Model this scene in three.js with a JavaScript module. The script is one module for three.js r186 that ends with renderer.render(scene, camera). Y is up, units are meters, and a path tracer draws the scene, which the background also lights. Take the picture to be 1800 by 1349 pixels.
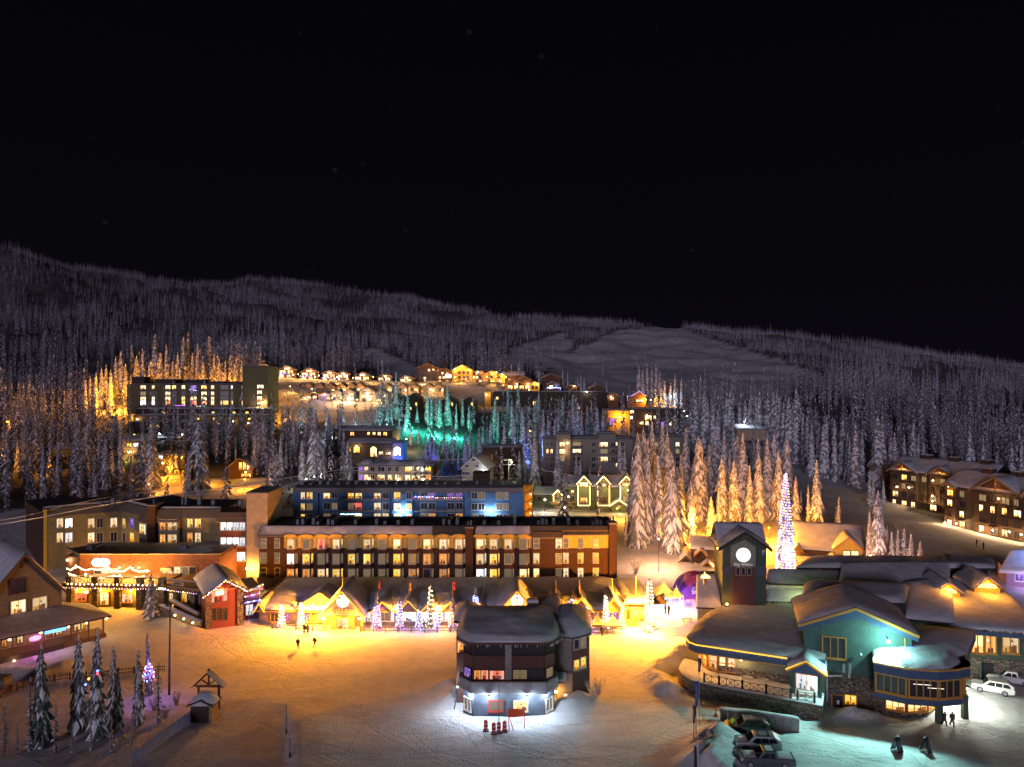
import * as THREE from 'three';
import { mergeGeometries, mergeVertices } from 'three/addons/utils/BufferGeometryUtils.js';
import { ImprovedNoise } from 'three/addons/math/ImprovedNoise.js';
import { MarchingCubes } from 'three/addons/objects/MarchingCubes.js';
import { FontLoader } from 'three/addons/loaders/FontLoader.js';
import { TextGeometry } from 'three/addons/geometries/TextGeometry.js';

// ---------------------------------------------------------------- camera, sky, moon, exposure
const F = 1250, CX = 900, CY = 674.5, CAMY = 43;           // focal length and centre in photo pixels, flying height in metres
const rng = (s) => () => { s = (s + 0x6d2b79f5) | 0; let t = Math.imul(s ^ (s >>> 15), 1 | s); t = (t + Math.imul(t ^ (t >>> 7), 61 | t)) ^ t; return ((t ^ (t >>> 14)) >>> 0) / 4294967296; };
const scene = new THREE.Scene();
const camera = new THREE.PerspectiveCamera(2 * Math.atan(CY / F) * 180 / Math.PI, 1800 / 1349, 1, 9000);
camera.position.set(0, CAMY, 0); camera.lookAt(0, CAMY, -100);
{
const w = 2048, h = 1024, q = rng(3), a = new Float32Array(w * h * 4);
for (let j = 0; j < h; j++) for (let i = 0; i < w; i++) {
const el = Math.max(0, (j + .5) / h * 2 - 1), k = (j * w + i) * 4, t = Math.pow(1 - el, 5);
a[k] = .0011 + .0022 * t; a[k + 1] = .001 + .0018 * t; a[k + 2] = .0016 + .0034 * t; a[k + 3] = 1;
}
for (let s = 0; s < 900; s++) { const k = (Math.floor(h * (.5 + .5 * q())) * w + Math.floor(w * q())) * 4, v = .0015 + .022 * q() ** 6; a[k] += v; a[k + 1] += v; a[k + 2] += v * 1.1; }
const sky = new THREE.DataTexture(a, w, h, THREE.RGBAFormat, THREE.FloatType);
sky.mapping = THREE.EquirectangularReflectionMapping; sky.magFilter = THREE.LinearFilter; sky.needsUpdate = true;
scene.background = sky; scene.environment = sky;
}
const moon = new THREE.DirectionalLight(new THREE.Color().setRGB(.9, .8, 1.12), .86);
moon.position.set(-120, 58, 208); moon.target.position.set(0, 0, -200); moon.name = 'moon';
moon.castShadow = true; moon.shadow.radius = 26; moon.shadow.mapSize.set(2048, 2048);
Object.assign(moon.shadow.camera, { left: -500, right: 500, top: 400, bottom: -400, near: 1, far: 2500 });
scene.add(moon, moon.target);
const renderer = new THREE.WebGLRenderer({ antialias: true });
renderer.setSize(1024, 767); renderer.toneMapping = THREE.LinearToneMapping; renderer.toneMappingExposure = 1;
renderer.shadowMap.enabled = true;

// ---------------------------------------------------------------- helpers
const V = (x, y, z) => new THREE.Vector3(x, y, z);
const R = rng(11), rr = (a, b) => a + (b - a) * R();
const perlin = new ImprovedNoise(), N = (x, y, z = 0) => perlin.noise(x + 31.7, y + 17.3, z + 5.1);
const fbm = (x, y, o = 4) => { let s = 0, a = .5; for (let i = 0; i < o; i++) { s += a * N(x, y, i * 9.1); x *= 2.03; y *= 2.03; a *= .5; } return s; };
const clamp = THREE.MathUtils.clamp, lerp = THREE.MathUtils.lerp, sstep = THREE.MathUtils.smoothstep;
const lin = (r, g, b) => new THREE.Color().setRGB(r, g, b);
const P = (px, py, d) => V((px - CX) / F * d, CAMY - (py - CY) / F * d, -d);
const X = (px, d) => (px - CX) / F * d;
const Y = (py, d) => CAMY - (py - CY) / F * d;

const used = {};
function numbered(n) { const k = used[n] ?? 0; used[n] = k + 1; return k ? n + '_' + String(k).padStart(3, '0') : n; }
function thing(name, label, category, at = [0, 0, 0], group) {
const o = new THREE.Group(); o.name = numbered(name);
const p = Array.isArray(at) ? V(...at) : at; o.position.copy(p); o.base = p.clone();
o.userData = { label, category }; if (group) o.userData.group = group;
scene.add(o); return o;
}
const flat = (a) => a.flat(Infinity).filter(Boolean);
function prep(g) { g = g.index ? g.toNonIndexed() : g.clone(); for (const k of Object.keys(g.attributes)) if (!['position', 'normal', 'uv', 'color'].includes(k)) g.deleteAttribute(k); return g; }
function autoUV(g) {
const p = g.attributes.position, n = g.attributes.normal, uv = new Float32Array(p.count * 2);
for (let i = 0; i < p.count; i++) {
const ax = Math.abs(n.getX(i)), ay = Math.abs(n.getY(i)), az = Math.abs(n.getZ(i)), h = Math.hypot(n.getX(i), n.getZ(i)) || 1;
if (ay > .75) { uv[i * 2] = p.getX(i); uv[i * 2 + 1] = p.getZ(i); }
else { uv[i * 2] = (p.getX(i) * n.getZ(i) - p.getZ(i) * n.getX(i)) / h; uv[i * 2 + 1] = p.getY(i); }
}
g.setAttribute('uv', new THREE.BufferAttribute(uv, 2)); return g;
}
function merged(geoms, keepUV) {
const gs = flat([geoms]).map(prep);
if (!keepUV) gs.forEach(autoUV);
const withColor = gs.every((g) => g.attributes.color);
if (!withColor) gs.forEach((g) => g.deleteAttribute('color'));
return gs.length === 1 ? gs[0] : mergeGeometries(gs);
}
function part(parent, name, geoms, mat, opt = {}) {
const g = merged(geoms, opt.uv); const b = parent.base ?? V(0, 0, 0); g.translate(-b.x, -b.y, -b.z);
const m = new THREE.Mesh(g, mat); m.name = name; m.base = b; m.castShadow = m.receiveShadow = true;
if (opt.kind) m.userData.kind = opt.kind; if (opt.label) m.userData.label = opt.label;
parent.add(m); return m;
}
const parts = (parent, name, geoms, mat, opt) => geoms.map((g) => part(parent, name, g, mat, opt));
function struct(name, geoms, mat, opt = {}) {
const m = new THREE.Mesh(merged(geoms, opt.uv), mat); m.name = numbered(name); m.userData.kind = opt.kind ?? 'structure';
if (opt.label) m.userData.label = opt.label; m.castShadow = m.receiveShadow = true; scene.add(m); return m;
}
const bx = (x0, x1, y0, y1, z0, z1) => { const g = new THREE.BoxGeometry(Math.abs(x1 - x0), Math.abs(y1 - y0), Math.abs(z1 - z0)); g.translate((x0 + x1) / 2, (y0 + y1) / 2, (z0 + z1) / 2); return g; };
function bar(a, b, w, h = w) {              // box beam between two points
const d = b.clone().sub(a), L = d.length(), g = new THREE.BoxGeometry(w, h, L), m = new THREE.Matrix4();
const z = d.clone().normalize(), up = Math.abs(z.y) > .98 ? V(1, 0, 0) : V(0, 1, 0), x = up.clone().cross(z).normalize(), y = z.clone().cross(x);
m.makeBasis(x, y, z).setPosition(a.clone().add(b).multiplyScalar(.5)); g.applyMatrix4(m); return g;
}
function rod(a, b, r0, r1 = r0, n = 7) {    // tapered round bar
const d = b.clone().sub(a), L = d.length(), g = new THREE.CylinderGeometry(r1, r0, L, n, 1), q = new THREE.Quaternion().setFromUnitVectors(V(0, 1, 0), d.normalize());
g.applyQuaternion(q); g.translate((a.x + b.x) / 2, (a.y + b.y) / 2, (a.z + b.z) / 2); return g;
}
const ball = (p, r, w = 10, h = 8) => { const g = new THREE.SphereGeometry(r, w, h); g.translate(p.x, p.y, p.z); return g; };
function tube(pts, r, seg = 40, n = 5) { return new THREE.TubeGeometry(new THREE.CatmullRomCurve3(pts), seg, r, n); }
function tris(list, smooth) {               // list of triangles, each three Vector3
const g = new THREE.BufferGeometry(), a = new Float32Array(list.length * 9); let k = 0;
for (const t of list) for (const p of t) { a[k++] = p.x; a[k++] = p.y; a[k++] = p.z; }
g.setAttribute('position', new THREE.BufferAttribute(a, 3)); g.computeVertexNormals(); return g;
}
function slab(c, t) {                       // quad c = four points (counter-clockwise from above), thickness t downwards
const b = c.map((p) => p.clone().add(V(0, -t, 0))), L = [];
L.push([c[0], c[1], c[2]], [c[0], c[2], c[3]], [b[0], b[2], b[1]], [b[0], b[3], b[2]]);
for (let i = 0; i < 4; i++) { const j = (i + 1) % 4; L.push([c[i], b[i], b[j]], [c[i], b[j], c[j]]); }
return tris(L);
}
let snowSeed = 0;
function snowQuad(c, t, nu = 10, nv = 10, pw = 10, rough = .25) {   // pillow of snow lying on a quad
const pos = [], idx = [], s = (snowSeed += 13.7), at = (u, v) => c[0].clone().lerp(c[1], u).lerp(c[3].clone().lerp(c[2], u), v);
const ease = (a) => .5 - .5 * Math.cos(Math.PI * a);
for (let j = 0; j <= nv; j++) for (let i = 0; i <= nu; i++) {
const u = clamp(ease(i / nu), 0, 1), v = clamp(ease(j / nv), 0, 1), p = at(u, v);
const e = Math.sqrt(Math.max(0, (1 - Math.abs(2 * u - 1) ** pw) * (1 - Math.abs(2 * v - 1) ** pw)));
p.y += t * e * (1 + rough * 2 * fbm(p.x * .22 + s, p.z * .22, 3)); pos.push(p.x, p.y, p.z);
}
const up = c[1].clone().sub(c[0]).cross(c[3].clone().sub(c[0])).y > 0;
for (let j = 0; j < nv; j++) for (let i = 0; i < nu; i++) {
const a = j * (nu + 1) + i, b = a + 1, d = a + nu + 1, e = d + 1;
up ? idx.push(a, b, e, a, e, d) : idx.push(a, e, b, a, d, e);
}
const g = new THREE.BufferGeometry(); g.setAttribute('position', new THREE.Float32BufferAttribute(pos, 3)); g.setIndex(idx); g.computeVertexNormals(); return g;
}
function grid(fn, nu, nv, flip) {           // smooth sheet from fn(u, v) -> Vector3
const pos = [], idx = [];
for (let j = 0; j <= nv; j++) for (let i = 0; i <= nu; i++) { const p = fn(i / nu, j / nv); pos.push(p.x, p.y, p.z); }
for (let j = 0; j < nv; j++) for (let i = 0; i < nu; i++) { const a = j * (nu + 1) + i, b = a + 1, d = a + nu + 1, e = d + 1; flip ? idx.push(a, e, b, a, d, e) : idx.push(a, b, e, a, e, d); }
const g = new THREE.BufferGeometry(); g.setAttribute('position', new THREE.Float32BufferAttribute(pos, 3)); g.setIndex(idx); g.computeVertexNormals(); return g;
}

// A vertical wall plane, seen left to right, with x along it, y up and z outwards to the viewer's side.
class Frame {
constructor(a, b) {
this.a = a; this.dir = b.clone().sub(a).setY(0); this.L = this.dir.length(); this.dir.normalize();
this.n = V(-this.dir.z, 0, this.dir.x);
this.m = new THREE.Matrix4().makeBasis(this.dir, V(0, 1, 0), this.n).setPosition(a.x, 0, a.z);
}
t(px, o = 0) { const rx = (px - CX) / F; return (this.a.x * this.n.x + this.a.z * this.n.z + o) / (rx * this.n.x - this.n.z); }
s(px, o = 0) { const t = this.t(px, o), x = (px - CX) / F * t; return (x - this.a.x) * this.dir.x + (-t - this.a.z) * this.dir.z; }
y(px, py, o = 0) { return CAMY - (py - CY) / F * this.t(px, o); }
pt(s, y, o = 0) { return V(this.a.x + this.dir.x * s + this.n.x * o, y, this.a.z + this.dir.z * s + this.n.z * o); }
box(s0, s1, y0, y1, o0, o1) { return bx(s0, s1, y0, y1, o0, o1).applyMatrix4(this.m); }
prism(poly, o0, o1) {
const sh = new THREE.Shape(poly.map(([s, y]) => new THREE.Vector2(s, y))), g = new THREE.ExtrudeGeometry(sh, { depth: Math.abs(o1 - o0), bevelEnabled: false });
g.translate(0, 0, Math.min(o0, o1)); return g.applyMatrix4(this.m);
}
bar(p, q, w, h) { return bar(this.pt(...p), this.pt(...q), w, h); }
apply(g) { return g.applyMatrix4(this.m); }
}
const frame = (px0, d0, px1, d1) => new Frame(V(X(px0, d0), 0, -d0), V(X(px1, d1), 0, -d1));

// ---------------------------------------------------------------- textures and materials
function noiseTex(size, fn, srgb) {
const a = new Uint8Array(size * size * 4);
for (let j = 0; j < size; j++) for (let i = 0; i < size; i++) { const c = fn(i / size, j / size, i, j), k = (j * size + i) * 4; a[k] = clamp(c[0], 0, 255); a[k + 1] = clamp(c[1], 0, 255); a[k + 2] = clamp(c[2], 0, 255); a[k + 3] = 255; }
const t = new THREE.DataTexture(a, size, size); t.wrapS = t.wrapT = THREE.RepeatWrapping; t.magFilter = THREE.LinearFilter; t.minFilter = THREE.LinearMipmapLinearFilter; t.generateMipmaps = true; if (srgb) t.colorSpace = THREE.SRGBColorSpace; t.needsUpdate = true; return t;
}
const rep = (t, w, h = w) => { const c = t.clone(); c.repeat.set(1 / w, 1 / h); c.needsUpdate = true; return c; };
const tn = (x, y, k, s) => { // tileable noise
const f = (a, b) => N(a * k + s, b * k + s * 1.7); const u = x, v = y;
return f(u, v) * (1 - u) * (1 - v) + f(u - 1, v) * u * (1 - v) + f(u, v - 1) * (1 - u) * v + f(u - 1, v - 1) * u * v;
};
const tR = rng(5);
const grain = noiseTex(256, (x, y) => { const v = 128 + 90 * tn(x, y, 8, 1) + 70 * tn(x, y, 24, 4) + 50 * (tR() - .5); return [v, v, v]; });
const coarse = noiseTex(256, (x, y) => { const v = 225 + 34 * tn(x, y, 5, 2) + 22 * tn(x, y, 14, 7) + 14 * (tR() - .5); return [v, v, v]; }, true);
const boards = noiseTex(128, (x, y) => { const e = (x * 8) % 1, v = (e < .12 ? 40 : 200) + 25 * (tR() - .5); return [v, v, v]; });     // upright boards
const laps = noiseTex(128, (x, y) => { const e = (y * 8) % 1, v = 60 + 170 * e + 16 * (tR() - .5); return [v, v, v]; });               // lapped boards
const brickCol = noiseTex(256, (x, y) => {
const row = Math.floor(y * 16), u = x * 8 + (row % 2) * .5, e = u % 1, f = (y * 16) % 1, j = e < .06 || f < .1, id = Math.sin(Math.floor(u % 8) * 12.9 + row * 78.2) * 43758.5, k = id - Math.floor(id);
const v = j ? 120 : 165 + 80 * k + 20 * (tR() - .5); return [v, v, v];
}, true);
const stoneCells = []; { const q = rng(77); for (let i = 0; i < 90; i++) stoneCells.push([q(), q(), q()]); }
const stoneDist = (x, y) => { let a = 9, b = 9, c = 0; for (const s of stoneCells) { let dx = Math.abs(x - s[0]), dy = Math.abs(y - s[1]); dx = Math.min(dx, 1 - dx); dy = Math.min(dy, 1 - dy) * 1.5; const d = Math.hypot(dx, dy); if (d < a) { b = a; a = d; c = s[2]; } else if (d < b) b = d; } return [a, b, c]; };
const stoneCol = noiseTex(192, (x, y) => { const [a, b, c] = stoneDist(x, y), v = b - a < .014 ? 95 : 140 + 105 * c + 20 * (tR() - .5); return [v, v * .97, v * .92]; }, true);
const stoneBump = noiseTex(192, (x, y) => { const [a, b] = stoneDist(x, y), v = b - a < .014 ? 20 : 150 + 60 * Math.min(1, (b - a) * 8); return [v, v, v]; });

const std = (c, o = {}) => new THREE.MeshStandardMaterial({ color: c.isColor ? c : lin(...c), roughness: .85, ...o });
const M = {
snow: std([.8, .81, .84], { roughness: .9, map: rep(coarse, 9), bumpMap: rep(grain, 2.6), bumpScale: .05 }),
roofSnow: std([.8, .81, .84], { roughness: .9, map: rep(coarse, 7), bumpMap: rep(grain, 3), bumpScale: .06 }),
roof: std([.035, .032, .035], { map: rep(coarse, 5), bumpMap: rep(grain, 2), bumpScale: .02 }),
roofMetal: std([.2, .17, .13], { metalness: .3, roughness: .5, bumpMap: rep(boards, 3.2, 3), bumpScale: .06 }),
brown: std([.13, .058, .026], { map: rep(brickCol, 1.9), roughness: .9 }),
orangeBrick: std([.4, .15, .055], { map: rep(brickCol, 1.9) }),
redPanel: std([.11, .045, .035], { bumpMap: rep(boards, 1.6), bumpScale: .015 }),
yellow: std([.75, .5, .08], { map: rep(coarse, 4) }),
lodge: std([.1, .058, .03], { bumpMap: rep(boards, 1.6), bumpScale: .015, map: rep(coarse, 3) }),
tan: std([.5, .39, .26], { map: rep(coarse, 5) }),
cream: std([.6, .54, .42], { map: rep(coarse, 4) }),
olive: std([.33, .27, .11], { map: rep(coarse, 4), bumpMap: rep(laps, 1.6), bumpScale: .02 }),
hillOlive: std([.15, .12, .055], { map: rep(coarse, 4) }),
blue: std([.12, .27, .5], { map: rep(coarse, 4), bumpMap: rep(laps, 2), bumpScale: .02 }),
greyBlue: std([.1, .12, .155], { map: rep(coarse, 4), bumpMap: rep(laps, 1.8), bumpScale: .02 }),
grey: std([.2, .19, .18], { map: rep(coarse, 4) }),
green: std([.075, .145, .12], { bumpMap: rep(boards, 2.2), bumpScale: .03, map: rep(coarse, 4) }),
deepGreen: std([.06, .085, .06], { bumpMap: rep(boards, 1.8), bumpScale: .02 }),
fascia: std([.07, .12, .22], { map: rep(coarse, 3) }),
trim: std([.5, .24, .04], { roughness: .7 }),
wood: std([.14, .07, .035], { map: rep(coarse, 2), bumpMap: rep(boards, 1.5), bumpScale: .015 }),
paleWood: std([.4, .25, .11], { map: rep(coarse, 2), bumpMap: rep(boards, 1.2), bumpScale: .015 }),
darkWood: std([.045, .028, .02]),
stone: std([.3, .27, .22], { map: rep(stoneCol, 3), bumpMap: rep(stoneBump, 3), bumpScale: .06 }),
concrete: std([.28, .27, .25], { map: rep(coarse, 3), bumpMap: rep(grain, 1.5), bumpScale: .02 }),
white: std([.72, .72, .7], { roughness: .6 }),
offWhite: std([.5, .47, .42], { roughness: .7 }),
metal: std([.1, .1, .11], { metalness: .7, roughness: .45 }),
steel: std([.35, .36, .38], { metalness: .6, roughness: .45 }),
black: std([.015, .015, .017], { roughness: .5 }),
bark: std([.06, .045, .035], { bumpMap: rep(grain, .6), bumpScale: .04 }),
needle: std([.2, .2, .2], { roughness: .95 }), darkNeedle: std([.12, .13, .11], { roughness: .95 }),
red: std([.45, .03, .02], { roughness: .5 }), orange: std([.75, .1, .02], { roughness: .5 }),
purple: std([.13, .025, .2], { roughness: .6 }),
};
const glow = (r, g, b, k = 1, base = .5) => new THREE.MeshStandardMaterial({ color: lin(base * r / Math.max(r, g, b), base * g / Math.max(r, g, b), base * b / Math.max(r, g, b)), emissive: lin(r, g, b), emissiveIntensity: k, roughness: .6 });
const L = {
sodium: glow(1, .62, .18, 6), warm: glow(1, .75, .4, 8), white: glow(.85, .95, 1, 7), cool: glow(.6, .95, 1, 7), teal: glow(.1, 1, .7, 4),
ropeAmber: glow(1, .55, .06, 1.5), ropeWarm: glow(1, .78, .3, 3.5), ropeViolet: glow(.45, .35, 1, 3),
bBlue: glow(.1, .16, 1, 7), bWhite: glow(.85, .88, 1, 6), bRed: glow(1, .06, .05, 5), bAmber: glow(1, .5, .06, 6), bPurple: glow(.55, .15, 1, 6), bGreen: glow(.1, 1, .3, 4), bPink: glow(1, .2, .6, 5),
signWhite: glow(1, .97, .95, 4), signBlue: glow(.1, .4, 1, 3), signMagenta: glow(1, .15, .9, 4), signRed: glow(1, .3, .2, 4), clock: glow(.92, 1, 1, 1.1, .8),
};
// Lit and unlit panes: what stands inside a room (walls, curtains, blinds, lamps, furniture), as it glows through the glass.
function paneMat(kind, n) {
const c = document.createElement('canvas'); c.width = c.height = 48; const g = c.getContext('2d'), q = rng(n * 977 + kind.charCodeAt(0) * 31);
const pal = { w: [['#ffd89a', '#f2b45c', '#ffe9c4'], '#7a4a1c'], y: [['#ffc94a', '#f0a52c', '#ffe28a'], '#6a3c10'], c: [['#eef4ff', '#dfe9ee', '#fffaf0'], '#5c5a55'], o: [['#ff9a3c', '#e6762a', '#ffb868'], '#5a2408'], b: [['#8f7a58', '#a18a64', '#85704c'], '#5a4a34'], d: [['#0c0d12', '#14151a', '#0a0a0e'], '#060608'], p: [['#9a6ad8', '#c89af0', '#7048b8'], '#2c1850'], r: [['#ff7a5a', '#ff4a38', '#ffb090'], '#601410'] }[kind];
g.fillStyle = pal[0][0]; g.fillRect(0, 0, 48, 48);
if (kind === 'b') { for (let y = 0; y < 48; y += 4) { g.fillStyle = pal[0][(y / 4) % 2 ? 1 : 2]; g.fillRect(0, y, 48, 3); } }
else if (kind === 'd') { g.fillStyle = pal[0][1]; g.fillRect(0, 0, 48, 10 + q() * 22); }
else {
g.fillStyle = pal[0][1]; g.fillRect(0, 30 + q() * 6, 48, 20);
const cw = 4 + q() * 9; g.fillStyle = pal[0][2]; if (q() < .7) g.fillRect(0, 0, cw, 48); if (q() < .7) g.fillRect(48 - cw, 0, cw, 48);
g.fillStyle = pal[1]; for (let k = 0; k < 3; k++) { const x = 6 + q() * 30, h = 6 + q() * 14; g.fillRect(x, 48 - h, 5 + q() * 10, h); }
if (q() < .6) { g.fillStyle = '#ffffff'; g.beginPath(); g.arc(12 + q() * 24, 10 + q() * 12, 3 + q() * 2, 0, 7); g.fill(); }
if (q() < .5) { g.fillStyle = pal[1]; g.fillRect(14 + q() * 12, 12 + q() * 6, 8, 6); }
}
const t = new THREE.CanvasTexture(c); t.colorSpace = THREE.SRGBColorSpace;
const k = { w: 1.25, y: 1.15, c: 1.5, o: .95, b: .45, d: .05, p: .8, r: 1 }[kind] * (.55 + .95 * q());
return new THREE.MeshStandardMaterial({ color: lin(.03, .03, .035), roughness: .25, emissive: lin(1, 1, 1), emissiveMap: t, emissiveIntensity: k });
}
const panes = {}; for (const [k, n] of Object.entries({ w: 9, y: 5, c: 5, o: 4, b: 4, d: 4, p: 2, r: 2 })) panes[k] = Array.from({ length: n }, (_, i) => paneMat(k, i + 1));
const farPanes = Object.fromEntries(Object.entries(panes).map(([k, a]) => [k, a.map((m) => { const c = m.clone(); c.emissiveIntensity *= k === 'd' ? 1 : 1.9; return c; })]));   // hillside panes glow stronger because small far windows render dim
let onHill = false;
const pane = (k) => (onHill ? farPanes : panes)[k][Math.floor(R() * panes[k].length)];
const pickKind = (s) => s[Math.floor(R() * s.length)];

// A window standing on a wall frame: surround and glazing bars (part), pane (sub-part).
function win(parent, fr, s0, s1, y0, y1, o, kind, { cols = 2, rows = 1, mat = M.offWhite, fw = .09, name = 'window', depth = .17, sill = true } = {}) {
const b = [fr.box(s0 - fw, s0, y0 - fw, y1 + fw, o, o + depth), fr.box(s1, s1 + fw, y0 - fw, y1 + fw, o, o + depth), fr.box(s0, s1, y1, y1 + fw, o, o + depth), fr.box(s0, s1, y0 - fw, y0, o, o + depth)];
if (sill) b.push(fr.box(s0 - fw * 1.6, s1 + fw * 1.6, y0 - fw * 1.7, y0 - fw, o, o + depth * 1.7));
for (let i = 1; i < cols; i++) { const s = lerp(s0, s1, i / cols); b.push(fr.box(s - fw * .35, s + fw * .35, y0, y1, o + .005, o + depth * .8)); }
for (let i = 1; i < rows; i++) { const y = lerp(y0, y1, i / rows); b.push(fr.box(s0, s1, y - fw * .35, y + fw * .35, o + .005, o + depth * .75)); }
const w = part(parent, name, b, mat);
const g = new THREE.PlaneGeometry(s1 - s0, y1 - y0); g.translate((s0 + s1) / 2, (y0 + y1) / 2, o + .03); fr.apply(g);
part(w, 'pane', g, typeof kind === 'string' ? pane(kind) : kind, { uv: true });
return w;
}
function winPx(parent, fr, [x0, y0, x1, y1], kind, o = 0, opt) {
const xm = (x0 + x1) / 2; return win(parent, fr, fr.s(x0, o), fr.s(x1, o), fr.y(xm, y1, o), fr.y(xm, y0, o), o, kind, opt);
}
// Gabled roof on a wall frame. axis 'o': the gable faces the viewer; axis 's': the ridge runs along the wall.
function gable(parent, fr, { s0, s1, o0, o1, ye, yr, axis = 'o', ov = .5, t = .22, snow = .45, mat = M.roof, barge, sm, nu = 8, nv = 8, rough = .3 }) {
const f = (a, y, b) => axis === 'o' ? fr.pt(a, y, b) : fr.pt(b, y, a);
const [a0, a1, b0, b1] = axis === 'o' ? [s0, s1, o0, o1] : [o0, o1, s0, s1], am = sm ?? (a0 + a1) / 2, k0 = (yr - ye) / (am - a0), k1 = (yr - ye) / (a1 - am);
const q0 = [f(a0 - ov, ye - ov * k0, b1 + ov), f(am, yr, b1 + ov), f(am, yr, b0 - ov), f(a0 - ov, ye - ov * k0, b0 - ov)];
const q1 = [f(am, yr, b1 + ov), f(a1 + ov, ye - ov * k1, b1 + ov), f(a1 + ov, ye - ov * k1, b0 - ov), f(am, yr, b0 - ov)];
const up = (q) => q.map((p) => p.clone().add(V(0, t, 0)));
const roof = part(parent, 'roof', [slab(up(q0), t), slab(up(q1), t)], mat);
if (snow) {
// one pillow bent over the ridge
const s = (snowSeed += 9.1), prof = (u) => { const e = Math.sqrt(Math.max(0, 1 - Math.abs(2 * u - 1) ** 12)); return e; };
const g = grid((u, v) => {
const uu = .5 - .5 * Math.cos(Math.PI * u), vv = .5 - .5 * Math.cos(Math.PI * v); const A = lerp(a0 - ov * .96, a1 + ov * .96, uu), B = lerp(b0 - ov * .94, b1 + ov * .94, vv);
const y = A < am ? yr - (am - A) * k0 : yr - (A - am) * k1, p = f(A, y + t, B), round = Math.exp(-(((A - am) / (.16 * (a1 - a0))) ** 2)) * snow * .45;
p.y += prof(uu) * prof(vv) * snow * (1 + rough * 2 * fbm(p.x * .25 + s, p.z * .25, 3)) - round * prof(vv) + (1 - prof(uu) * prof(vv)) * .01; return p;
}, nu * 2, nv, axis === 'o' ? true : false);
part(roof, 'snow_cover', g, M.roofSnow);
}
if (barge) {
const e = .12; for (const q of [q0, q1]) part(parent, 'bargeboard', bar(q[0].clone().add(fr.n.clone().multiplyScalar(axis === 'o' ? .04 : 0)), q[1].clone().add(fr.n.clone().multiplyScalar(axis === 'o' ? .04 : 0)), e, .34), barge);
}
return { roof, q0, q1 };
}
function point(parent, p, color, cd, size = .2) {
const l = new THREE.PointLight(color.isColor ? color : lin(...color), cd); const b = parent.base ?? V(0, 0, 0); l.position.copy(p).sub(b); l.castShadow = true; l.shadow.radius = size / .02; l.shadow.mapSize.set(256, 256); l.name = 'light'; parent.add(l); return l;
}
function spot(parent, p, to, color, cd, angle = 1, pen = .6, size = .25) {
const l = new THREE.SpotLight(color.isColor ? color : lin(...color), cd, 0, angle, pen); const b = parent.base ?? V(0, 0, 0); l.position.copy(p).sub(b); l.target.position.copy(to).sub(b); l.castShadow = true; l.shadow.radius = size / .02; l.shadow.mapSize.set(256, 256); l.name = 'light'; parent.add(l, l.target); return l;
}
// A fitting on a wall: bracket and glowing globe with its light inside.
function wallLamp(parent, p, n, color, cd, mat = L.warm, r = .2) {
const h = part(parent, 'wall_lamp', [bar(p.clone().addScaledVector(n, -.5).add(V(0, r + .04, 0)), p.clone().add(V(0, r + .04, 0)), .08), rod(p.clone().add(V(0, r - .03, 0)), p.clone().add(V(0, r + .12, 0)), r * .8, r * .4)], M.metal);
part(h, 'bulb', ball(p, r, 10, 8), mat); if (cd) point(parent, p, color, cd, r);
}
// A free-standing lamp.
const SOD = [1, .35, .025], SODW = [1, .47, .11], WARM = [1, .6, .27], WHITE = [.66, .81, 1], TEAL = [.42, 1, .93];
function streetLamp(at, h, label, { color = SOD, cd = 600, mat = L.sodium, r = .22, group, arm = 0 } = {}) {
const o = thing('street_lamp', label, 'street lamp', at, group), top = at.clone().add(V(arm, h, 0));
part(o, 'pole', [rod(at.clone().add(V(0, -.4, 0)), at.clone().add(V(0, h + .25, 0)), .09, .06), rod(at.clone().add(V(0, -.2, 0)), at.clone().add(V(0, .5, 0)), .16, .12)], M.metal);
const hd = part(o, 'lamp_head', [arm ? rod(at.clone().add(V(0, h + .22, 0)), top.clone().add(V(0, r + .1, 0)), .05, .04) : null, rod(top.clone().add(V(0, r * .5, 0)), top.clone().add(V(0, r + .16, 0)), r * 1.25, r * .4, 10)], M.metal);
part(hd, 'lamp_globe', ball(top, r, 12, 10), mat); if (cd) point(o, top, color, cd, r); return o;
}
// A string of small bulbs along points; one mesh of bulbs for each colour.
function stringLights(name, label, category, pts, step, r, mats, { group, sag = 0, wire = true } = {}) {
const base = pts[0].clone(), o = thing(name, label, category, base, group), by = mats.map(() => []); let k = Math.floor(R() * 9);
for (let i = 0; i < pts.length - 1; i++) {
const a = pts[i], b = pts[i + 1], n = Math.max(2, Math.round(a.distanceTo(b) / step));
for (let j = 0; j < n; j++) { const t = j / n, p = a.clone().lerp(b, t); p.y -= sag * 4 * t * (1 - t); const g = new THREE.OctahedronGeometry(r * rr(.8, 1.2), 0); g.translate(p.x + rr(-.04, .04), p.y + rr(-.06, .04), p.z + .03); by[k++ % mats.length].push(g); }
}
if (wire) part(o, 'wire', pts.slice(1).map((b, i) => { const a = pts[i]; if (!sag) return rod(a, b, .02, .02, 4); const m = [0, .25, .5, .75, 1].map((t) => { const p = a.clone().lerp(b, t); p.y -= sag * 4 * t * (1 - t); return p; }); return tube(m, .02, 8, 4); }), M.black);
by.forEach((gs, i) => gs.length && part(o, 'bulb', gs, mats[i], { kind: 'stuff' })); return o;
}
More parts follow.
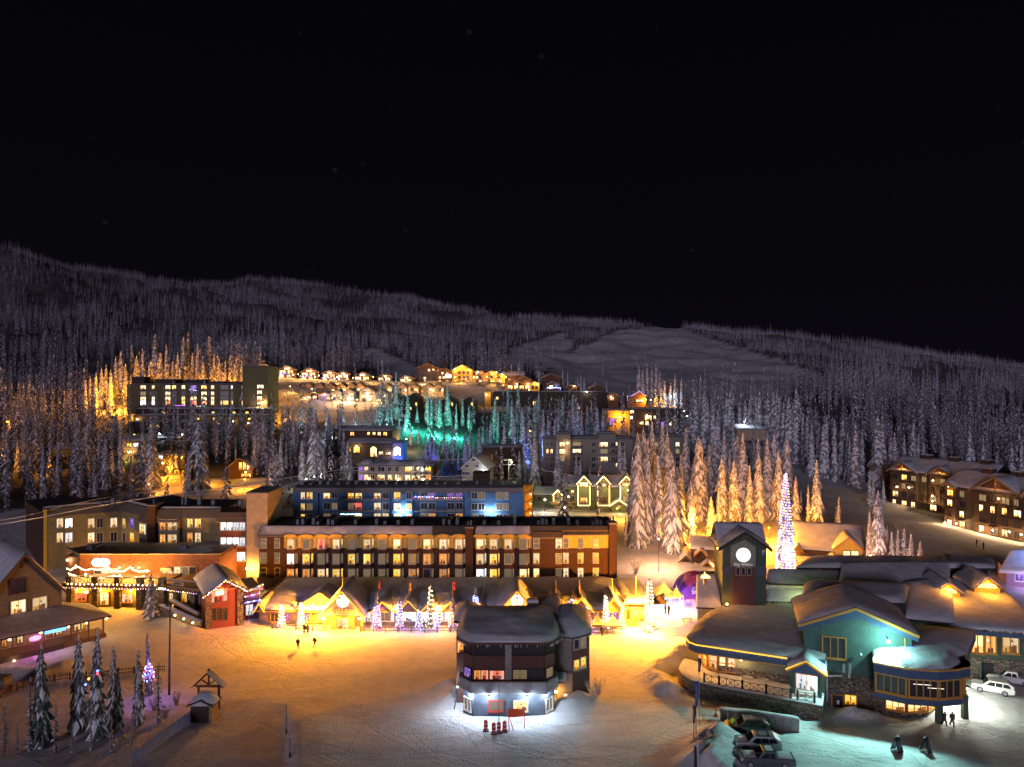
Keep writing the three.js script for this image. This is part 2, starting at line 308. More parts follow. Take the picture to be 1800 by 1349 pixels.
// ---------------------------------------------------------------- terrain: heights along bearings from the village, in metres
const TD = [60, 77, 90, 105, 124, 140, 160, 190, 230, 280, 340, 400, 450, 520, 620, 760, 950, 1200, 1500, 2100];
const near = (a) => a, hill = (...py) => py.map((p, i) => Y(p, TD[9 + i]));   // the hillside is given by the line of sight that grazes it
const TC = [-1000, 0, 220, 450, 650, 900, 1130, 1400, 1600, 1800, 2800];
const TH = [
[2.6, 2.3, 1.8, 1, 1.2, 2.4, 5, 8, 12, ...hill(775, 735, 690, 655, 600, 545, 480, 420), 250, 240, 220],
[2.6, 2.3, 1.6, .8, 1.1, 2.2, 4.5, 7, 11, ...hill(792, 755, 722, 690, 650, 605, 540, 440), 235, 225, 205],
[2.5, 2.2, 1.6, .9, 1.2, 2.4, 4.5, 7, 11, ...hill(788, 748, 705, 682, 656, 620, 575, 520, 490), 225, 205],
[2.4, 2.2, 1.6, .6, .5, 2, 4, 7, 11, ...hill(792, 762, 692, 668, 652, 626, 590, 552, 520, 501), 240],
[2.4, 2.2, 1.6, .5, 0, 1.6, 3.8, 6.5, 9, ...hill(810, 748, 706, 680, 660, 640, 610, 580, 548, 520), 225],
[2.6, 2.4, 1.7, .5, 0, 1.6, 3.8, 6.5, 8, ...hill(828, 770, 716, 692, 668, 648, 625, 600, 574, 560), 180],
[2.8, 2.6, 1.9, .7, .3, 1.6, 3.6, 6, 7.5, ...hill(828, 785, 735, 705, 690, 665, 640, 610, 580), 160, 145],
[3, 2.6, 1.3, 1, 1, 2, 4, 6, 7, ...hill(828, 785, 745, 720, 695, 670, 640, 612, 596), 122, 100],
[3, 2.5, 1.1, 1, 1.2, 2.6, 4.2, 3.6, 2.6, ...hill(842, 800, 765, 745, 720, 690, 660, 634, 622), 95, 85],
[3, 2.4, 1.1, 1.2, 1.6, 2.8, 3.2, 1.4, 1.6, ...hill(850, 815, 780, 760, 735, 705, 676, 650), 66, 60, 55],
[3, 2.4, 1.1, 1.4, 1.8, 2.6, 3, 1.6, 2, ...hill(860, 830, 800, 785, 765, 740, 715, 695), 48, 40, 35],
];
function hermite(xs, ys, x) {
const n = xs.length; if (x <= xs[0]) return ys[0]; if (x >= xs[n - 1]) return ys[n - 1];
let i = 0; while (x > xs[i + 1]) i++;
const h = xs[i + 1] - xs[i], t = (x - xs[i]) / h, sl = (k) => (ys[k + 1] - ys[k]) / (xs[k + 1] - xs[k]);
const m = (k) => { if (k === 0) return sl(0); if (k === n - 1) return sl(n - 2); const a = sl(k - 1), b = sl(k); return a * b <= 0 ? 0 : 2 * a * b / (a + b); };
const t2 = t * t, t3 = t2 * t; return (2 * t3 - 3 * t2 + 1) * ys[i] + (t3 - 2 * t2 + t) * h * m(i) + (-2 * t3 + 3 * t2) * ys[i + 1] + (t3 - t2) * h * m(i + 1);
}
function segDist(x, z, pts) { let best = 1e9, at = 0; for (let i = 0; i < pts.length - 1; i++) { const [a, b] = pts[i], [c, d] = pts[i + 1], vx = c - a, vz = d - b, t = clamp(((x - a) * vx + (z - b) * vz) / (vx * vx + vz * vz), 0, 1), q = Math.hypot(x - a - vx * t, z - b - vz * t); if (q < best) { best = q; at = (i + t) / (pts.length - 1); } } return [best, at]; }
const XZ = (px, py, y) => { const d = (CAMY - y) * F / (py - CY); return [X(px, d), -d]; };
// banks, mounds and cut edges of the ploughed and groomed snow
const BANKS = [
{ p: [[1222, 1120], [1195, 1150], [1160, 1172], [1150, 1192], [1172, 1222], [1215, 1246]].map(([a, b]) => XZ(a, b, .8)), w: 1.7, h: 1.3 },   // bank that curves round the terrace
{ p: [[1276, 1287], [1262, 1312], [1248, 1345], [1240, 1385]].map(([a, b]) => XZ(a, b, 2.4)), w: 2.3, h: 2.1 },                              // ploughed heap beside the parked cars
{ p: [[1290, 1228], [1360, 1226], [1420, 1240]].map(([a, b]) => XZ(a, b, 1.6)), w: 1.4, h: 1.1 },                                           // snow behind the block wall
{ p: [[1470, 1262], [1510, 1262], [1560, 1272]].map(([a, b]) => XZ(a, b, 1.2)), w: 1.2, h: 1.2 },
{ p: [[975, 1252], [1005, 1243], [1040, 1228]].map(([a, b]) => XZ(a, b, 1.4)), w: 1.6, h: 1.2 },
{ p: [[770, 1196], [795, 1205], [808, 1240]].map(([a, b]) => XZ(a, b, 1.4)), w: 1.6, h: 1.1 },
{ p: [[-60, 1180], [70, 1185], [140, 1160]].map(([a, b]) => XZ(a, b, 1)), w: 1.6, h: .9 },
{ p: [[270, 1088], [330, 1105], [350, 1112]].map(([a, b]) => XZ(a, b, 1)), w: 1.2, h: .6 },
{ p: [[380, 1088], [440, 1084], [452, 1070]].map(([a, b]) => XZ(a, b, 1)), w: 1.5, h: 1 },
];
const CUT = [[503, 1225], [505, 1262], [508, 1300], [512, 1360], [516, 1430]].map(([a, b]) => XZ(a, b, 2));
function H(x, z) {
const d = Math.max(40, -z), px = CX + x / d * F;
const cols = []; let i = 0; while (i < TC.length - 2 && px > TC[i + 1]) i++;
const ks = [i - 1, i, i + 1, i + 2].filter((k) => k >= 0 && k < TC.length);
let y = hermite(ks.map((k) => TC[k]), ks.map((k) => hermite(TD, TH[k], d)), clamp(px, TC[0], TC[TC.length - 1]));
const far = sstep(d, 240, 420);
y += fbm(x * .012, z * .012, 4) * 16 * far * sstep(d, 300, 900) + fbm(x * .05, z * .05, 3) * (.5 + 1.6 * far) * sstep(d, 135, 170);
if (d < 170) {
y += fbm(x * .16, z * .16, 3) * .22;
for (const b of BANKS) { const [q, t] = segDist(x, z, b.p); if (q < b.w * 3) y += b.h * Math.exp(-((q / b.w) ** 2)) * (1 + .9 * fbm(x * .7, z * .7, 3)) * Math.min(1, Math.sin(Math.PI * clamp(t, .04, .96)) * 2); }
if (d < 100) { // groomed piste stands above the footpath on its left side
let cx = CUT[0][0]; for (let k = 0; k < CUT.length - 1; k++) if (z >= CUT[k][1] && z <= CUT[k + 1][1]) cx = lerp(CUT[k][0], CUT[k + 1][0], (z - CUT[k][1]) / (CUT[k + 1][1] - CUT[k][1]));
if (z > CUT[CUT.length - 1][1]) cx = CUT[CUT.length - 1][0];
y += .75 * sstep(x - cx, -.5, .7) * (1 - sstep(x - cx, 2, 9)) * sstep(z, CUT[0][1], CUT[0][1] + 8);
}
}
return y;
}
const G = (x, z, dy = 0) => V(x, H(x, z) + dy, z);
function ground(px, py) { // where a line of sight meets the snow
const rx = (px - CX) / F, ry = (py - CY) / F; let lo = 50, hi = 50;
for (let d = 55; d < 2200; d *= 1.012) { if (CAMY - ry * d < H(rx * d, -d)) { hi = d; break; } lo = d; }
if (hi < lo) return V(rx * 900, H(rx * 900, -900), -900);
for (let k = 0; k < 22; k++) { const m = (lo + hi) / 2; CAMY - ry * m < H(rx * m, -m) ? hi = m : lo = m; }
return V(rx * hi, H(rx * hi, -hi), -hi);
}
function sheet(d0, d1, nd, px0, px1, np) {
const pos = [], idx = [], uv = [];
for (let j = 0; j <= nd; j++) { const d = d0 * Math.pow(d1 / d0, j / nd); for (let i = 0; i <= np; i++) { const x = X(lerp(px0, px1, i / np), d); pos.push(x, H(x, -d), -d); uv.push(x, -d); } }
for (let j = 0; j < nd; j++) for (let i = 0; i < np; i++) { const a = j * (np + 1) + i, b = a + 1, c = a + np + 1; idx.push(a, b, c + 1, a, c + 1, c); }
const g = new THREE.BufferGeometry(); g.setAttribute('position', new THREE.Float32BufferAttribute(pos, 3)); g.setAttribute('uv', new THREE.Float32BufferAttribute(uv, 2)); g.setIndex(idx); g.computeVertexNormals(); return g;
}
// ski tracks, boot prints and the ribs a groomer leaves, as height
const trodden = (() => {
const n = 1024, c = document.createElement('canvas'); c.width = c.height = n; const g = c.getContext('2d'), q = rng(91); g.fillStyle = '#909090'; g.fillRect(0, 0, n, n);
const wrap = (f) => { for (const a of [-n, 0, n]) for (const b of [-n, 0, n]) { g.save(); g.translate(a, b); f(); g.restore(); } };
for (let k = 0; k < 46; k++) { const x = q() * n, y = q() * n, a = -.5 + q() * 1.3, l = 200 + q() * 500, bend = (q() - .5) * 260, w = q() < .4 ? 12 : 4, s = q() < .5 ? '#5c5c5c' : '#b8b8b8'; wrap(() => { g.strokeStyle = s; g.lineWidth = w; g.globalAlpha = .6; for (const o of w > 6 ? [0] : [0, 9]) { g.beginPath(); g.moveTo(x, y + o); g.quadraticCurveTo(x + Math.cos(a) * l * .5 - Math.sin(a) * bend, y + o + Math.sin(a) * l * .5 + Math.cos(a) * bend, x + Math.cos(a) * l, y + o + Math.sin(a) * l); g.stroke(); } }); }
for (let k = 0; k < 16; k++) { let x = q() * n, y = q() * n, a = q() * 6.3; for (let i = 0; i < 40; i++) { a += (q() - .5) * .3; x += Math.cos(a) * 16; y += Math.sin(a) * 16; const r = 3.5 + q() * 2, xx = (x + 4 * (i % 2) + 9 * n) % n, yy = (y + 9 * n) % n; g.globalAlpha = .8; g.fillStyle = '#484848'; g.beginPath(); g.arc(xx, yy, r, 0, 7); g.fill(); } }
const im = g.getImageData(0, 0, n, n), d = im.data; for (let j = 0; j < n; j++) for (let i = 0; i < n; i++) { const k = (j * n + i) * 4, v = d[k] + 50 * tn(i / n, j / n, 12, 3) + 40 * tn(i / n, j / n, 40, 6) + 26 * (q() - .5); d[k] = d[k + 1] = d[k + 2] = clamp(v, 0, 255); }
const t = new THREE.DataTexture(new Uint8Array(d), n, n); t.wrapS = t.wrapT = THREE.RepeatWrapping; t.magFilter = THREE.LinearFilter; t.generateMipmaps = true; t.minFilter = THREE.LinearMipmapLinearFilter; t.needsUpdate = true; return t;
})();
const packed = noiseTex(512, (x, y) => { const a = tn(x, y, 6, 21), b = tn(x, y, 22, 25), v = 226 + 22 * a + 20 * b + 18 * (tR() - .5); return [v, v * .985, v * .965]; }, true);
// pistes, roads and clearings, by the lines of sight that reach them
const OPEN = [
[[955, 660], [1000, 620], [1080, 582], [1180, 570], [1240, 592], [1335, 622], [1425, 652], [1470, 676], [1450, 690], [1390, 690], [1330, 705], [1240, 705], [1130, 700], [960, 690]],
[[628, 612], [660, 612], [745, 650], [770, 672], [690, 668], [650, 640]], [[860, 640], [905, 610], [985, 585], [1000, 590], [940, 640], [900, 672]], [[940, 612], [985, 590], [1010, 600], [985, 640], [950, 655]],
[[1345, 905], [1372, 800], [1420, 795], [1500, 815], [1565, 838], [1600, 900], [1800, 962], [1900, 1000], [1900, 1030], [1345, 1030]],
[[455, 735], [470, 665], [740, 672], [1010, 690], [1205, 700], [1215, 720], [1060, 725], [850, 725], [660, 715], [560, 745]],
[[560, 700], [662, 708], [664, 752], [600, 757], [560, 740]], [[150, 715], [180, 700], [225, 694], [225, 730], [170, 735]], [[260, 845], [470, 840], [470, 900], [260, 900]],
];
const inside = (x, y, p) => { let c = false; for (let i = 0, j = p.length - 1; i < p.length; j = i++) if ((p[i][1] > y) !== (p[j][1] > y) && x < (p[j][0] - p[i][0]) * (y - p[i][1]) / (p[j][1] - p[i][1]) + p[i][0]) c = !c; return c; };
M.ground = std([.8, .8, .83], { roughness: .92, map: rep(packed, 37), bumpMap: rep(trodden, 31), bumpScale: .45 });
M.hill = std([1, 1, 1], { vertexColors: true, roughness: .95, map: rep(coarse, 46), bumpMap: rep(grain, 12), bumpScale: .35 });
struct('snow_ground', sheet(40, 170, 220, -1100, 2900, 380), M.ground, { uv: true });
{ // tree shade is painted dark on the forest floor, pistes stay clean snow
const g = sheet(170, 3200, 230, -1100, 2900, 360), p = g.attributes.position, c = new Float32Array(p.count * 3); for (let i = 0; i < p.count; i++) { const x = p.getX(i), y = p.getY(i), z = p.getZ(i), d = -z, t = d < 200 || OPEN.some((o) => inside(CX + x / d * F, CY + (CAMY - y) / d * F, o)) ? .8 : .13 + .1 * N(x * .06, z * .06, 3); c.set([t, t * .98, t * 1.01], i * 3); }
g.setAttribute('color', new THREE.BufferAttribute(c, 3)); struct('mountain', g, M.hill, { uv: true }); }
// ---------------------------------------------------------------- plan-shaped solids
function plan(fr, pts, y0, y1) {
const sh = new THREE.Shape(pts.map(([s, o]) => new THREE.Vector2(s, -o))), g = new THREE.ExtrudeGeometry(sh, { depth: y1 - y0, bevelEnabled: false });
g.rotateX(-Math.PI / 2); g.translate(0, y0, 0); return fr.apply(g);
}
const sub = (fr, s0, o0, s1, o1) => new Frame(fr.pt(s0, 0, o0), fr.pt(s1, 0, o1));   // a wall that turns off another
const font = await new FontLoader().loadAsync('fonts/droid/droid_serif_bold.typeface.json');
const fontSans = await new FontLoader().loadAsync('fonts/droid/droid_sans_bold.typeface.json');
function letters(fr, text, s, y, o, size, fnt = fontSans, depth = .08, center = true) {
const g = new TextGeometry(text, { font: fnt, size, depth, curveSegments: 3, bevelEnabled: false }); g.computeBoundingBox();
g.translate((center ? -(g.boundingBox.max.x + g.boundingBox.min.x) / 2 : 0) + s, y, o); return fr.apply(g);
}

// ---------------------------------------------------------------- the long brown hotel behind the village centre
{
const d = 143, fr = frame(455, d, 1083, d), q = (py) => Y(py, d), s = (px) => fr.s(px);
const b = thing('brown_hotel', 'long brown and yellow hotel with rows of bay windows behind the snowy shop roofs', 'hotel', fr.pt(0, 3, 0));
part(b, 'wall', [fr.box(0, s(499), 1, 13.4, -11, 0), fr.box(s(499), s(935), 1, 9.9, -11, -.02), fr.box(s(935), s(988), 1, 13.2, -11, .35), fr.box(s(988), s(1071), 1, 9.9, -11, 0)], M.brown);
part(b, 'upper_wall', [fr.box(s(499), s(935), 9.9, 13.4, -11, 0), fr.box(s(988), s(1071), 9.9, 13.4, -11, .003)], M.yellow);
part(b, 'plinth', [fr.box(-.2, s(935), .6, 4, -10, .5), fr.box(s(935), s(1084), .6, 3.9, -10, .7)], M.concrete);
const roof = part(b, 'roof', [fr.box(.2, s(1084), 13.5, 13.85, -11.2, -.9), fr.box(0, s(1084), 13.4, 14.15, -11.5, -11.2)], M.roof);
const mans = (a, c, o, yb) => part(b, 'mansard', slab([fr.pt(a, yb, o), fr.pt(c, yb, o), fr.pt(c, 14.15, -1), fr.pt(a, 14.15, -1)], .16), M.roofMetal);
mans(0, s(499), .8, 12.5); mans(s(499), s(767), 1, 12.6); mans(s(768), s(819), 1, 12.6); mans(s(832), s(934), 1, 12.6); mans(s(934), s(989), 1, 12.2); mans(s(989), s(1070), .75, 12.7);
for (let px = 457; px < 1069; px += 4.2) if (px < 818 || px > 834) { const yb = px > 934 && px < 989 ? 12.2 : 12.6; part(roof, 'rib', fr.bar([s(px), yb + .06, .95], [s(px), 14.2, -1], .09, .1), M.roofMetal); }
parts(roof, 'snow_cover', [snowQuad([fr.pt(.2, 12.75, .7), fr.pt(s(760), 12.9, .75), fr.pt(s(760), 14.15, -1), fr.pt(.2, 14.15, -1)], .16, 60, 6, 8, 1.2), snowQuad([fr.pt(s(836), 12.9, .75), fr.pt(s(932), 12.9, .75), fr.pt(s(932), 14.15, -1), fr.pt(s(836), 14.15, -1)], .14, 24, 6, 8, 1.2)], M.roofSnow);
for (const [px, top] of [[825.5, 927], [1076.5, 920]]) {
const c = part(b, 'chimney', fr.box(s(px) - .75, s(px) + .75, 1, q(top), -1.6, 1.15), M.brown);
part(c, 'cap', fr.box(s(px) - .9, s(px) + .9, q(top), q(top) + .25, -1.75, 1.3), M.concrete);
part(c, 'flue', [fr.box(s(px) - .45, s(px) - .15, q(top) + .25, q(top) + 1.1, -.6, -.3), fr.box(s(px) + .1, s(px) + .45, q(top) + .25, q(top) + 1.3, -.6, -.25)], M.metal);
}
for (const px of [514, 523, 542, 550, 569, 577, 618, 656, 671, 695, 720, 777, 787, 801, 850, 876, 905, 948, 955, 962, 975, 1002, 1018, 1046, 1053, 1060]) part(b, 'roof_vent', fr.box(s(px) - .3, s(px) + .3, 13.85, 14.5 + rr(0, .9), -4 - R() * 4, -3.4), M.metal);
const rows = [[947, 963], [972.5, 989.5], [999, 1014.5]];
const bays = [513, 540.3, 566.6, 592.6, 619.6, 646.6, 672.5, 698.9, 725.5, 751.4, 779.4, 807, 844, 867.5, 893, 919.5];
const kinds = ['wbrwbwbwbwwwwwwb', 'cybbyybyboobwybb', 'oowybbbyodobcybw'];
bays.forEach((px, i) => {
const c = s(px), w = 1.27, f = .8, o = .82;
part(b, 'bay', plan(fr, [[c - w, -.1], [c - w, 0], [c - f, o], [c + f, o], [c + w, 0], [c + w, -.1]], 3.9, 9.9), M.brown);
const top = part(b, 'upper_bay', plan(fr, [[c - w, -.1], [c - w, 0], [c - f, o], [c + f, o], [c + w, 0], [c + w, -.1]], 9.9, 12.75), M.yellow);
const arch = []; for (let k = 0; k <= 8; k++) { const a = Math.PI * k / 8; arch.push([c - w * 1.02 * Math.cos(a), 12.5 + .42 * Math.sin(a)]); }
part(top, 'hood', fr.prism([...arch, [c + w * 1.02, 12.3], [c - w * 1.02, 12.3]], -.2, 1.12), M.yellow);
part(b, 'snow_ledge', snowQuad([fr.pt(c - 1.2, 4, 1.1), fr.pt(c + 1.2, 4, 1.1), fr.pt(c + 1.2, 4, 0), fr.pt(c - 1.2, 4, 0)], rr(.25, .55), 6, 4, 4), M.roofSnow);
const side = sub(fr, c + f, o, c + w, 0);
rows.forEach(([a, e], j) => { const k = kinds[j][i]; win(b, fr, c - .66, c + .66, q(e), q(a), o, k, { cols: 1, mat: M.offWhite, fw: .08 }); win(b, side, .22, .72, q(e) + .1, q(a), 0, R() < .6 ? k : 'b', { cols: 1, fw: .07, depth: .06 }); });
});
rows.forEach(([a, e], j) => {
for (const [x0, x1] of [[457.5, 468], [483.5, 491.5]]) win(b, fr, s(x0), s(x1), q(e), q(a), 0, 'bbd'[j], { cols: 1, rows: 2 });
for (const [x0, x1] of [[938, 947.5], [977, 987]]) win(b, fr, s(x0, .35), s(x1, .35), q(e), q(a), .35, pickKind('bcwbw'), { cols: 1, rows: 2 });
for (const [x0, x1] of [[990.5, 999], [1016, 1025], [1042.5, 1052]]) win(b, fr, s(x0), s(x1), q(e), q(a), 0, j ? pickKind('wwbwy') : 'b', { cols: 1, rows: 2 });
part(b, 'bay', fr.box(s(1083), s(1083) + .6, q(e), q(a), -5, -3), M.yellow);
});
}

// ---------------------------------------------------------------- the village centre: one long low row of gables
{
const d = 126, fr = frame(455, d, 1100, d), s = (px, o = 0) => fr.s(px, o);
const b = thing('village_centre', 'long low row of snow covered shops with amber edged gables facing the plaza', 'shop row', fr.pt(32, 0, 0));
const wallM = std([.24, .15, .12], { bumpMap: rep(boards, 1.4), bumpScale: .015 });
part(b, 'wall', [fr.box(0, s(1100), -.8, 3.2, -12, 0), fr.box(s(1100), s(1145), -.8, 4, -12, -1)], wallM);
part(b, 'wainscot', [fr.box(s(640), s(812), -.6, .9, 0, .12), fr.box(0, s(575), -.6, .9, 0, .12)], M.grey);
part(b, 'eave_board', [fr.box(-.6, s(1098), 2.75, 3.05, .85, .97)], M.trim);
const roof = part(b, 'roof', [slab([fr.pt(-.8, 3.1, .9), fr.pt(s(1100), 3.1, .9), fr.pt(s(1100), 4.3, -4), fr.pt(-.8, 4.1, -4)], .2), slab([fr.pt(-.8, 4.1, -4), fr.pt(s(1145), 4.3, -4), fr.pt(s(1145), 4.3, -15), fr.pt(-.8, 4.1, -15)], .25), slab([fr.pt(s(1100), 4.2, .6), fr.pt(s(1147), 4.2, .6), fr.pt(s(1147), 4.5, -4), fr.pt(s(1100), 4.4, -4)], .25)], M.roof);
parts(roof, 'snow_cover', [
snowQuad([fr.pt(-1, 3.1, .8), fr.pt(s(1098), 3.1, .8), fr.pt(s(1098), 4.35, -4.4), fr.pt(-.6, 4.1, -4.4)], .45, 90, 8, 10, .5),
...[[-1, 240], [238, 420], [418, 645]].map(([a, c]) => snowQuad([fr.pt(a / 10 * .985, 4.05, -3.4), fr.pt(c / 10 + .6, 4.15, -3.4), fr.pt(c / 10 + .6, 4.2, -15.4), fr.pt(a / 10, 4.1, -15.4)], .62, 34, 10, 8, .6)),
snowQuad([fr.pt(s(1099), 4.2, .5), fr.pt(s(1147), 4.2, .5), fr.pt(s(1147), 4.4, -14), fr.pt(s(1096), 4.4, -14)], .6, 12, 12, 8, .6)], M.roofSnow);
const gs = [[456.5, 9.5, 1060, .9], [562, 47, 1043, .4], [672.5, 20.5, 1057, 1.1], [718, 19.5, 1055.5, 1.1], [755, 16, 1059, .9], [793, 20, 1057, 1.1], [838, 21.5, 1055, 1.1], [977.5, 21, 1051.5, 1.1], [1021, 23, 1051.5, 1.1], [1078, 20, 1051, 1.1]];
for (const [px, hw, top, o] of gs) {
const a = s(px - hw, o), c = s(px + hw, o), m = (a + c) / 2, yr = fr.y(px, top, o);
part(b, 'gable_wall', fr.prism([[a + .2, 2.7], [c - .2, 2.7], [m, yr - .25]], -4, o - .25), px === 562 || px > 1070 ? M.yellow : wallM);
gable(b, fr, { s0: a + .45, s1: c - .45, o0: -5.5, o1: o - .1, ye: 2.85 + .45 * (yr - 2.8) / (m - a), yr, ov: .45, t: .14, snow: .42, barge: M.trim, nu: 5, nv: 6 });
{ const e = .07, k = (yr - 2.85) / (m - a); part(b, 'rope_light', [rod(fr.pt(a, 2.85, o + .5), fr.pt(m, yr - .06, o + .5), e, e, 5), rod(fr.pt(m, yr - .06, o + .5), fr.pt(c, 2.85, o + .5), e, e, 5)], L.ropeAmber); }
}
// two entrance gables with their carved signs and lit roundels
for (const [px, second] of [[602, 0], [908.7, 1]]) {
const o = 3, a = s(px - 40, o), c = s(px + 40, o), m = (a + c) / 2, yr = fr.y(px, 1038, o);
part(b, 'gable_wall', fr.prism([[a + .3, 2.75], [c - .3, 2.75], [m, yr - .35]], -4, o - .3), std([.3, .2, .2]));
gable(b, fr, { s0: a + .5, s1: c - .5, o0: -5, o1: o, ye: 2.75 + .5 * (yr - 2.7) / (m - a), yr, ov: .5, t: .2, snow: .55, barge: M.trim, nu: 8, nv: 8 });
const sg = part(b, 'entrance_sign', fr.prism(Array.from({ length: 17 }, (_, i) => { const t = Math.PI * i / 16; return [m - 2.4 * Math.cos(t), 3.05 + .9 * Math.sin(t) ]; }), o - .3, o - .12), std([.25, .16, .22]));
const word = 'VILLAGE';
for (let i = 0; i < 7; i++) { const u = (i - 3) * .53, g = new TextGeometry(word[i], { font, size: .62, depth: .1, curveSegments: 2 }); g.computeBoundingBox(); g.translate(-(g.boundingBox.max.x) / 2, 0, 0); g.rotateZ(-u * .16); g.translate(m + u, 3.28 - .09 * u * u + .12, o - .1); part(sg, 'letter', fr.apply(g), glow(1, .5, .06, .8)); }  // letters glow in place of the lamplight that falls on them
part(b, 'rope_light', [rod(fr.pt(a, 2.8, o + .62), fr.pt(m, yr - .1, o + .62), .08, .08, 5), rod(fr.pt(m, yr - .1, o + .62), fr.pt(c, 2.8, o + .62), .08, .08, 5)], L.ropeAmber);
const disc = new THREE.CylinderGeometry(1.05, 1.05, .14, 28); disc.rotateX(Math.PI / 2); disc.translate(m, yr - 1.95, o - .2);
const rd = part(b, 'roundel_sign', fr.apply(disc), glow(1, .86, .6, 3));
part(rd, 'peak_emblem', fr.apply(new THREE.ShapeGeometry(new THREE.Shape([[-.6, -.35], [-.15, .35], [.1, .05], [.3, .25], [.65, -.35]].map(([x, y]) => new THREE.Vector2(x, y)))).translate(m, yr - 1.95, o - .11)), M.white);
spot(b, fr.pt(m, yr - .9, o + 2.2), fr.pt(m, 2.8, o - .4), WARM, 55, 1, .7, .15);
part(b, 'sign_lamp', [fr.bar([m, yr - .55, o + .5], [m, yr - .6, o + 2.2], .06), fr.box(m - .25, m + .25, yr - .8, yr - .6, o + 2, o + 2.35)], M.metal);
part(b, 'porch_post', [fr.box(a + .5, a + .85, -.5, 2.8, o - .7, o - .35), fr.box(c - .85, c - .5, -.5, 2.8, o - .7, o - .35)], M.paleWood);
if (second) continue;
part(b, 'porch_wall', [fr.box(s(580, 2), s(592, 2), -.5, 2.4, 1.6, 2), fr.box(s(612, 2), s(623, 2), -.5, 2.4, 1.6, 2), fr.box(s(592, 2), s(612, 2), 2.05, 2.4, 1.6, 1.995)], M.paleWood);
for (const [x0, x1] of [[592.3, 601.6], [602.4, 611.7]]) { const dr = win(b, fr, s(x0, 1.8), s(x1, 1.8), -.1, 1.95, 1.8, 'w', { cols: 1, rows: 2, name: 'door', sill: false, mat: M.offWhite }); part(dr, 'handle', fr.box(s(x0 < 600 ? x1 - 1 : x0 + .6, 1.8), s(x0 < 600 ? x1 - .6 : x0 + 1, 1.8), .8, 1.2, 1.9, 2), M.metal); }
for (const px2 of [569.5, 631]) { const p = V(X(px2, 122.4), 2.55, -122.4); wallLamp(b, p, fr.n, SOD, 420, L.warm, .23); }
}
const row = (list, y0, y1, o, opt) => list.forEach(([a, c, k]) => win(b, fr, s(a, o), s(c, o), Y(y1, d), Y(y0, d), o, k, opt));
row([[476, 489, 'd'], [503, 508.5, 'p'], [523, 527, 'b'], [534, 544.5, 'p'], [548, 553, 'd'], [558, 568, 'w']], 1078, 1093, .02, { mat: M.trim });
row([[639, 651.5, 'c'], [667, 685.5, 'b'], [688, 692.5, 'c'], [708, 730.5, 'c'], [733, 738.5, 'c'], [741, 753, 'c'], [760.5, 770, 'c'], [775, 779, 'c'], [782, 788, 'c'], [1046, 1052, 'b'], [1069, 1088, 'p']], 1075.5, 1091.5, .02, { mat: M.offWhite });
win(b, fr, s(1101, -1), s(1107.5, -1), .7, 2.7, -1, 'd', { cols: 1, name: 'door', mat: M.trim, sill: false });
row([[1114, 1120, 'w'], [1126, 1132, 'w']], 1076, 1090, -.98, { mat: M.trim });
part(b, 'stair', [0, 1, 2, 3].map((k) => fr.box(s(1098), s(1121), -.3, .2 + k * .22, -1 + .3 * (3 - k), 1.4 - k * .3)), M.paleWood);
// floodlights under the eaves; unseen pair at second entrance added to light the hotel
const fl = (p, to, cd, col = SOD, a = 1.25) => { part(b, 'floodlight', [bar(p.clone().add(V(0, .35, -.6)), p.clone().add(V(0, .1, 0)), .1)], M.metal); const lens = ball(p, .2, 10, 8); part(b, 'flood_lens', lens, L.sodium); point(b, p, col, cd, .2); };
fl(V(X(549, 122.6), 4.9, -122.6), 0, 2600); fl(V(X(558, 124.4), 3.4, -124.4), 0, 300); fl(V(X(1098, 123.5), 4.8, -123.5), 0, 700); fl(V(X(1128, 122.8), 5.6, -122.8), 0, 4300); fl(V(X(884, 122.5), 4.3, -122.5), 0, 220); fl(V(X(934, 122.5), 4.3, -122.5), 0, 220); fl(V(X(690, 124), 3.6, -124), 0, 260); fl(V(X(775, 124), 3.6, -124), 0, 260); fl(V(X(1000, 124), 3.8, -124), 0, 300);
}
// flagpoles along the ridge
[[602, 1004, 1036, 0, 'over the first entrance gable'], [665.5, 1021, 1052, 'red', 'above the third shop gable'], [719, 1023, 1052, 'yellow', 'beside the spruce with blue lights'], [795.5, 1022, 1052, 'red', 'above the gable by the foreground house'], [850, 1019, 1050, 0, 'just before the second entrance gable'], [907.5, 1016, 1036, 0, 'over the second entrance gable'], [977, 1019, 1049, 0, 'above the first gable after the second entrance'], [1019, 1019, 1049, 0, 'above the widest plain gable'], [1076, 1018, 1048, 0, 'above the yellow end gable'], [1118, 1012, 1045, 0, 'at the floodlit end of the row']].forEach(([px, a, c, f, where]) => {
const d = 127, p = P(px, c, d), o = thing('flagpole', `thin flagpole ${f ? 'with a limp ' + f + ' flag ' : ''}${where}`, 'flagpole', p, 'flagpoles on the shop row'), top = P(px, a, d);
part(o, 'pole', rod(p.clone().add(V(0, -.6, 0)), top, .09, .06), M.paleWood);
if (f) part(o, 'flag', grid((u, v) => V(p.x + .08 + .35 * u + .06 * Math.sin(v * 9), top.y - .1 - 1.5 * v, p.z + .12 * Math.sin(u * 6 + v * 4)), 5, 8), f === 'red' ? M.red : M.yellow);
});
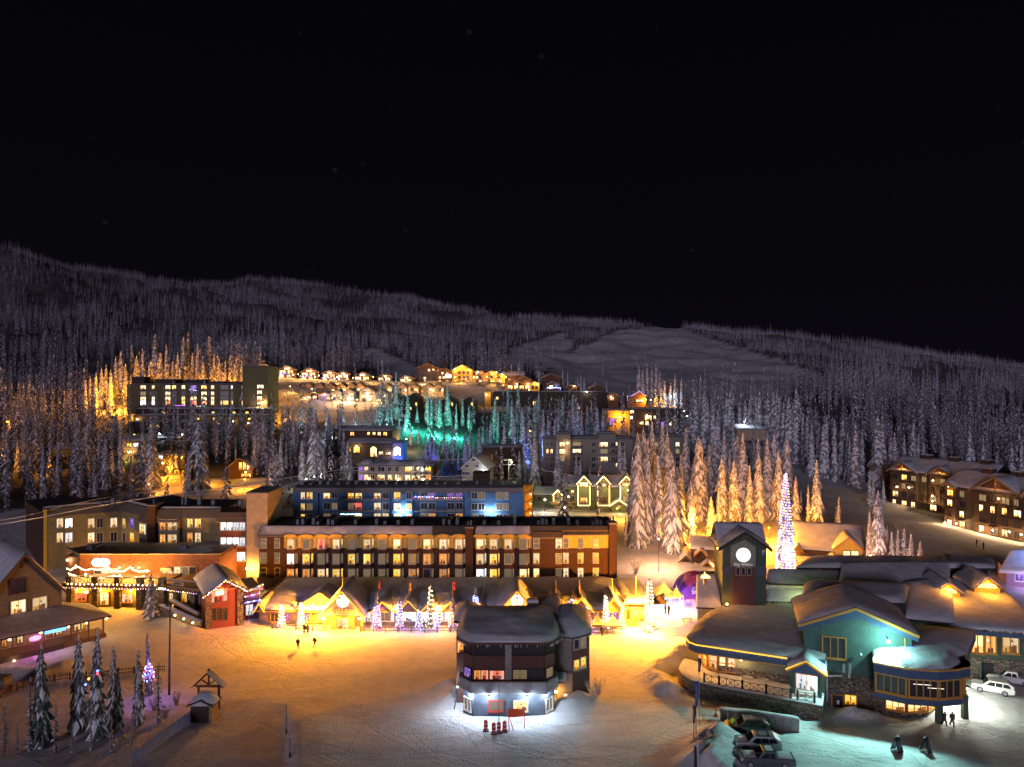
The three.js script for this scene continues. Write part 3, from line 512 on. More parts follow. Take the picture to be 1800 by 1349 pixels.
// picket fences before the shops: posts and rails are parts, the thin pickets one part
function picketFence(name, label, pts, h, gap, mat, group, postEvery = 2.4) {
const o = thing(name, label, 'fence', G(pts[0].x, pts[0].z), group), pk = [], rails = [];
for (let i = 0; i < pts.length - 1; i++) {
const a = pts[i], c = pts[i + 1], n = Math.max(1, Math.round(a.distanceTo(c) / gap)), m = Math.max(1, Math.round(a.distanceTo(c) / postEvery));
for (let k = 0; k < n; k++) { const p = a.clone().lerp(c, (k + .5) / n), y = H(p.x, p.z); pk.push(bar(V(p.x, y - .1, p.z), V(p.x, y + h * rr(.92, 1.05), p.z), .1, .05)); }
for (let k = 0; k < m; k++) {
const p = a.clone().lerp(c, k / m), e = a.clone().lerp(c, (k + 1) / m); part(o, 'post', bar(V(p.x, H(p.x, p.z) - .3, p.z), V(p.x, H(p.x, p.z) + h * 1.12, p.z), .16), mat);
for (const f of [.3, .8]) part(o, 'rail', bar(V(p.x, H(p.x, p.z) + h * f, p.z), V(e.x, H(e.x, e.z) + h * f, e.z), .05, .1), mat);
}
}
part(o, 'picket', pk, mat, { kind: 'stuff' }); return o;
}
const onD = (px, d) => V(X(px, d), 0, -d);
picketFence('picket_fence', 'low wooden picket fence before the shops on the near side of the lit entrance', [onD(478, 123.2), onD(520, 122.8), onD(578, 122.6)], 1.1, .32, M.paleWood, 'picket fences along the shops');
picketFence('picket_fence', 'low wooden picket fence between the lit entrance and the foreground house', [onD(634, 122.6), onD(700, 122.8), onD(815, 122.8)], 1.1, .32, M.paleWood, 'picket fences along the shops');
picketFence('picket_fence', 'low wooden picket fence in front of the two pale canopy tents', [onD(1036, 121.5), onD(1098, 121.2)], 1.1, .32, M.paleWood, 'picket fences along the shops');

// ---------------------------------------------------------------- the blue hotel behind
{
const d = 184, fr = frame(517, d, 920, d), q = (py) => Y(py, d), s = (px) => fr.s(px);
const b = thing('blue_hotel', 'blue clad hotel with balconies and a flat roof above the brown hotel', 'hotel', fr.pt(0, 6, 0));
part(b, 'wall', [fr.box(0, s(920), 3, q(861), -12, 0)], M.blue);
part(b, 'parapet', [fr.box(-.2, s(921), q(867), q(857.5), -12, .35)], M.concrete);
const roof = part(b, 'roof', fr.box(0, s(920), q(857), q(857) + .15, -11.8, .2), M.roof);
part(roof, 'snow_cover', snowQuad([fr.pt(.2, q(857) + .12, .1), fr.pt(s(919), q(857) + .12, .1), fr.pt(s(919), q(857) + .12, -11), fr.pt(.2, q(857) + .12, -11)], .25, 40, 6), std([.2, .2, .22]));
for (const px of [526, 541, 558, 572, 590, 607, 622, 641, 659, 676, 694, 711, 729, 748, 765, 780, 804, 838, 862, 884, 905]) part(b, 'roof_vent', fr.box(s(px) - .35, s(px) + .35, q(857), q(857) + rr(.8, 1.5), -3 - 2 * R(), -2.4), M.metal);
part(b, 'lift_house', fr.box(s(830), s(860), q(857), q(835), -9, -3), M.darkWood);
// projecting blocks between the recessed balconies
const blocks = [[517, 560], [690, 727], [818, 920]];
for (const [a, c] of blocks) part(b, 'projecting_wall', fr.box(s(a) - .02, s(c), 3, q(866), 0, .9), M.blue);
const rows = [[865, 876], [884.5, 895.5], [903, 913]];
rows.forEach(([a, e], j) => {
const W = (x0, x1, k, o = .02) => win(b, fr, s(x0), s(x1), q(e), q(a), o, k, { cols: 2, mat: M.white, fw: .1 });
W(531, 537.5, 'wyy'[j], .92); W(541, 551, 'ybd'[j], .92); W(569, 580, 'wdb'[j]); W(583.5, 593, 'dbd'[j]); W(612, 622, 'ybd'[j]); W(625, 636, 'yrw'[j]); W(658, 669, 'www'[j]); W(673, 683, 'ddw'[j]);
W(694, 704.5, 'yww'[j], .92); W(715.5, 724, 'dyw'[j], .92); W(740, 751, 'ddb'[j]); W(754, 765, 'pdo'[j]); W(787, 798, 'pdd'[j]); W(802, 813, 'pdo'[j]);
W(830, 839, 'ddb'[j], .92); W(841.5, 852, 'bdd'[j], .92); W(872.5, 883, 'bbd'[j], .92); W(886, 893.5, 'bbd'[j], .92);
for (const [x0, x1] of [[599, 687], [729, 816]]) {
const bal = part(b, 'balcony', [fr.box(s(x0), s(x1), q(e) - .5, q(e) - .3, 0, 1.4)], M.concrete);
part(bal, 'railing', [fr.box(s(x0), s(x1), q(e) + .55, q(e) + .65, 1.3, 1.4), ...Array.from({ length: 24 }, (_, k) => fr.box(lerp(s(x0), s(x1), k / 24), lerp(s(x0), s(x1), k / 24) + .06, q(e) - .3, q(e) + .55, 1.32, 1.38))], j === 1 ? M.metal : M.black);
part(bal, 'snow_ledge', snowQuad([fr.pt(s(x0), q(e) - .3, 1.45), fr.pt(s(x1), q(e) - .3, 1.45), fr.pt(s(x1), q(e) - .3, .9), fr.pt(s(x0), q(e) - .3, .9)], .2, 20, 3), M.roofSnow);
}
});
for (const [px, py] of [[709, 896], [862, 897]]) { const p = fr.pt(s(px), q(py), 2.1); wallLamp(b, p, fr.n, [.6, .8, 1], 100, L.white, .2); }
// amber lit open stair on the end wall
part(b, 'stair_tower', [fr.box(s(920), s(922.5), 3, q(853), -3, .6), fr.box(s(934.5), s(937), 3, q(850), -3, .6), fr.box(s(920), s(937), 3, q(856), -3.3, -3)], M.yellow);
for (let k = 0; k < 4; k++) part(b, 'stair_flight', fr.bar([s(922.5), q(916 - k * 15.5), -.6], [s(934.5), q(909 - k * 15.5), -.6], 1.8, .35), M.yellow);
for (let k = 0; k < 3; k++) { const p = fr.pt(s(933), q(905 - k * 17), -1.8); wallLamp(b, p, fr.n, SOD, 9, L.warm, .15); }
for (const [x0, x1, py, m] of [[729, 816, 873.6, [L.bRed, L.bBlue, L.bWhite, L.bAmber]], [599, 687, 911, [L.bRed]]]) stringLights('string_lights', py < 900 ? 'coloured string of lights along the top balcony of the blue hotel' : 'row of red lights along the lowest balcony of the blue hotel', 'string lights', [fr.pt(s(x0), q(py), 1.55), fr.pt(s(py < 900 ? x1 : 646), q(py), 1.55)], py < 900 ? .55 : 1.5, py < 900 ? .12 : .22, m);
stringLights('string_lights', 'cyan strip of lights under the middle balcony of the blue hotel', 'string lights', [fr.pt(s(601), q(902.5), 1.5), fr.pt(s(637), q(902.5), 1.5)], .3, .12, [L.cool]);
stringLights('string_lights', 'blue and white strip of lights on the top balcony of the blue hotel', 'string lights', [fr.pt(s(730), q(871.5), 1.6), fr.pt(s(764), q(871.5), 1.6)], .3, .1, [L.bBlue, L.bWhite, L.bBlue]);
stringLights('string_lights', 'red cluster of lights in a middle balcony of the blue hotel', 'string lights', [fr.pt(s(625), q(885), 1.2), fr.pt(s(634), q(885), 1.2), fr.pt(s(634), q(889), 1.2), fr.pt(s(625), q(889), 1.2)], .45, .13, [L.bRed]);
}

// ---------------------------------------------------------------- the olive hotel on the left with its tan stair tower
{
const b = thing('olive_hotel', 'olive walled hotel with a tan tower behind the string lit restaurant', 'hotel', V(X(250, 150), 6, -150));
const fa = frame(76, 150, 213, 159), fb = frame(213, 159, 262, 151), fc = frame(276, 150, 386, 150), fd = frame(384, 147, 433, 147), ft = frame(433, 145, 470, 145), fe = frame(45, 166, 76, 150);
const top = 16.6;
part(b, 'wall', [fa.box(0, fa.L, 1, 14.9, -11, 0), fb.box(0, fb.L + 2, 1, 14.9, -11, -.01), fc.box(-1, fc.L, 1, 15, -12, 0)], M.olive);
part(b, 'end_wall', [fe.box(0, fe.L, 1, 15.6, -10, .01)], M.brown);
part(b, 'corner_pier', fa.box(0, fa.s(82), 1, 16.4, -2, .15), M.yellow);
part(b, 'roof', [fa.box(0, fa.L, top - .3, top - .1, -12, -.6), fb.box(-1, fb.L + 3, top - .32, top - .12, -12, -.6), fc.box(-2, fc.L, top - .4, top - .15, -13, -.6), fe.box(0, fe.L, 15.6, 15.8, -10, .2)], M.roof);
for (const f of [fa, fb, fc]) part(b, 'mansard', slab([f.pt(f === fa ? f.s(83) : 0, 14.7, .6), f.pt(f.L, 14.7, .6), f.pt(f.L, top, -.8), f.pt(f === fa ? f.s(83) : 0, top, -.8)], .15), M.roofMetal);
for (const f of [fa, fb, fc]) part(b, 'snow_ledge', snowQuad([f.pt(0, top, -.7), f.pt(f.L, top, -.7), f.pt(f.L, top, -1.6), f.pt(0, top, -1.6)], .28, 24, 3), M.roofSnow);
const W = (f, r, k, o = 0, opt = {}) => winPx(b, f, r, k, o, { mat: M.offWhite, cols: 2, ...opt });
for (const [y0, y1, ks] of [[912, 927.5, 'wcwdwyp'], [937, 953, 'wcwdddy']]) {
W(fa, [99.5, y0, 110, y1], ks[0]); W(fa, [114.5, y0, 126.5, y1], ks[1]); W(fa, [154.5, y0, 165, y1], ks[2]); W(fa, [170, y0, 180, y1], ks[3]); W(fa, [194, y0 - 1, 205, y1 - 1], ks[4]);
W(fb, [216, y0, 221, y1], ks[5], 0, { cols: 1 }); W(fb, [229, y0, 236, y1], ks[6], 0, { cols: 1 });
W(fc, [329.5, y0, 338.5, y1], y0 < 930 ? 'y' : 'o'); W(fc, [343, y0, 353, y1], y0 < 930 ? 'y' : 'w');
}
// glazed bays
for (const [f, x0, x1, o] of [[fc, 278.5, 313.5, 1.1]]) {
part(b, 'bay', [f.box(f.s(x0, o), f.s(x1, o), 4, 14.2, 0, o)], M.tan); part(b, 'bay_roof', slab([f.pt(f.s(x0, o) - .2, 14.1, o + .5), f.pt(f.s(x1, o) + .2, 14.1, o + .5), f.pt(f.s(x1, o) + .2, 16.3, -.6), f.pt(f.s(x0, o) - .2, 16.3, -.6)], .16), M.roofMetal);
for (const [y0, y1] of [[914, 932], [940, 956]]) { W(f, [x0 + 3, y0, x0 + 12, y1], 'o', o); W(f, [x0 + 16.5, y0, x1 - 3, y1], 'w', o); }
}
const fb2 = sub(fb, fb.L - 2, 1.2, fb.L + 1.6, 1.2); part(b, 'bay', fb.box(fb.L - 2, fb.L + 1.6, 3, 14, -2, 1.2), M.tan); for (const [y0, y1] of [[911, 927], [935, 956]]) win(b, fb2, .4, 3.2, Y(y1, 157), Y(y0, 157), 0, y0 < 920 ? 'w' : 'd', { cols: 3 });
part(b, 'bay_roof', slab([fb.pt(fb.L - 2.2, 14, 1.7), fb.pt(fb.L + 1.8, 14, 1.7), fb.pt(fb.L + 1.8, 16.4, -.4), fb.pt(fb.L - 2.2, 16.4, -.4)], .16), M.roofMetal);
const ch = part(b, 'chimney', fc.box(fc.s(262), fc.s(276), 1, 17.3, -3, .9), M.brown); part(ch, 'cap', fc.box(fc.s(262) - .15, fc.s(276) + .15, 17.3, 17.55, -3.1, 1.05), M.concrete); part(ch, 'flue', fc.box(fc.s(266), fc.s(268), 17.55, 18.5, -1, -.6), M.metal);
for (const px of [150, 172, 301, 304, 330, 355, 404]) part(b, 'roof_vent', fc.box(fc.s(px) - .35, fc.s(px) + .35, top - .2, top + .7 + R(), -6, -5.3), M.metal);
// lit stair block and tan tower
part(b, 'wall', fd.box(0, fd.L, 1, 15.4, -10, 0), M.orangeBrick); part(b, 'mansard', slab([fd.pt(-.3, 14.5, .6), fd.pt(fd.L, 14.5, .6), fd.pt(fd.L, 16.2, -.8), fd.pt(-.3, 16.2, -.8)], .15), M.roofMetal);
for (const [y0, y1] of [[917, 932], [945.5, 960], [971, 986]]) for (let k = 0; k < 4; k++) W(fd, [388.3 + k * 11, y0, 397.8 + k * 11, y1], k === 1 && y0 > 960 ? 'w' : 'c', 0, { cols: 1, fw: .12 });
for (const [px, cd] of [[437, 120], [447, 120]]) wallLamp(b, ft.pt(ft.s(px), 43 - (997 - CY) * 145 / F, 1.2), ft.n, SODW, cd, L.warm, .22); wallLamp(b, fd.pt(fd.s(410), 43 - (992 - CY) * 147 / F, 1), fd.n, WHITE, 90, L.white, .2);
const tw = part(b, 'tower', ft.box(0, ft.L, 1, 43 - (868 - CY) * 145 / F, -9, 0), M.tan); part(tw, 'coping', ft.box(-.15, ft.L + .15, 43 - (868 - CY) * 145 / F, 43 - (868 - CY) * 145 / F + .2, -9.1, .15), M.concrete);
}

// ---------------------------------------------------------------- the restaurant with roof terrace, before the olive hotel
{
const b = thing('terrace_restaurant', 'orange walled restaurant with a bright roof terrace and stone pillars', 'restaurant', V(X(230, 131), 2, -131));
const up0 = frame(116, 143, 140, 138), up = frame(140, 138, 385, 138), lo = frame(112, 131.5, 282, 130.5), lo2 = frame(282, 130.5, 352, 127.5);
const ytop = Y(975.5, 138);
part(b, 'upper_wall', [up.box(-.0, up.L, 0, ytop, -10, 0), up0.box(0, up0.L, 0, ytop, -4, -.01)], M.orangeBrick);
part(b, 'coping', [up.box(-.1, up.L + .2, ytop, ytop + .22, -.5, .18), up0.box(-.2, up0.L, ytop, ytop + .22, -.5, .17)], M.tan);
const rf = part(b, 'roof', up.box(-3, up.L, ytop - .5, ytop - .3, -12, -.3), M.roof);
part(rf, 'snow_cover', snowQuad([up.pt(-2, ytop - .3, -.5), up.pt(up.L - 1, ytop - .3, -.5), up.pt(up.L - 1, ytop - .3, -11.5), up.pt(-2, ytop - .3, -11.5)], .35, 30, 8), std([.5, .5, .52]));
for (const [px, w, h, m] of [[152, .7, 1, M.metal], [188, 1, .7, M.steel], [317, .7, .8, M.metal]]) { part(b, 'roof_unit', up.box(up.s(px, -4), up.s(px, -4) + w * 1.6, ytop - .2, ytop + h, -5, -4), m); }
for (const px of [196, 227]) part(b, 'joint', up.box(up.s(px), up.s(px) + .08, 5, ytop, 0, .03), M.wood);
const lw = 6.25;   // terrace level
part(b, 'lower_wall', [lo.box(0, lo.L, 0, lw - .4, -6, -.6), lo2.box(0, lo2.L, 0, lw - .4, -7, -.6)], M.olive);
part(b, 'terrace_floor', [lo.box(-.3, lo.L, lw - .4, lw - .1, -8, .25), lo2.box(-.3, lo2.L, lw - .41, lw - .12, -9, .25)], M.paleWood);
part(b, 'terrace_beam', [lo.box(-.3, lo.L, lw - 1, lw - .4, -.2, .3), lo2.box(0, lo2.L, lw - 1, lw - .4, -.2, .3)], M.wood);
for (const px of [118, 163, 202, 241, 280]) part(b, 'stone_pillar', lo.box(lo.s(px), lo.s(px) + 1.05, .5, lw + 1.15, -.5, .45), M.stone);
for (const px of [306, 338]) part(b, 'stone_pillar', lo2.box(lo2.s(px), lo2.s(px) + .8, .3, lw - .4, -.6, .35), M.stone);
const rail = (f, a, c) => { const r = part(b, 'railing', [f.box(a, c, lw + .95, lw + 1.05, .08, .18), f.box(a, c, lw + .05, lw + .12, .08, .18)], M.wood); part(r, 'baluster', Array.from({ length: Math.round((c - a) / .35) }, (_, k) => f.box(a + k * .35, a + k * .35 + .05, lw + .1, lw + .95, .1, .15)), M.metal, { kind: 'stuff' }); const sn = part(r, 'snow_ledge', snowQuad([f.pt(a, lw + 1.05, .3), f.pt(c, lw + 1.05, .3), f.pt(c, lw + 1.05, -.02), f.pt(a, lw + 1.05, -.02)], .14, 20, 3, 4), M.roofSnow); };
[[119, 162], [173, 201], [211, 240], [251, 279]].forEach(([a, c]) => rail(lo, lo.s(a) + .3, lo.s(c))); rail(lo2, .3, lo2.L);
const W = (f, r, k, o, opt = {}) => winPx(b, f, r, k, o, { mat: M.trim, ...opt });
W(lo, [134, 1042, 152, 1056], 'r', -.58, { cols: 2 }); W(lo, [174, 1042, 191, 1063], 'w', -.58, { cols: 2, rows: 2, name: 'door', sill: false }); W(lo, [215, 1044, 233, 1059], 'w', -.58, { cols: 2, rows: 2 });
W(lo2, [298, 1043, 307, 1056], 'w', -.58, { cols: 1, rows: 2 }); W(lo2, [320, 1043, 329, 1058], 'y', -.58, { cols: 1, rows: 2 });
for (const [x0, x1] of [[306, 317], [320, 331], [333, 345]]) W(up, [x0, 997, x1, 1013], 'wbd'[(x0 - 306) / 13 | 0] ?? 'b', 0, { cols: 1, mat: M.offWhite });
W(up, [286, 1003, 303, 1014], 'w', 0, { cols: 2 }); part(b, 'awning', [up.box(up.s(285), up.s(304), Y(1003, 138), Y(997, 138), 0, .9)], M.cream);
for (const [x0, x1, k] of [[166, 178, 'd'], [180, 192, 'w'], [194, 207, 'w']]) W(up, [x0, 1000, x1, 1016], k, .01, { cols: 1, mat: M.cream });
// lit signs
const sg = new THREE.CapsuleGeometry(.78, 1.9, 6, 14); sg.rotateZ(Math.PI / 2); sg.scale(1, 1, .35); sg.translate(up.s(179), Y(988.5, 138), .4); part(b, 'lit_sign', up.apply(sg), L.signWhite); point(b, up.pt(up.s(179), Y(988.5, 138), 1.2), WHITE, 14, .3);
part(b, 'red_sign', lo.box(lo.s(143), lo.s(152), Y(1045.5, 131), Y(1041, 131), -.5, -.35), L.signRed);
const gs = part(b, 'name_board', lo2.box(lo2.s(303), lo2.s(326), lw + .1, lw + .85, .28, .36), M.tan); part(gs, 'lettering', letters(lo2, 'globe', lo2.s(314.5), lw + .32, .36, .46, fontSans, .04), M.black);
// terrace light: lanterns on the wall and strung bulbs
for (const px of [212, 246]) { const p = up.pt(up.s(px), Y(997, 138), .5); wallLamp(b, p, up.n, WARM, 26, L.warm, .2); }
for (const [px, py, cd] of [[122, 985, 26]]) wallLamp(b, up0.pt(up0.s(px) + .4, Y(py, 141), .5), up0.n, WARM, cd, L.warm, .24);
for (const px of [136, 178, 206, 230]) { const p = lo.pt(lo.s(px), lw - 1.3, .3); wallLamp(b, p, lo.n, SOD, 130, L.warm, .16); }
for (const px of [276, 284, 288, 292]) wallLamp(b, lo2.pt(Math.max(.2, lo2.s(px)), lw - .7, .45), lo2.n, WARM, 9, L.warm, .16);
const T = (px, py, d = 134) => P(px, py, d), dd = 133.5;
stringLights('string_lights', 'bright swagged string of warm bulbs high over the roof terrace', 'string lights', [T(118, 1000), T(133, 994), T(160, 1000), T(189, 996), T(205, 1003), T(228, 997), T(256, 1003), T(263, 998)], .3, .15, [L.warm], { sag: .5 });
stringLights('string_lights', 'bright string of warm bulbs low along the terrace railing', 'string lights', [T(120, 1008, 131.5), T(158, 1014, 131.4), T(200, 1012, 131.2), T(256, 1013, 131)], .3, .14, [L.warm], { sag: .35 });
for (const [px, py, cd] of [[132, 998, 180], [190, 999, 120], [232, 1000, 220], [258, 1004, 180], [150, 1010, 110], [210, 1012, 130]]) { const p = T(px, py, 132.6); const m = part(b, 'festoon_lamp', ball(p, .2, 8, 6), L.warm); part(m, 'holder', rod(p.clone().add(V(0, .15, 0)), p.clone().add(V(0, .32, 0)), .07), M.metal); point(b, p, SODW, cd, .2); }
stringLights('string_lights', 'multicoloured string of lights along the terrace beam of the restaurant', 'string lights', [lo.pt(.3, lw - .9, .42), lo.pt(lo.L, lw - .9, .42), lo2.pt(lo2.L * .99, lw - .9, .42)], .5, .1, [L.bAmber, L.bWhite, L.bAmber, L.bPurple, L.bAmber, L.bBlue, L.warm]);
stringLights('string_lights', 'row of big warm bulbs hung under the terrace of the restaurant', 'string lights', [lo.pt(1, lw - .2, .42), lo.pt(lo.L, lw - .2, .42)], .8, .16, [L.warm]);
// sloping ramp wall with lanterns
const a = P(280, 1064, 127.5), c = P(352, 1094, 121.5); const rw = part(b, 'ramp_wall', slab([a.clone(), c.clone(), c.clone().add(V(.3, 0, -.5)), a.clone().add(V(.3, 0, -.5))], 2.2), M.stone);
part(rw, 'snow_ledge', snowQuad([a.clone().add(V(-.1, 0, .1)), c.clone().add(V(-.1, 0, .1)), c.clone().add(V(.3, 0, -.6)), a.clone().add(V(.3, 0, -.6))], .3, 20, 3), M.roofSnow);
for (const t of [.42, .63, .85]) { const p = a.clone().lerp(c, t).add(V(-.1, -.5, .25)); const m = part(b, 'ramp_lamp', [bar(p.clone().add(V(0, 0, -.3)), p, .08)], M.metal); part(m, 'bulb', ball(p, .18, 8, 6), L.warm); point(b, p, SODW, 14, .18); }
const e = P(300, 1056, 128.5), h = P(349, 1082, 123.5); part(b, 'ramp_rail', [bar(e, h, .35, .5)], M.paleWood);
part(rw, 'snow_ledge', snowQuad([e.clone().add(V(-.2, .2, .2)), h.clone().add(V(-.2, .2, .2)), h.clone().add(V(.3, .2, -.3)), e.clone().add(V(.3, .2, -.3))], .25, 16, 3), M.roofSnow);
}

// ---------------------------------------------------------------- the red chalet with the lit gable
{
const fr = frame(360, 121.5, 452, 126), b = thing('red_chalet', 'red gabled chalet with a glowing red window and coloured light strings', 'chalet', fr.pt(2, 1.5, 0));
const s = (px) => fr.s(px), yr = fr.y(394, 1019), s0 = s(359), s1 = s(430), ye = fr.y(362, 1042);
part(b, 'wall', [fr.prism([[s0 + .4, 0], [s1 - .4, 0], [s1 - .4, ye], [(s0 + s1) / 2, yr - .3], [s0 + .4, ye]], -10, -.4)], std([.2, .045, .03], { bumpMap: rep(boards, 1.4), bumpScale: .02 }));
for (const a of [s0 + .2, s1 - 1.2]) part(b, 'stone_corner', fr.box(a, a + 1, 0, ye - .2, -.6, -.1), M.stone);
gable(b, fr, { s0: s0 + .3, s1: s1 - .3, o0: -11, o1: .2, ye: ye - .1, yr, ov: .6, t: .25, snow: .6, barge: M.wood, nu: 8, nv: 10 });
winPx(b, fr, [371, 1036, 399, 1058], 'r', -.38, { cols: 3, rows: 2, mat: M.wood });
part(b, 'lit_sign', fr.box(s(379), s(393), fr.y(386, 1047), fr.y(386, 1036.5), -.2, -.05), L.signRed); point(b, fr.pt(s(386), fr.y(386, 1040), .9), [1, .12, .05], 45, .3);
for (const [a, c] of [[371, 379], [381, 389], [391, 399]]) winPx(b, fr, [a, 1070, c, 1090], 'd', -.38, { cols: 1, rows: 2, name: 'door', sill: false, mat: M.wood });
part(b, 'truss', [fr.bar([(s0 + s1) / 2, yr - 1.6, .15], [(s0 + s1) / 2 - 1.4, yr - .9, .15], .14), fr.bar([(s0 + s1) / 2, yr - 1.6, .15], [(s0 + s1) / 2 + 1.4, yr - .9, .15], .14), fr.bar([s0 + 1.2, yr - 1.75, .15], [s1 - 1.2, yr - 1.75, .15], .14)], M.paleWood);
// side wing with balcony
part(b, 'wing', fr.box(s1 - .4, s(458), 0, ye - 1, -9, -1.5), std([.09, .03, .06])); part(b, 'wing_floor', fr.box(s1 - .2, s(460), ye - 2.9, ye - 2.6, -1.5, .3), M.wood);
part(b, 'wing_roof', fr.box(s1 - .3, s(461), ye - 1, ye - .75, -9, .2), M.roof); part(b, 'snow_ledge', snowQuad([fr.pt(s1 - .3, ye - .75, .2), fr.pt(s(461), ye - .75, .2), fr.pt(s(461), ye - .75, -8), fr.pt(s1 - .3, ye - .75, -8)], .35, 8, 8), M.roofSnow);
const rl = part(b, 'railing', [fr.box(s1, s(459), ye - 1.7, ye - 1.6, .2, .3)], M.metal); part(rl, 'baluster', Array.from({ length: 12 }, (_, k) => fr.box(lerp(s1, s(459), k / 12), lerp(s1, s(459), k / 12) + .05, ye - 2.6, ye - 1.7, .22, .27)), M.metal);
winPx(b, fr, [432, 1063, 444, 1081], 'c', -1.48, { cols: 2, name: 'door', sill: false });
const E = [s0 - .3, ye - .55], K = [(s0 + s1) / 2, yr], Z = [s1 + .3, ye - .55], t = (p) => fr.pt(p[0], p[1], .95);
stringLights('string_lights', 'white and amber string of lights along the gable edge of the red chalet', 'string lights', [t(E), t(K), t(Z)], .38, .12, [L.bWhite, L.bAmber, L.bWhite]);
stringLights('string_lights', 'coloured string of lights along the roof edge beside the red chalet', 'string lights', [t(Z), fr.pt(s(460), ye + .1, .6), fr.pt(s(460), ye - 1, .6)], .4, .11, [L.bAmber, L.bWhite, L.bRed, L.bBlue, L.bWhite]);
stringLights('string_lights', 'red and blue string of lights on the upper rail beside the red chalet', 'string lights', [fr.pt(s1, ye - 1.6, .45), fr.pt(s(458), ye - 1.3, .45)], .3, .11, [L.bRed, L.bBlue, L.bWhite, L.bBlue]);
stringLights('string_lights', 'blue and pink string of lights along the balcony floor beside the red chalet', 'string lights', [fr.pt(s1, ye - 2.7, .45), fr.pt(s(458), ye - 2.5, .45)], .25, .12, [L.bBlue, L.bWhite, L.bPink, L.bBlue]);
point(b, fr.pt(s(445), ye - 2, 1), [.35, .15, 1], 16, .3);
// two-armed lantern beside the doors
}
// ---------------------------------------------------------------- hipped and rounded roofs under deep snow
const PL = (px, d) => V(X(px, d), 0, -d);
function polyDist(x, z, poly) { let a = 1e9, soft = 0; for (let i = 0; i < poly.length; i++) { const p = poly[i], q = poly[(i + 1) % poly.length], vx = q.x - p.x, vz = q.z - p.z, t = clamp(((x - p.x) * vx + (z - p.z) * vz) / (vx * vx + vz * vz), 0, 1), d = Math.hypot(x - p.x - vx * t, z - p.z - vz * t); a = Math.min(a, d); soft += Math.exp(-d * 1.4); } return Math.max(0, Math.min(a, -Math.log(soft) / 1.4 + .12)); }
function snowDome(poly, yE, slope, cap, t, { rough = .22, nr = 14, na = 64, round = .5, sag = 0 } = {}) {
const c = poly.reduce((a, p) => a.add(p), V(0, 0, 0)).multiplyScalar(1 / poly.length), s = (snowSeed += 7.7);
const edge = (th) => { const dx = Math.cos(th), dz = Math.sin(th); let best = 1e9; for (let i = 0; i < poly.length; i++) { const p = poly[i], q = poly[(i + 1) % poly.length], ex = q.x - p.x, ez = q.z - p.z, den = dx * ez - dz * ex; if (Math.abs(den) < 1e-9) continue; const k = ((p.x - c.x) * ez - (p.z - c.z) * ex) / den, u = ((p.x - c.x) * dz - (p.z - c.z) * dx) / den; if (k > 0 && u >= -1e-6 && u <= 1 + 1e-6) best = Math.min(best, k); } return best; };
// angles pass through every corner
const corners = poly.map((p) => Math.atan2(p.z - c.z, p.x - c.x)).sort((a, b) => a - b), angs = [];
corners.forEach((a, i) => { let b = corners[(i + 1) % corners.length]; if (b <= a) b += Math.PI * 2; const n = Math.max(2, Math.round(na * (b - a) / 6.283)); for (let k = 0; k < n; k++) angs.push(a + (b - a) * k / n); });
angs.push(angs[0] + Math.PI * 2); const rad = angs.map(edge);
return grid((u, v) => {
const i = Math.round(u * (angs.length - 1)), r = Math.sin(v * Math.PI / 2) * rad[i], x = c.x + Math.cos(angs[i]) * r, z = c.z + Math.sin(angs[i]) * r, d = v > .999 ? 0 : polyDist(x, z, poly);
const y = yE + slope * Math.min(d, cap) - (d > cap ? 0 : 0) + t * Math.sqrt(Math.min(1, d / round)) * (1 + rough * 2 * fbm(x * .2 + s, z * .2, 3)); return V(x, y, z);
}, angs.length - 1, nr);
}
function planW(poly, y0, y1) { // solid from a plan of world points
const sh = new THREE.Shape(poly.map((p) => new THREE.Vector2(p.x, -p.z))), g = new THREE.ExtrudeGeometry(sh, { depth: y1 - y0, bevelEnabled: false }); g.rotateX(-Math.PI / 2); g.translate(0, y0, 0); return g;
}
function icicles(parent, pts, n, len) { const a = []; for (let k = 0; k < n; k++) { const t = R() * (pts.length - 1), i = Math.floor(t), p = pts[i].clone().lerp(pts[i + 1], t - i), l = len * rr(.3, 1); a.push(rod(p, p.clone().add(V(0, -l, 0)), .05, .008, 4)); } part(parent, 'icicle', a, M.white, { kind: 'stuff' }); }

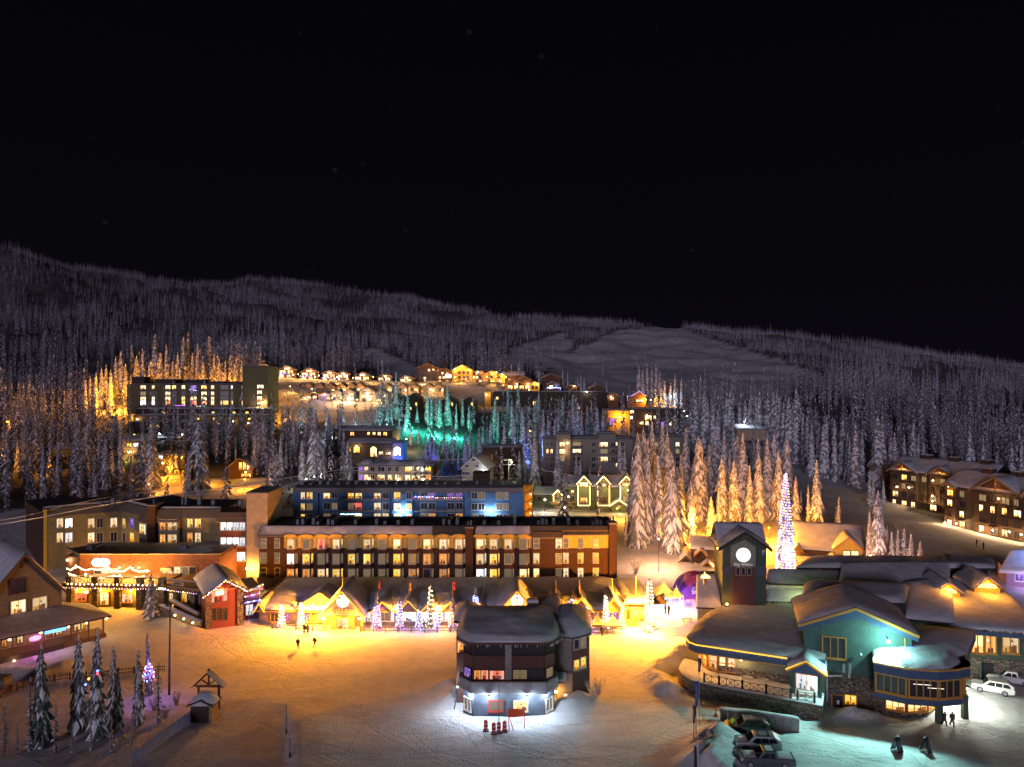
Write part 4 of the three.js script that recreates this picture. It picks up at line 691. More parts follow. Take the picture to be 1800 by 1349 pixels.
// ---------------------------------------------------------------- the dark lodge in the middle of the piste
{
const d = 88, fr = frame(832, d, 956, d), s = (px, o = 0) => fr.s(px, o), q = (py, o = 0) => fr.y(894, py, o);
const b = thing('slope_lodge', 'dark three storey lodge under deep snow with white floodlights, alone on the piste', 'lodge', fr.pt(4, 1.6, -5));
const w = fr.L, ch = 1.35, body = [[0, 0], [w, 0], [w + ch, -ch], [w + ch, -12], [-ch - .2, -12], [-ch, -ch]].map(([a, o]) => fr.pt(a, 0, o));
const lowTop = 4.95, midTop = 6.3, eave = 10.95;
part(b, 'lower_wall', planW(body, 0, lowTop), M.greyBlue);
part(b, 'upper_wall', planW(body, lowTop, eave), M.redPanel);
// balcony skirt around the front
const skirt = [[-.25, .75], [w + .25, .75], [w + ch + .5, -ch + .2], [w + ch + .5, -2.6], [-ch - .5, -2.6], [-ch - .5, -ch + .2]].map(([a, o]) => fr.pt(a, 0, o));
part(b, 'balcony', planW(skirt, lowTop, midTop), std([.3, .3, .31], { bumpMap: rep(boards, 1.3), bumpScale: .015, map: rep(coarse, 3) }));
part(b, 'balcony_rail', [fr.box(-.25, w + .25, midTop, midTop + .14, .6, .8)], M.wood);
part(b, 'soffit', planW(skirt.map((p) => p.clone().lerp(fr.pt(w / 2, 0, -5), .06)), lowTop - .25, lowTop), M.grey);
part(b, 'pilaster', fr.box(s(888), s(899), midTop, eave, 0, .12), std([.34, .32, .28], { map: rep(coarse, 2) }));
part(b, 'corner_board', [0, w].map((a) => fr.box(a - .1, a + .1, midTop, eave, -.05, .06)), M.darkWood);
const ci = sub(fr, w, 0, w + ch, -ch), cl = sub(fr, -ch, -ch, 0, 0);
const W = (x0, x1, y0, y1, k, opt = {}) => win(b, fr, s(x0), s(x1), y0, y1, .01, k, { cols: 3, mat: M.darkWood, ...opt });
W(834.5, 886.5, 9.5, 10.8, 'd', { cols: 3 }); W(901, 954, 9.5, 10.8, 'd', { cols: 3 });
W(833.5, 845, 6.4, 7.55, 'o', { cols: 1 }); W(846, 858, 6.4, 7.55, 'r', { cols: 1 }); W(861, 886, 6.4, 7.5, 'r', { cols: 2 }); W(902, 926, 6.45, 7.6, 'b', { cols: 2 }); W(929, 954, 6.45, 7.6, 'd', { cols: 2 });
part(b, 'panel', [fr.box(s(833), s(887), 7.75, 9.3, 0, .05), fr.box(s(900), s(955), 7.75, 9.3, 0, .05)], std([.085, .035, .028], { bumpMap: rep(boards, 1.2), bumpScale: .02 }));
win(b, ci, .3, 1.6, 9.5, 10.8, .01, 'd', { cols: 1, mat: M.darkWood }); win(b, ci, .3, 1.6, 6.4, 7.6, .01, 'b', { cols: 1, mat: M.darkWood }); win(b, cl, .3, 1.6, 9.5, 10.8, .01, 'd', { cols: 1, mat: M.darkWood }); win(b, cl, .3, 1.6, 6.4, 7.6, .01, 'p', { cols: 1, mat: M.darkWood });
win(b, fr, s(859), s(884), 2.5, 3.75, .01, 'b', { cols: 2, mat: M.red, fw: .07 }); win(b, fr, s(903), s(927.5), 2.5, 3.75, .01, 'y', { cols: 2, mat: M.offWhite, fw: .07 });
win(b, cl, .35, 1.5, 2.3, 3.75, .01, 'b', { cols: 2, mat: M.offWhite, fw: .1 }); win(b, ci, .35, 1.5, 2.3, 3.75, .01, 'b', { cols: 2, mat: M.offWhite, fw: .1 });
// white floodlights under the skirt
for (const [a, o, cd] of [[-.35, .1, 55], [s(860), .95, 68], [s(926), .95, 68], [w + .3, .2, 55], [-ch - .75, -2.2, 50]]) {
const p = fr.pt(a, 4.55, o), m = part(b, 'floodlight', [bar(p.clone().add(V(0, .35, -.3)), p.clone().add(V(0, .2, 0)), .08), rod(p.clone().add(V(0, .12, 0)), p.clone().add(V(0, .3, 0)), .2, .1)], M.metal);
part(m, 'bulb', ball(p, .17, 10, 8), L.white); point(b, p, WHITE, cd, .17);
}
// rear left block and right wing
const rl = [[-2.4, -4], [2, -4], [2, -13], [-2.4, -13]].map(([a, o]) => fr.pt(a, 0, o)); part(b, 'rear_wall', planW(rl, 0, 10.6), M.redPanel);
const rlf = new Frame(fr.pt(-2.4, 0, -4), fr.pt(-1.2, 0, -4)); win(b, rlf, .15, 1.05, 8.2, 9.7, .01, 'o', { cols: 1, mat: M.wood });
const wf = frame(966, 94, 1007, 93.2), wc = frame(1007, 93.2, 1036, 94.6), wing = [PL(966, 94), PL(1007, 93.2), PL(1036, 94.6), PL(1030, 104), PL(960, 104)];
part(b, 'wing_wall', planW(wing, 0, 9.9), std([.24, .22, .18], { map: rep(coarse, 3), bumpMap: rep(boards, 1.6), bumpScale: .01 }));
part(b, 'wing_panel', [wc.box(0, wc.L, 5.1, 9.85, -.3, .04), wf.box(wf.L - .1, wf.L + .02, 0, 9.85, -.2, .05)], M.redPanel); part(b, 'wing_base', [wc.box(0, wc.L + .02, 0, 5.1, -.3, .045)], M.darkWood); part(b, 'belt_course', [wf.box(0, wf.L, 4.95, 5.2, 0, .12), wc.box(0, wc.L, 4.95, 5.2, 0, .12)], M.wood);
const WC = (a, c, y0, y1, k) => win(b, wc, a, c, y0, y1, .05, k, { cols: 1, mat: M.offWhite, fw: .06 });
WC(.1, .9, 8.15, 9.35, 'd'); WC(1.2, 2, 8.15, 9.4, 'b'); WC(.1, .9, 5.45, 6.7, 'y'); WC(1.2, 2, 5.5, 6.85, 'y');
winPx(b, wf, [992, 1221, 1006, 1234], 'c', .02, { cols: 2, mat: M.offWhite }); winPx(b, wf, [970.5, 1221, 977.5, 1236], 'o', .02, { cols: 1, name: 'door', mat: M.wood, sill: false });
const pr = part(b, 'porch_roof', slab([wf.pt(-.2, 4.1, 1.3), wf.pt(2.3, 4.3, 1.3), wf.pt(2.3, 4.9, -.1), wf.pt(-.2, 4.8, -.1)], .15), M.wood); part(pr, 'snow_cover', snowQuad([wf.pt(-.2, 4.1, 1.35), wf.pt(2.35, 4.3, 1.35), wf.pt(2.35, 4.9, 0), wf.pt(-.2, 4.8, 0)], .45, 10, 8, 6), M.roofSnow);
wallLamp(b, wf.pt(wf.s(979), wf.y(979, 1213), .55), wf.n, SODW, 26, L.warm, .19);
// roofs
const ev = [[-.75, .85], [w + .75, .85], [w + ch + .8, -ch + .25], [w + ch + .8, -12.6], [-ch - .8, -12.6], [-ch - .8, -ch + .25]].map(([a, o]) => fr.pt(a, 0, o));
const roof = part(b, 'roof', planW(ev.map((p) => p.clone().lerp(fr.pt(w / 2, 0, -5.5), .03)), eave, eave + .28), M.darkWood);
part(roof, 'snow_cover', snowDome(ev, eave + .28, .19, 8, .5, { rough: .3, nr: 22, na: 96, round: .7 }), M.roofSnow);
part(roof, 'fascia', [bar(ev[0].clone().setY(eave + .12), ev[1].clone().setY(eave + .12), .1, .26), bar(ev[1].clone().setY(eave + .12), ev[2].clone().setY(eave + .12), .1, .26), bar(ev[5].clone().setY(eave + .12), ev[0].clone().setY(eave + .12), .1, .26)], M.wood);
icicles(roof, [ev[5], ev[0], ev[1], ev[2]].map((p) => p.clone().setY(eave + .05)), 60, .5);
const tl = [PL(797, 97), PL(842, 96), PL(846, 104), PL(802, 105)]; part(b, 'turret_roof', planW(tl, 10.3, 10.6), M.darkWood); part(b, 'snow_cover', snowDome(tl, 10.6, .62, 3, .35, { nr: 12, na: 40 }), M.roofSnow);
const wr = [PL(962, 93), PL(1006, 91.8), PL(1041, 93.6), PL(1036, 103.5), PL(975, 104.5)]; const wrf = part(b, 'wing_roof', planW(wr.map((p) => p.clone().lerp(PL(1003, 98), .04)), 9.9, 10.15), M.darkWood); part(wrf, 'snow_cover', snowDome(wr, 10.15, .55, 4, .45, { nr: 14, na: 60, rough: .3 }), M.roofSnow); icicles(wrf, [wr[0], wr[1], wr[2]].map((p) => p.clone().setY(9.95)), 26, .4);
const mid = [PL(930, 97), PL(985, 97), PL(990, 106), PL(935, 106)]; part(b, 'snow_cover', snowDome(mid, 10.9, .25, 2, .6, { nr: 10, na: 40 }), M.roofSnow);
const cp = V(X(936, 98.5), 0, -98.5), chm = part(b, 'chimney', bx(cp.x - .7, cp.x + .7, 10.5, 12.75, cp.z - .5, cp.z + .5), M.darkWood); part(chm, 'snow_cover', snowQuad([V(cp.x - .85, 12.75, cp.z + .6), V(cp.x + .85, 12.75, cp.z + .6), V(cp.x + .85, 12.75, cp.z - .6), V(cp.x - .85, 12.75, cp.z - .6)], .4, 8, 8, 6), M.roofSnow);
part(b, 'external_stair', [fr.bar([-ch - .3, 6.2, -2], [-ch - 1.1, 2.2, -1], .1), fr.bar([-ch - .3, 7.1, -2], [-ch - 1.1, 3.1, -1], .06)], M.metal);
}

// ---------------------------------------------------------------- the grey gabled house at the left edge
{
const fr = frame(0, 107, 195, 118), s = (px, o = 0) => fr.s(px, o), b = thing('gabled_bar', 'grey gabled house with a lit porch and neon signs at the left edge', 'bar', fr.pt(4, 1, -4));
const wallM = std([.2, .17, .12], { map: rep(coarse, 3), bumpMap: rep(laps, 1.7), bumpScale: .02 }), o = -5, e1 = s(108, o), pk = s(42, o), e0 = 2 * pk - e1, yp = fr.y(42, 977, o), ye = fr.y(112, 1037, o) + .3;
part(b, 'wall', fr.prism([[e0, 0], [e1, 0], [e1, ye], [pk, yp], [e0, ye]], -19, o), wallM);
gable(b, fr, { s0: e0, s1: e1, o0: -19, o1: o, ye, yr: yp + .2, ov: .6, t: .25, snow: .35, mat: M.roof, barge: M.wood, nu: 8, nv: 10 });
winPx(b, fr, [18, 1018, 45, 1042], 'd', o + .02, { cols: 2, rows: 2, mat: M.wood }); winPx(b, fr, [19, 1056, 44, 1077], 'w', o + .02, { cols: 2, mat: M.offWhite }); winPx(b, fr, [57, 1050.5, 81, 1071], 'w', o + .02, { cols: 2, mat: M.offWhite });
part(b, 'gable_vent', fr.box(s(35, o), s(40, o), fr.y(38, 998, o), fr.y(38, 987, o), o, o + .06), M.darkWood);
const a = -8, L1 = fr.L, yE = 4.55;
part(b, 'lower_wall', fr.box(a, s(150), 0, yE + .2, -6, -3.6), std([.32, .2, .13], { map: rep(coarse, 3) }));
const rf = part(b, 'porch_roof', [slab([fr.pt(a, yE, .3), fr.pt(L1, yE, .3), fr.pt(s(104, -5), 6.5, -5), fr.pt(a, 6.5, -5)], .22), slab([fr.pt(L1, yE, .3), fr.pt(L1 - .6, yE, -10), fr.pt(s(104, -5), 6.5, -7), fr.pt(s(104, -5), 6.5, -5)], .22)], M.roof);
parts(rf, 'snow_cover', [snowQuad([fr.pt(a, yE + .02, .25), fr.pt(L1 - .1, yE + .02, .25), fr.pt(s(104, -5), 6.5, -4.9), fr.pt(a, 6.5, -4.9)], .16, 30, 10, 10, 1.1), snowQuad([fr.pt(L1, yE, .2), fr.pt(L1 - .6, yE, -9.8), fr.pt(s(104, -5), 6.5, -7), fr.pt(s(104, -5), 6.5, -5)], .2, 10, 10)], std([.42, .4, .42], { map: rep(coarse, 5), bumpMap: rep(grain, 3), bumpScale: .05 }));
part(b, 'deck', fr.box(a, s(186), .6, 1.75, -4, .1), M.wood); part(b, 'deck_skirt', fr.box(a, s(112), -.5, 1.7, .1, .22), M.darkWood);
for (const px of [20, 75, 123, 154, 180]) part(b, 'post', fr.box(s(px), s(px) + .22, .5, yE, -.2, .02), M.wood);
const rl = part(b, 'railing', [fr.box(a, s(112), 2.65, 2.75, 0, .1)], M.wood); part(rl, 'baluster', Array.from({ length: 60 }, (_, k) => fr.box(a + k * .3, a + k * .3 + .06, 1.75, 2.65, .02, .08)), M.wood, { kind: 'stuff' });
for (const [px, k, w] of [[3, 'o', 7], [30, 'w', 9], [84, 'o', 10], [98, 'w', 9], [130, 'w', 10], [143, 'y', 6]]) win(b, fr, s(px, -3.6), s(px + w, -3.6), 2.2, 3.9, -3.58, k, { cols: 2, mat: M.wood });
for (const px of [17, 72, 121, 154, 188]) wallLamp(b, fr.pt(s(px), yE - .5, -.35), fr.n, WARM, 16, L.warm, .19);
const m = new THREE.SphereGeometry(.5, 16, 10); m.scale(1.6, .8, .3); m.translate(s(61), yE - 1, .15); part(b, 'neon_sign', fr.apply(m), L.signMagenta); point(b, fr.pt(s(61), yE - 1.1, .7), [1, .1, .9], 12, .3);
part(b, 'neon_sign', fr.box(s(78), s(115), yE - .75, yE - .3, .1, .2), L.signBlue); point(b, fr.pt(s(96), yE - .8, .8), [.15, .4, 1], 8, .3);
part(b, 'deck_lamp', ball(fr.pt(s(23), .9, .5), .16, 8, 6), L.warm); point(b, fr.pt(s(23), .9, .5), WARM, 8, .16);
part(b, 'skylight', [fr.prism([[s(18, -2), 0], [s(24, -2), 0], [s(24, -2), .01]], 0, .01)], M.metal);
const p0 = V(X(3, 96), .2, -96); part(b, 'stone_pier', bx(p0.x - 2.2, p0.x + .7, -.5, 3.4, p0.z - 1, p0.z + .6), M.stone);
}

// ---------------------------------------------------------------- the green lodge complex on the right
const ropeLight = (parent, pts, mat, r = .07) => { const seg = pts.slice(1).map((p, i) => rod(pts[i], p, r, r, 5)); part(parent, 'rope_light', seg, mat); };
{
const b = thing('curved_shop', 'low lodge shop with a rounded snow roof edged by amber lights beside the terrace', 'lodge', V(X(1330, 96), 3, -96));
const floor = 3.3, yE = 6.75;
const wl = [PL(1232, 101), PL(1245, 98.4), PL(1262, 97.4), PL(1440, 92.3)], wallPoly = [...wl, PL(1452, 104), PL(1400, 112), PL(1270, 113)];
part(b, 'wall', planW(wallPoly, 1, yE + .4), std([.17, .19, .13], { bumpMap: rep(boards, 2.2), bumpScale: .03, map: rep(coarse, 4) }));
const base = [PL(1262, 97.2), PL(1440, 92.1), PL(1440, 92.6), PL(1262, 97.7)]; part(b, 'stone_base', planW(base, 2, floor + 1.15), M.stone);
const ea = [PL(1206, 98.6), PL(1211, 96.9), PL(1225, 95.8), PL(1384, 91), PL(1384, 91.2)], ev = [PL(1206, 98.6), PL(1211, 96.9), PL(1225, 95.8), PL(1386, 91.2), PL(1450, 90.6), PL(1462, 100), PL(1452, 112.5), PL(1352, 114), PL(1268, 113), PL(1232, 107)];
const roof = part(b, 'roof', planW(ev, yE, yE + 1.05), M.fascia); part(roof, 'soffit_trim', planW(ev.map((p) => p.clone().lerp(PL(1340, 102), .006)), yE - .16, yE - .003), M.trim);
part(roof, 'snow_cover', snowDome(ev, yE + 1.05, .055, 6, .4, { nr: 24, na: 110, round: 1.4, rough: .5 }), M.roofSnow);
ropeLight(b, [[1206, 98.4], [1211, 96.7], [1225, 95.6], [1384, 90.9]].map(([px, d]) => PL(px, d).setY(yE + 1.08)), L.ropeAmber, .1);
const f1 = new Frame(wl[1], wl[2]), f2 = new Frame(wl[2], wl[3]), f0 = new Frame(wl[0], wl[1]);
const WW = (f, r, k, opt = {}) => winPx(b, f, r, k, .02, { mat: M.trim, fw: .16, ...opt });
WW(f0, [1236.5, 1151, 1243.5, 1171], 'y', { cols: 1, rows: 2 }); WW(f1, [1248, 1152, 1260, 1174], 'w', { cols: 1, rows: 2 }); WW(f2, [1265.5, 1154, 1275, 1178], 'w', { cols: 1, rows: 2 }); WW(f2, [1281, 1156, 1291, 1179], 'w', { cols: 1, rows: 2 });
wallLamp(b, f2.pt(f2.s(1304), 5.9, .55), f2.n, WARM, 40, L.warm, .22); wallLamp(b, f1.pt(f1.L * .5, 6.1, .5), f1.n, SODW, 34, L.warm, .2); wallLamp(b, f0.pt(.5, 6, .6), f0.n, SODW, 60, L.warm, .22);
for (const [px, w] of [[1306, 18], [1334, 18]]) part(b, 'bench', [f2.box(f2.s(px), f2.s(px + w), floor + .45, floor + .55, .6, 1.1), f2.box(f2.s(px), f2.s(px) + .1, floor, floor + .45, .65, 1.05), f2.box(f2.s(px + w) - .1, f2.s(px + w), floor, floor + .45, .65, 1.05)], M.offWhite);
// gabled entry
const ef = frame(1386, 90.6, 1449, 88.8), m = ef.L / 2;
part(b, 'entry_gable', ef.prism([[0, 6.15], [ef.L, 6.15], [ef.L, 6.55], [m, 7.75], [0, 6.55]], -4, -.35), M.fascia);
gable(b, ef, { s0: .2, s1: ef.L - .2, o0: -6, o1: -.2, ye: 6.75, yr: 7.95, ov: .45, t: .2, snow: .5, barge: M.trim, nu: 6, nv: 8 });
ropeLight(b, [ef.pt(-.3, 6.62, .28), ef.pt(m, 8.05, .28), ef.pt(ef.L + .3, 6.62, .28), ef.pt(ef.L + .3, 7.2, .2)], L.ropeAmber, .09);
for (const a of [.3, ef.L - .8]) part(b, 'entry_post', ef.box(a, a + .5, 1.8, 6.2, -1, -.45), M.green);
const df = new Frame(ef.pt(0, 0, -2.4), ef.pt(ef.L, 0, -2.4)); for (const a of [0, ef.L - .7]) part(b, 'entry_wall', df.box(a, a + .7, floor, 6.2, -.3, 0), M.green);
for (const k of [0, 1]) { const dr = win(b, df, lerp(.75, ef.L - .75, k / 2) + .05, lerp(.75, ef.L - .75, (k + 1) / 2) - .05, floor, floor + 2.05, 0, 'c', { cols: 2, name: 'door', mat: M.trim, sill: false }); part(dr, 'handle', df.box(m - .16 + k * .26, m - .1 + k * .26, floor + .8, floor + 1.3, .1, .18), M.metal); }
const arch = Array.from({ length: 13 }, (_, i) => { const t = Math.PI * i / 12; return [m - (m - .75) * Math.cos(t), floor + 2.1 + .6 * Math.sin(t)]; }); part(b, 'arch_light', df.prism(arch, 0, .05), pane('c')); wallLamp(b, df.pt(m, 6, 1.1), df.n, WARM, 22, L.warm, .15);
icicles(roof, [PL(1225, 95.8), PL(1384, 91)].map((p) => p.setY(yE + 1)), 40, .25);
}
{ // the stone walled terrace with its railing
const b = thing('stone_terrace', 'snowy terrace with a stone wall and dark railing before the curved shop', 'terrace', V(X(1330, 93), 2, -93)), floor = 3.25;
const edge = [PL(1192, 99.5), PL(1198, 97), PL(1215, 95.2), PL(1240, 93.8), PL(1340, 90.6), PL(1446, 87.6)], top = [...edge, PL(1452, 93), PL(1262, 98.5), PL(1225, 102), PL(1204, 103)];
part(b, 'stone_wall', planW(top, .3, floor), M.stone); part(b, 'snow_cover', snowDome(top, floor, .02, 3, .16, { nr: 10, na: 90, rough: .5 }), M.snow);
const ps = [PL(1238, 94.4), PL(1264, 93.4), PL(1305, 92.1), PL(1347, 90.8), PL(1390, 89.5)];
const rail = (a, c) => {
const post = (p) => part(b, 'post', bar(p.clone().setY(floor - .1), p.clone().setY(floor + 1.35), .2), M.black); post(a); post(c);
part(b, 'rail', [bar(a.clone().setY(floor + 1.15), c.clone().setY(floor + 1.15), .07), bar(a.clone().setY(floor + .2), c.clone().setY(floor + .2), .06)], M.black);
const n = Math.max(2, Math.round(a.distanceTo(c) / 1.05)); for (let k = 0; k < n; k++) { const p = a.clone().lerp(c, k / n), q = a.clone().lerp(c, (k + 1) / n); part(b, 'cross_brace', [bar(p.clone().setY(floor + .22), q.clone().setY(floor + 1.12), .045), bar(p.clone().setY(floor + 1.12), q.clone().setY(floor + .22), .045), bar(q.clone().setY(floor + .2), q.clone().setY(floor + 1.15), .05)], M.black); }
};
for (let i = 0; i < ps.length - 1; i++) rail(ps[i], ps[i + 1]); rail(PL(1402, 89.1), PL(1432, 88.3));
part(b, 'notice_board', [bar(PL(1281, 92.6).setY(2.3), PL(1310, 91.7).setY(2.3), .08, .5)], M.darkWood);
}
{ // row of concrete blocks between the bank and the parked cars: each block a part
const a = XZ(1266, 1266, 2.1), c = XZ(1405, 1284, 2.1), b = thing('block_wall', 'low wall of big concrete blocks behind the parked dark car', 'retaining wall', V(a[0], 1.5, a[1])); const p = V(a[0], 0, a[1]), q = V(c[0], 0, c[1]), n = 10;
for (let i = 0; i < n; i++) { const u = p.clone().lerp(q, (i + .02) / n), v = p.clone().lerp(q, (i + .98) / n), h = rr(-.04, .04); part(b, 'block', bar(u.clone().setY(2.5 + h), v.clone().setY(2.5 + h - .02), .7, 2), M.concrete); }
part(b, 'snow_cover', snowQuad([p.clone().setY(3.5).add(V(0, 0, .35)), q.clone().setY(3.5).add(V(0, 0, .35)), q.clone().setY(3.5).add(V(0, 0, -.4)), p.clone().setY(3.5).add(V(0, 0, -.4))], .18, 30, 4, 6, .8), M.snow);
}
{ // clock tower
const d = 112, fr = frame(1270, d, 1347, d - .6), s = (px, o = 0) => fr.s(px, o), y = (py, o = 0) => fr.y(1306, py, o), w = fr.L, m = w / 2;
const b = thing('clock_tower', 'square clock tower with a glowing white dial and a snowy cross gabled roof', 'clock tower', fr.pt(m, 7, -3));
const yt = y(961), yr = y(936), dp = 6.6;
part(b, 'wall', fr.prism([[0, 4], [w, 4], [w, yt], [m, yr - .2], [0, yt]], -dp, 0), M.deepGreen);
part(b, 'lower_panel', fr.box(s(1287), s(1327), 7, y(1012), 0, .22), M.redPanel); part(b, 'dial_panel', fr.prism([[s(1284), y(996)], [s(1328), y(996)], [s(1328), yt + .1], [m, yr - 1.1], [s(1284), yt + .1]], 0, .25), std([.17, .17, .14], { bumpMap: rep(boards, 1.5), bumpScale: .01 }));
part(b, 'slot_panel', fr.box(s(1287), s(1327), y(1012), y(995.5), 0, .2), M.redPanel);
for (const [a, c] of [[-.06, s(1287)], [s(1327), w + .06]]) part(b, 'belt_course', fr.box(a, c, y(1011.5), y(996.5), 0, .12), M.greyBlue);
for (const px of [1296.5, 1306, 1316.5]) win(b, fr, s(px) - .25, s(px) + .25, y(1010.5), y(998), .2, 'd', { cols: 1, mat: M.tan, fw: .06, sill: false });
const disc = new THREE.CylinderGeometry(1.1, 1.1, .12, 36); disc.rotateX(Math.PI / 2); disc.translate(s(1306), y(975), .34); const dial = part(b, 'clock_dial', fr.apply(disc), L.clock);
const ring = new THREE.TorusGeometry(1.14, .06, 8, 36); ring.translate(s(1306), y(975), .38); part(dial, 'rim', fr.apply(ring), M.offWhite);
part(dial, 'hand', [fr.bar([s(1306), y(975), .42], [s(1306) + .3, y(975) + .16, .42], .05), fr.bar([s(1306) - .12, y(975) - .08, .43], [s(1306) + .2, y(975) + .12, .43], .06)], M.black);
point(b, fr.pt(s(1306), y(975), 1.3), [.95, 1, .9], 5, .9);
part(b, 'lettering', letters(fr, 'Big White', s(1306), y(994.5), .26, .44, font, .07), std([.9, .85, .75]));
gable(b, fr, { s0: 0, s1: w, o0: -dp, o1: 0, ye: yt, yr, ov: .75, t: .3, snow: .42, barge: M.darkWood, nu: 8, nv: 8 });
const sideF = fr; gable(b, sideF, { s0: 0, s1: w, o0: -dp, o1: -2.3, ye: yt + .5, yr: yr + .3, ov: .5, t: .28, snow: .38, axis: 's', nu: 8, nv: 8 });
icicles(b, [fr.pt(-.7, yt - .5, .7), fr.pt(.2, yt - .2, .8)], 8, .8); icicles(b, [fr.pt(w - .9, yt - .3, .8), fr.pt(w + .6, yt - .5, .7)], 8, .9);
wallLamp(b, fr.pt(-.75, yt - .3, .3), fr.n, SOD, 10, L.sodium, .2);
const fp = fr.pt(.5, 8.55, 1); part(b, 'floodlight', [fr.box(.2, .7, 8.1, 8.4, .8, 1.2)], M.metal); part(b, 'flood_lens', ball(fp, .2, 8, 6), L.sodium); point(b, fp, SOD, 22, .2);
}
{ // roofs behind the tower
const b = thing('rear_hall', 'low hall with a broad snow roof behind the clock tower', 'hall', V(X(1400, 118), 6, -118));
part(b, 'wall', [planW([PL(1226, 117), PL(1272, 116), PL(1276, 124), PL(1230, 124)], 2, 10.3), planW([PL(1345, 116.5), PL(1480, 115), PL(1485, 124), PL(1350, 124)], 2, 10)], M.cream);
const q1 = [PL(1224, 112.5).setY(7.6), PL(1268, 112).setY(7.6), PL(1266, 119).setY(10.9), PL(1224, 119).setY(10.9)], q2 = [PL(1347, 114).setY(8.1), PL(1478, 112.5).setY(8.2), PL(1478, 121).setY(11), PL(1350, 122).setY(11)];
const rf = part(b, 'roof', [slab(q1, .25), slab(q2, .25)], M.roof); parts(rf, 'snow_cover', [snowQuad(q1, .55, 12, 12), snowQuad(q2, .6, 24, 12)], M.roofSnow); icicles(b, [q2[0], q2[1]], 40, .9);
const p = PL(1415, 112.5).setY(10.2); // lamp hidden in the well between the roofs
part(b, 'roof_lamp', ball(p, .18, 8, 6), glow(.8, 1, .5, 5)); point(b, p, [.8, 1, .45], 30, .2);
}
{ // green gabled block
const fr = frame(1409, 93.2, 1606, 89.4), s = (px, o = 0) => fr.s(px, o), w = fr.L, m = s(1503), b = thing('green_lodge', 'tall green gabled lodge block with a blue edged roof, lit by a teal floodlight', 'lodge', fr.pt(m, 2, -4));
const ye = 11.5, yr = 14.15, yy = (px, py, o = 0) => fr.y(px, py, o);
part(b, 'wall', fr.prism([[.3, 4], [s(1537), 4], [s(1537), 8.3], [w - .2, 8.3], [w - .2, ye], [m, yr - .25], [.3, ye]], -11, 0), M.green);
part(b, 'stone_base', fr.box(s(1437), s(1545), 0, 5.6, -8, .18), M.stone);
part(b, 'gable_fascia', [fr.prism([[-.4, ye - .75], [-.4, ye + .15], [m, yr + .02], [m, yr - 1.05]], .5, .7), fr.prism([[w + .4, ye - .75], [w + .4, ye + .15], [m, yr + .02], [m, yr - 1.05]], .5, .697)], M.fascia);
gable(b, fr, { s0: 0, s1: w, o0: -10, o1: .2, ye: ye + .1, yr: yr + .1, sm: m, ov: .5, t: .25, snow: .5, barge: M.trim, nu: 10, nv: 10 });
winPx(b, fr, [1447, 1121, 1486, 1156], 'd', .02, { cols: 3, mat: M.trim, fw: .14 });
winPx(b, fr, [1485.5, 1222, 1505, 1238], 'y', .2, { cols: 2, mat: M.trim, fw: .1 }); winPx(b, fr, [1463, 1222, 1482, 1252], 'd', .2, { cols: 1, name: 'door', mat: M.trim, sill: false });
part(b, 'door_sign', fr.box(s(1471), s(1475), yy(1473, 1237), yy(1473, 1230), .3, .33), M.white);
part(b, 'wall_spotlight', [fr.bar([s(1503), yy(1503, 1154), .3], [s(1512), yy(1512, 1146), .9], .3)], M.steel);
part(b, 'flue', [rod(fr.pt(s(1492), 5.4, .7), fr.pt(s(1492), 7.2, .7), .22), rod(fr.pt(s(1482), 6, .6), fr.pt(s(1482), 7, .6), .25)], M.steel); part(b, 'pipe', [rod(fr.pt(s(1453), 2, .5), fr.pt(s(1453), 5.2, .5), .16), rod(fr.pt(s(1453), 5.2, .5), fr.pt(s(1480), 5.5, .5), .16)], M.steel);
// recessed balcony with doors
const rb = 8.3; part(b, 'balcony_back', fr.box(s(1537), w - .2, rb, ye, -3, -2.2), M.green); win(b, fr, s(1549), s(1579), rb + .3, rb + 2, -2.2, 'c', { cols: 3, name: 'balcony_door', mat: M.white, fw: .12 }); win(b, fr, s(1581), s(1590), rb + .3, rb + 1.9, -2.2, 'o', { cols: 1, mat: M.trim });
win(b, fr, s(1538.5), s(1543), rb + .3, rb + 1.9, -2.18, 'w', { cols: 1, mat: M.trim });
const lp = fr.pt(s(1556), 10.9, 2); part(b, 'floodlight', [bar(lp.clone().add(V(0, .5, -.5)), lp.clone().add(V(0, .1, 0)), .12)], M.metal); part(b, 'flood_lens', ball(lp, .22, 12, 10), glow(.55, 1, .95, 14)); point(b, lp, TEAL, 150, .22); spot(b, lp.clone().add(V(0, 0, .35)), ground(1420, 1330), TEAL, 1500, 1.05, .7, .22);
part(b, 'blue_lit_sign', fr.box(s(1592), s(1606), 8.6, 9.9, -.4, .1), glow(.05, .1, 1, 1.6)); part(b, 'post', [fr.box(s(1590), s(1592), rb, ye - .6, -.1, .1)], M.trim);
const rear = [PL(1408, 101), PL(1592, 99), PL(1600, 108), PL(1415, 109)]; part(b, 'rear_roof', planW(rear, 10.5, 12.4), M.roof); part(b, 'snow_cover', snowDome(rear, 12.4, .08, 3, .7, { nr: 10, na: 50, round: .9 }), M.roofSnow); part(b, 'roof_unit', bx(X(1490, 99), X(1506, 99), 12.5, 14.2, -100, -98.5), M.darkWood);
}
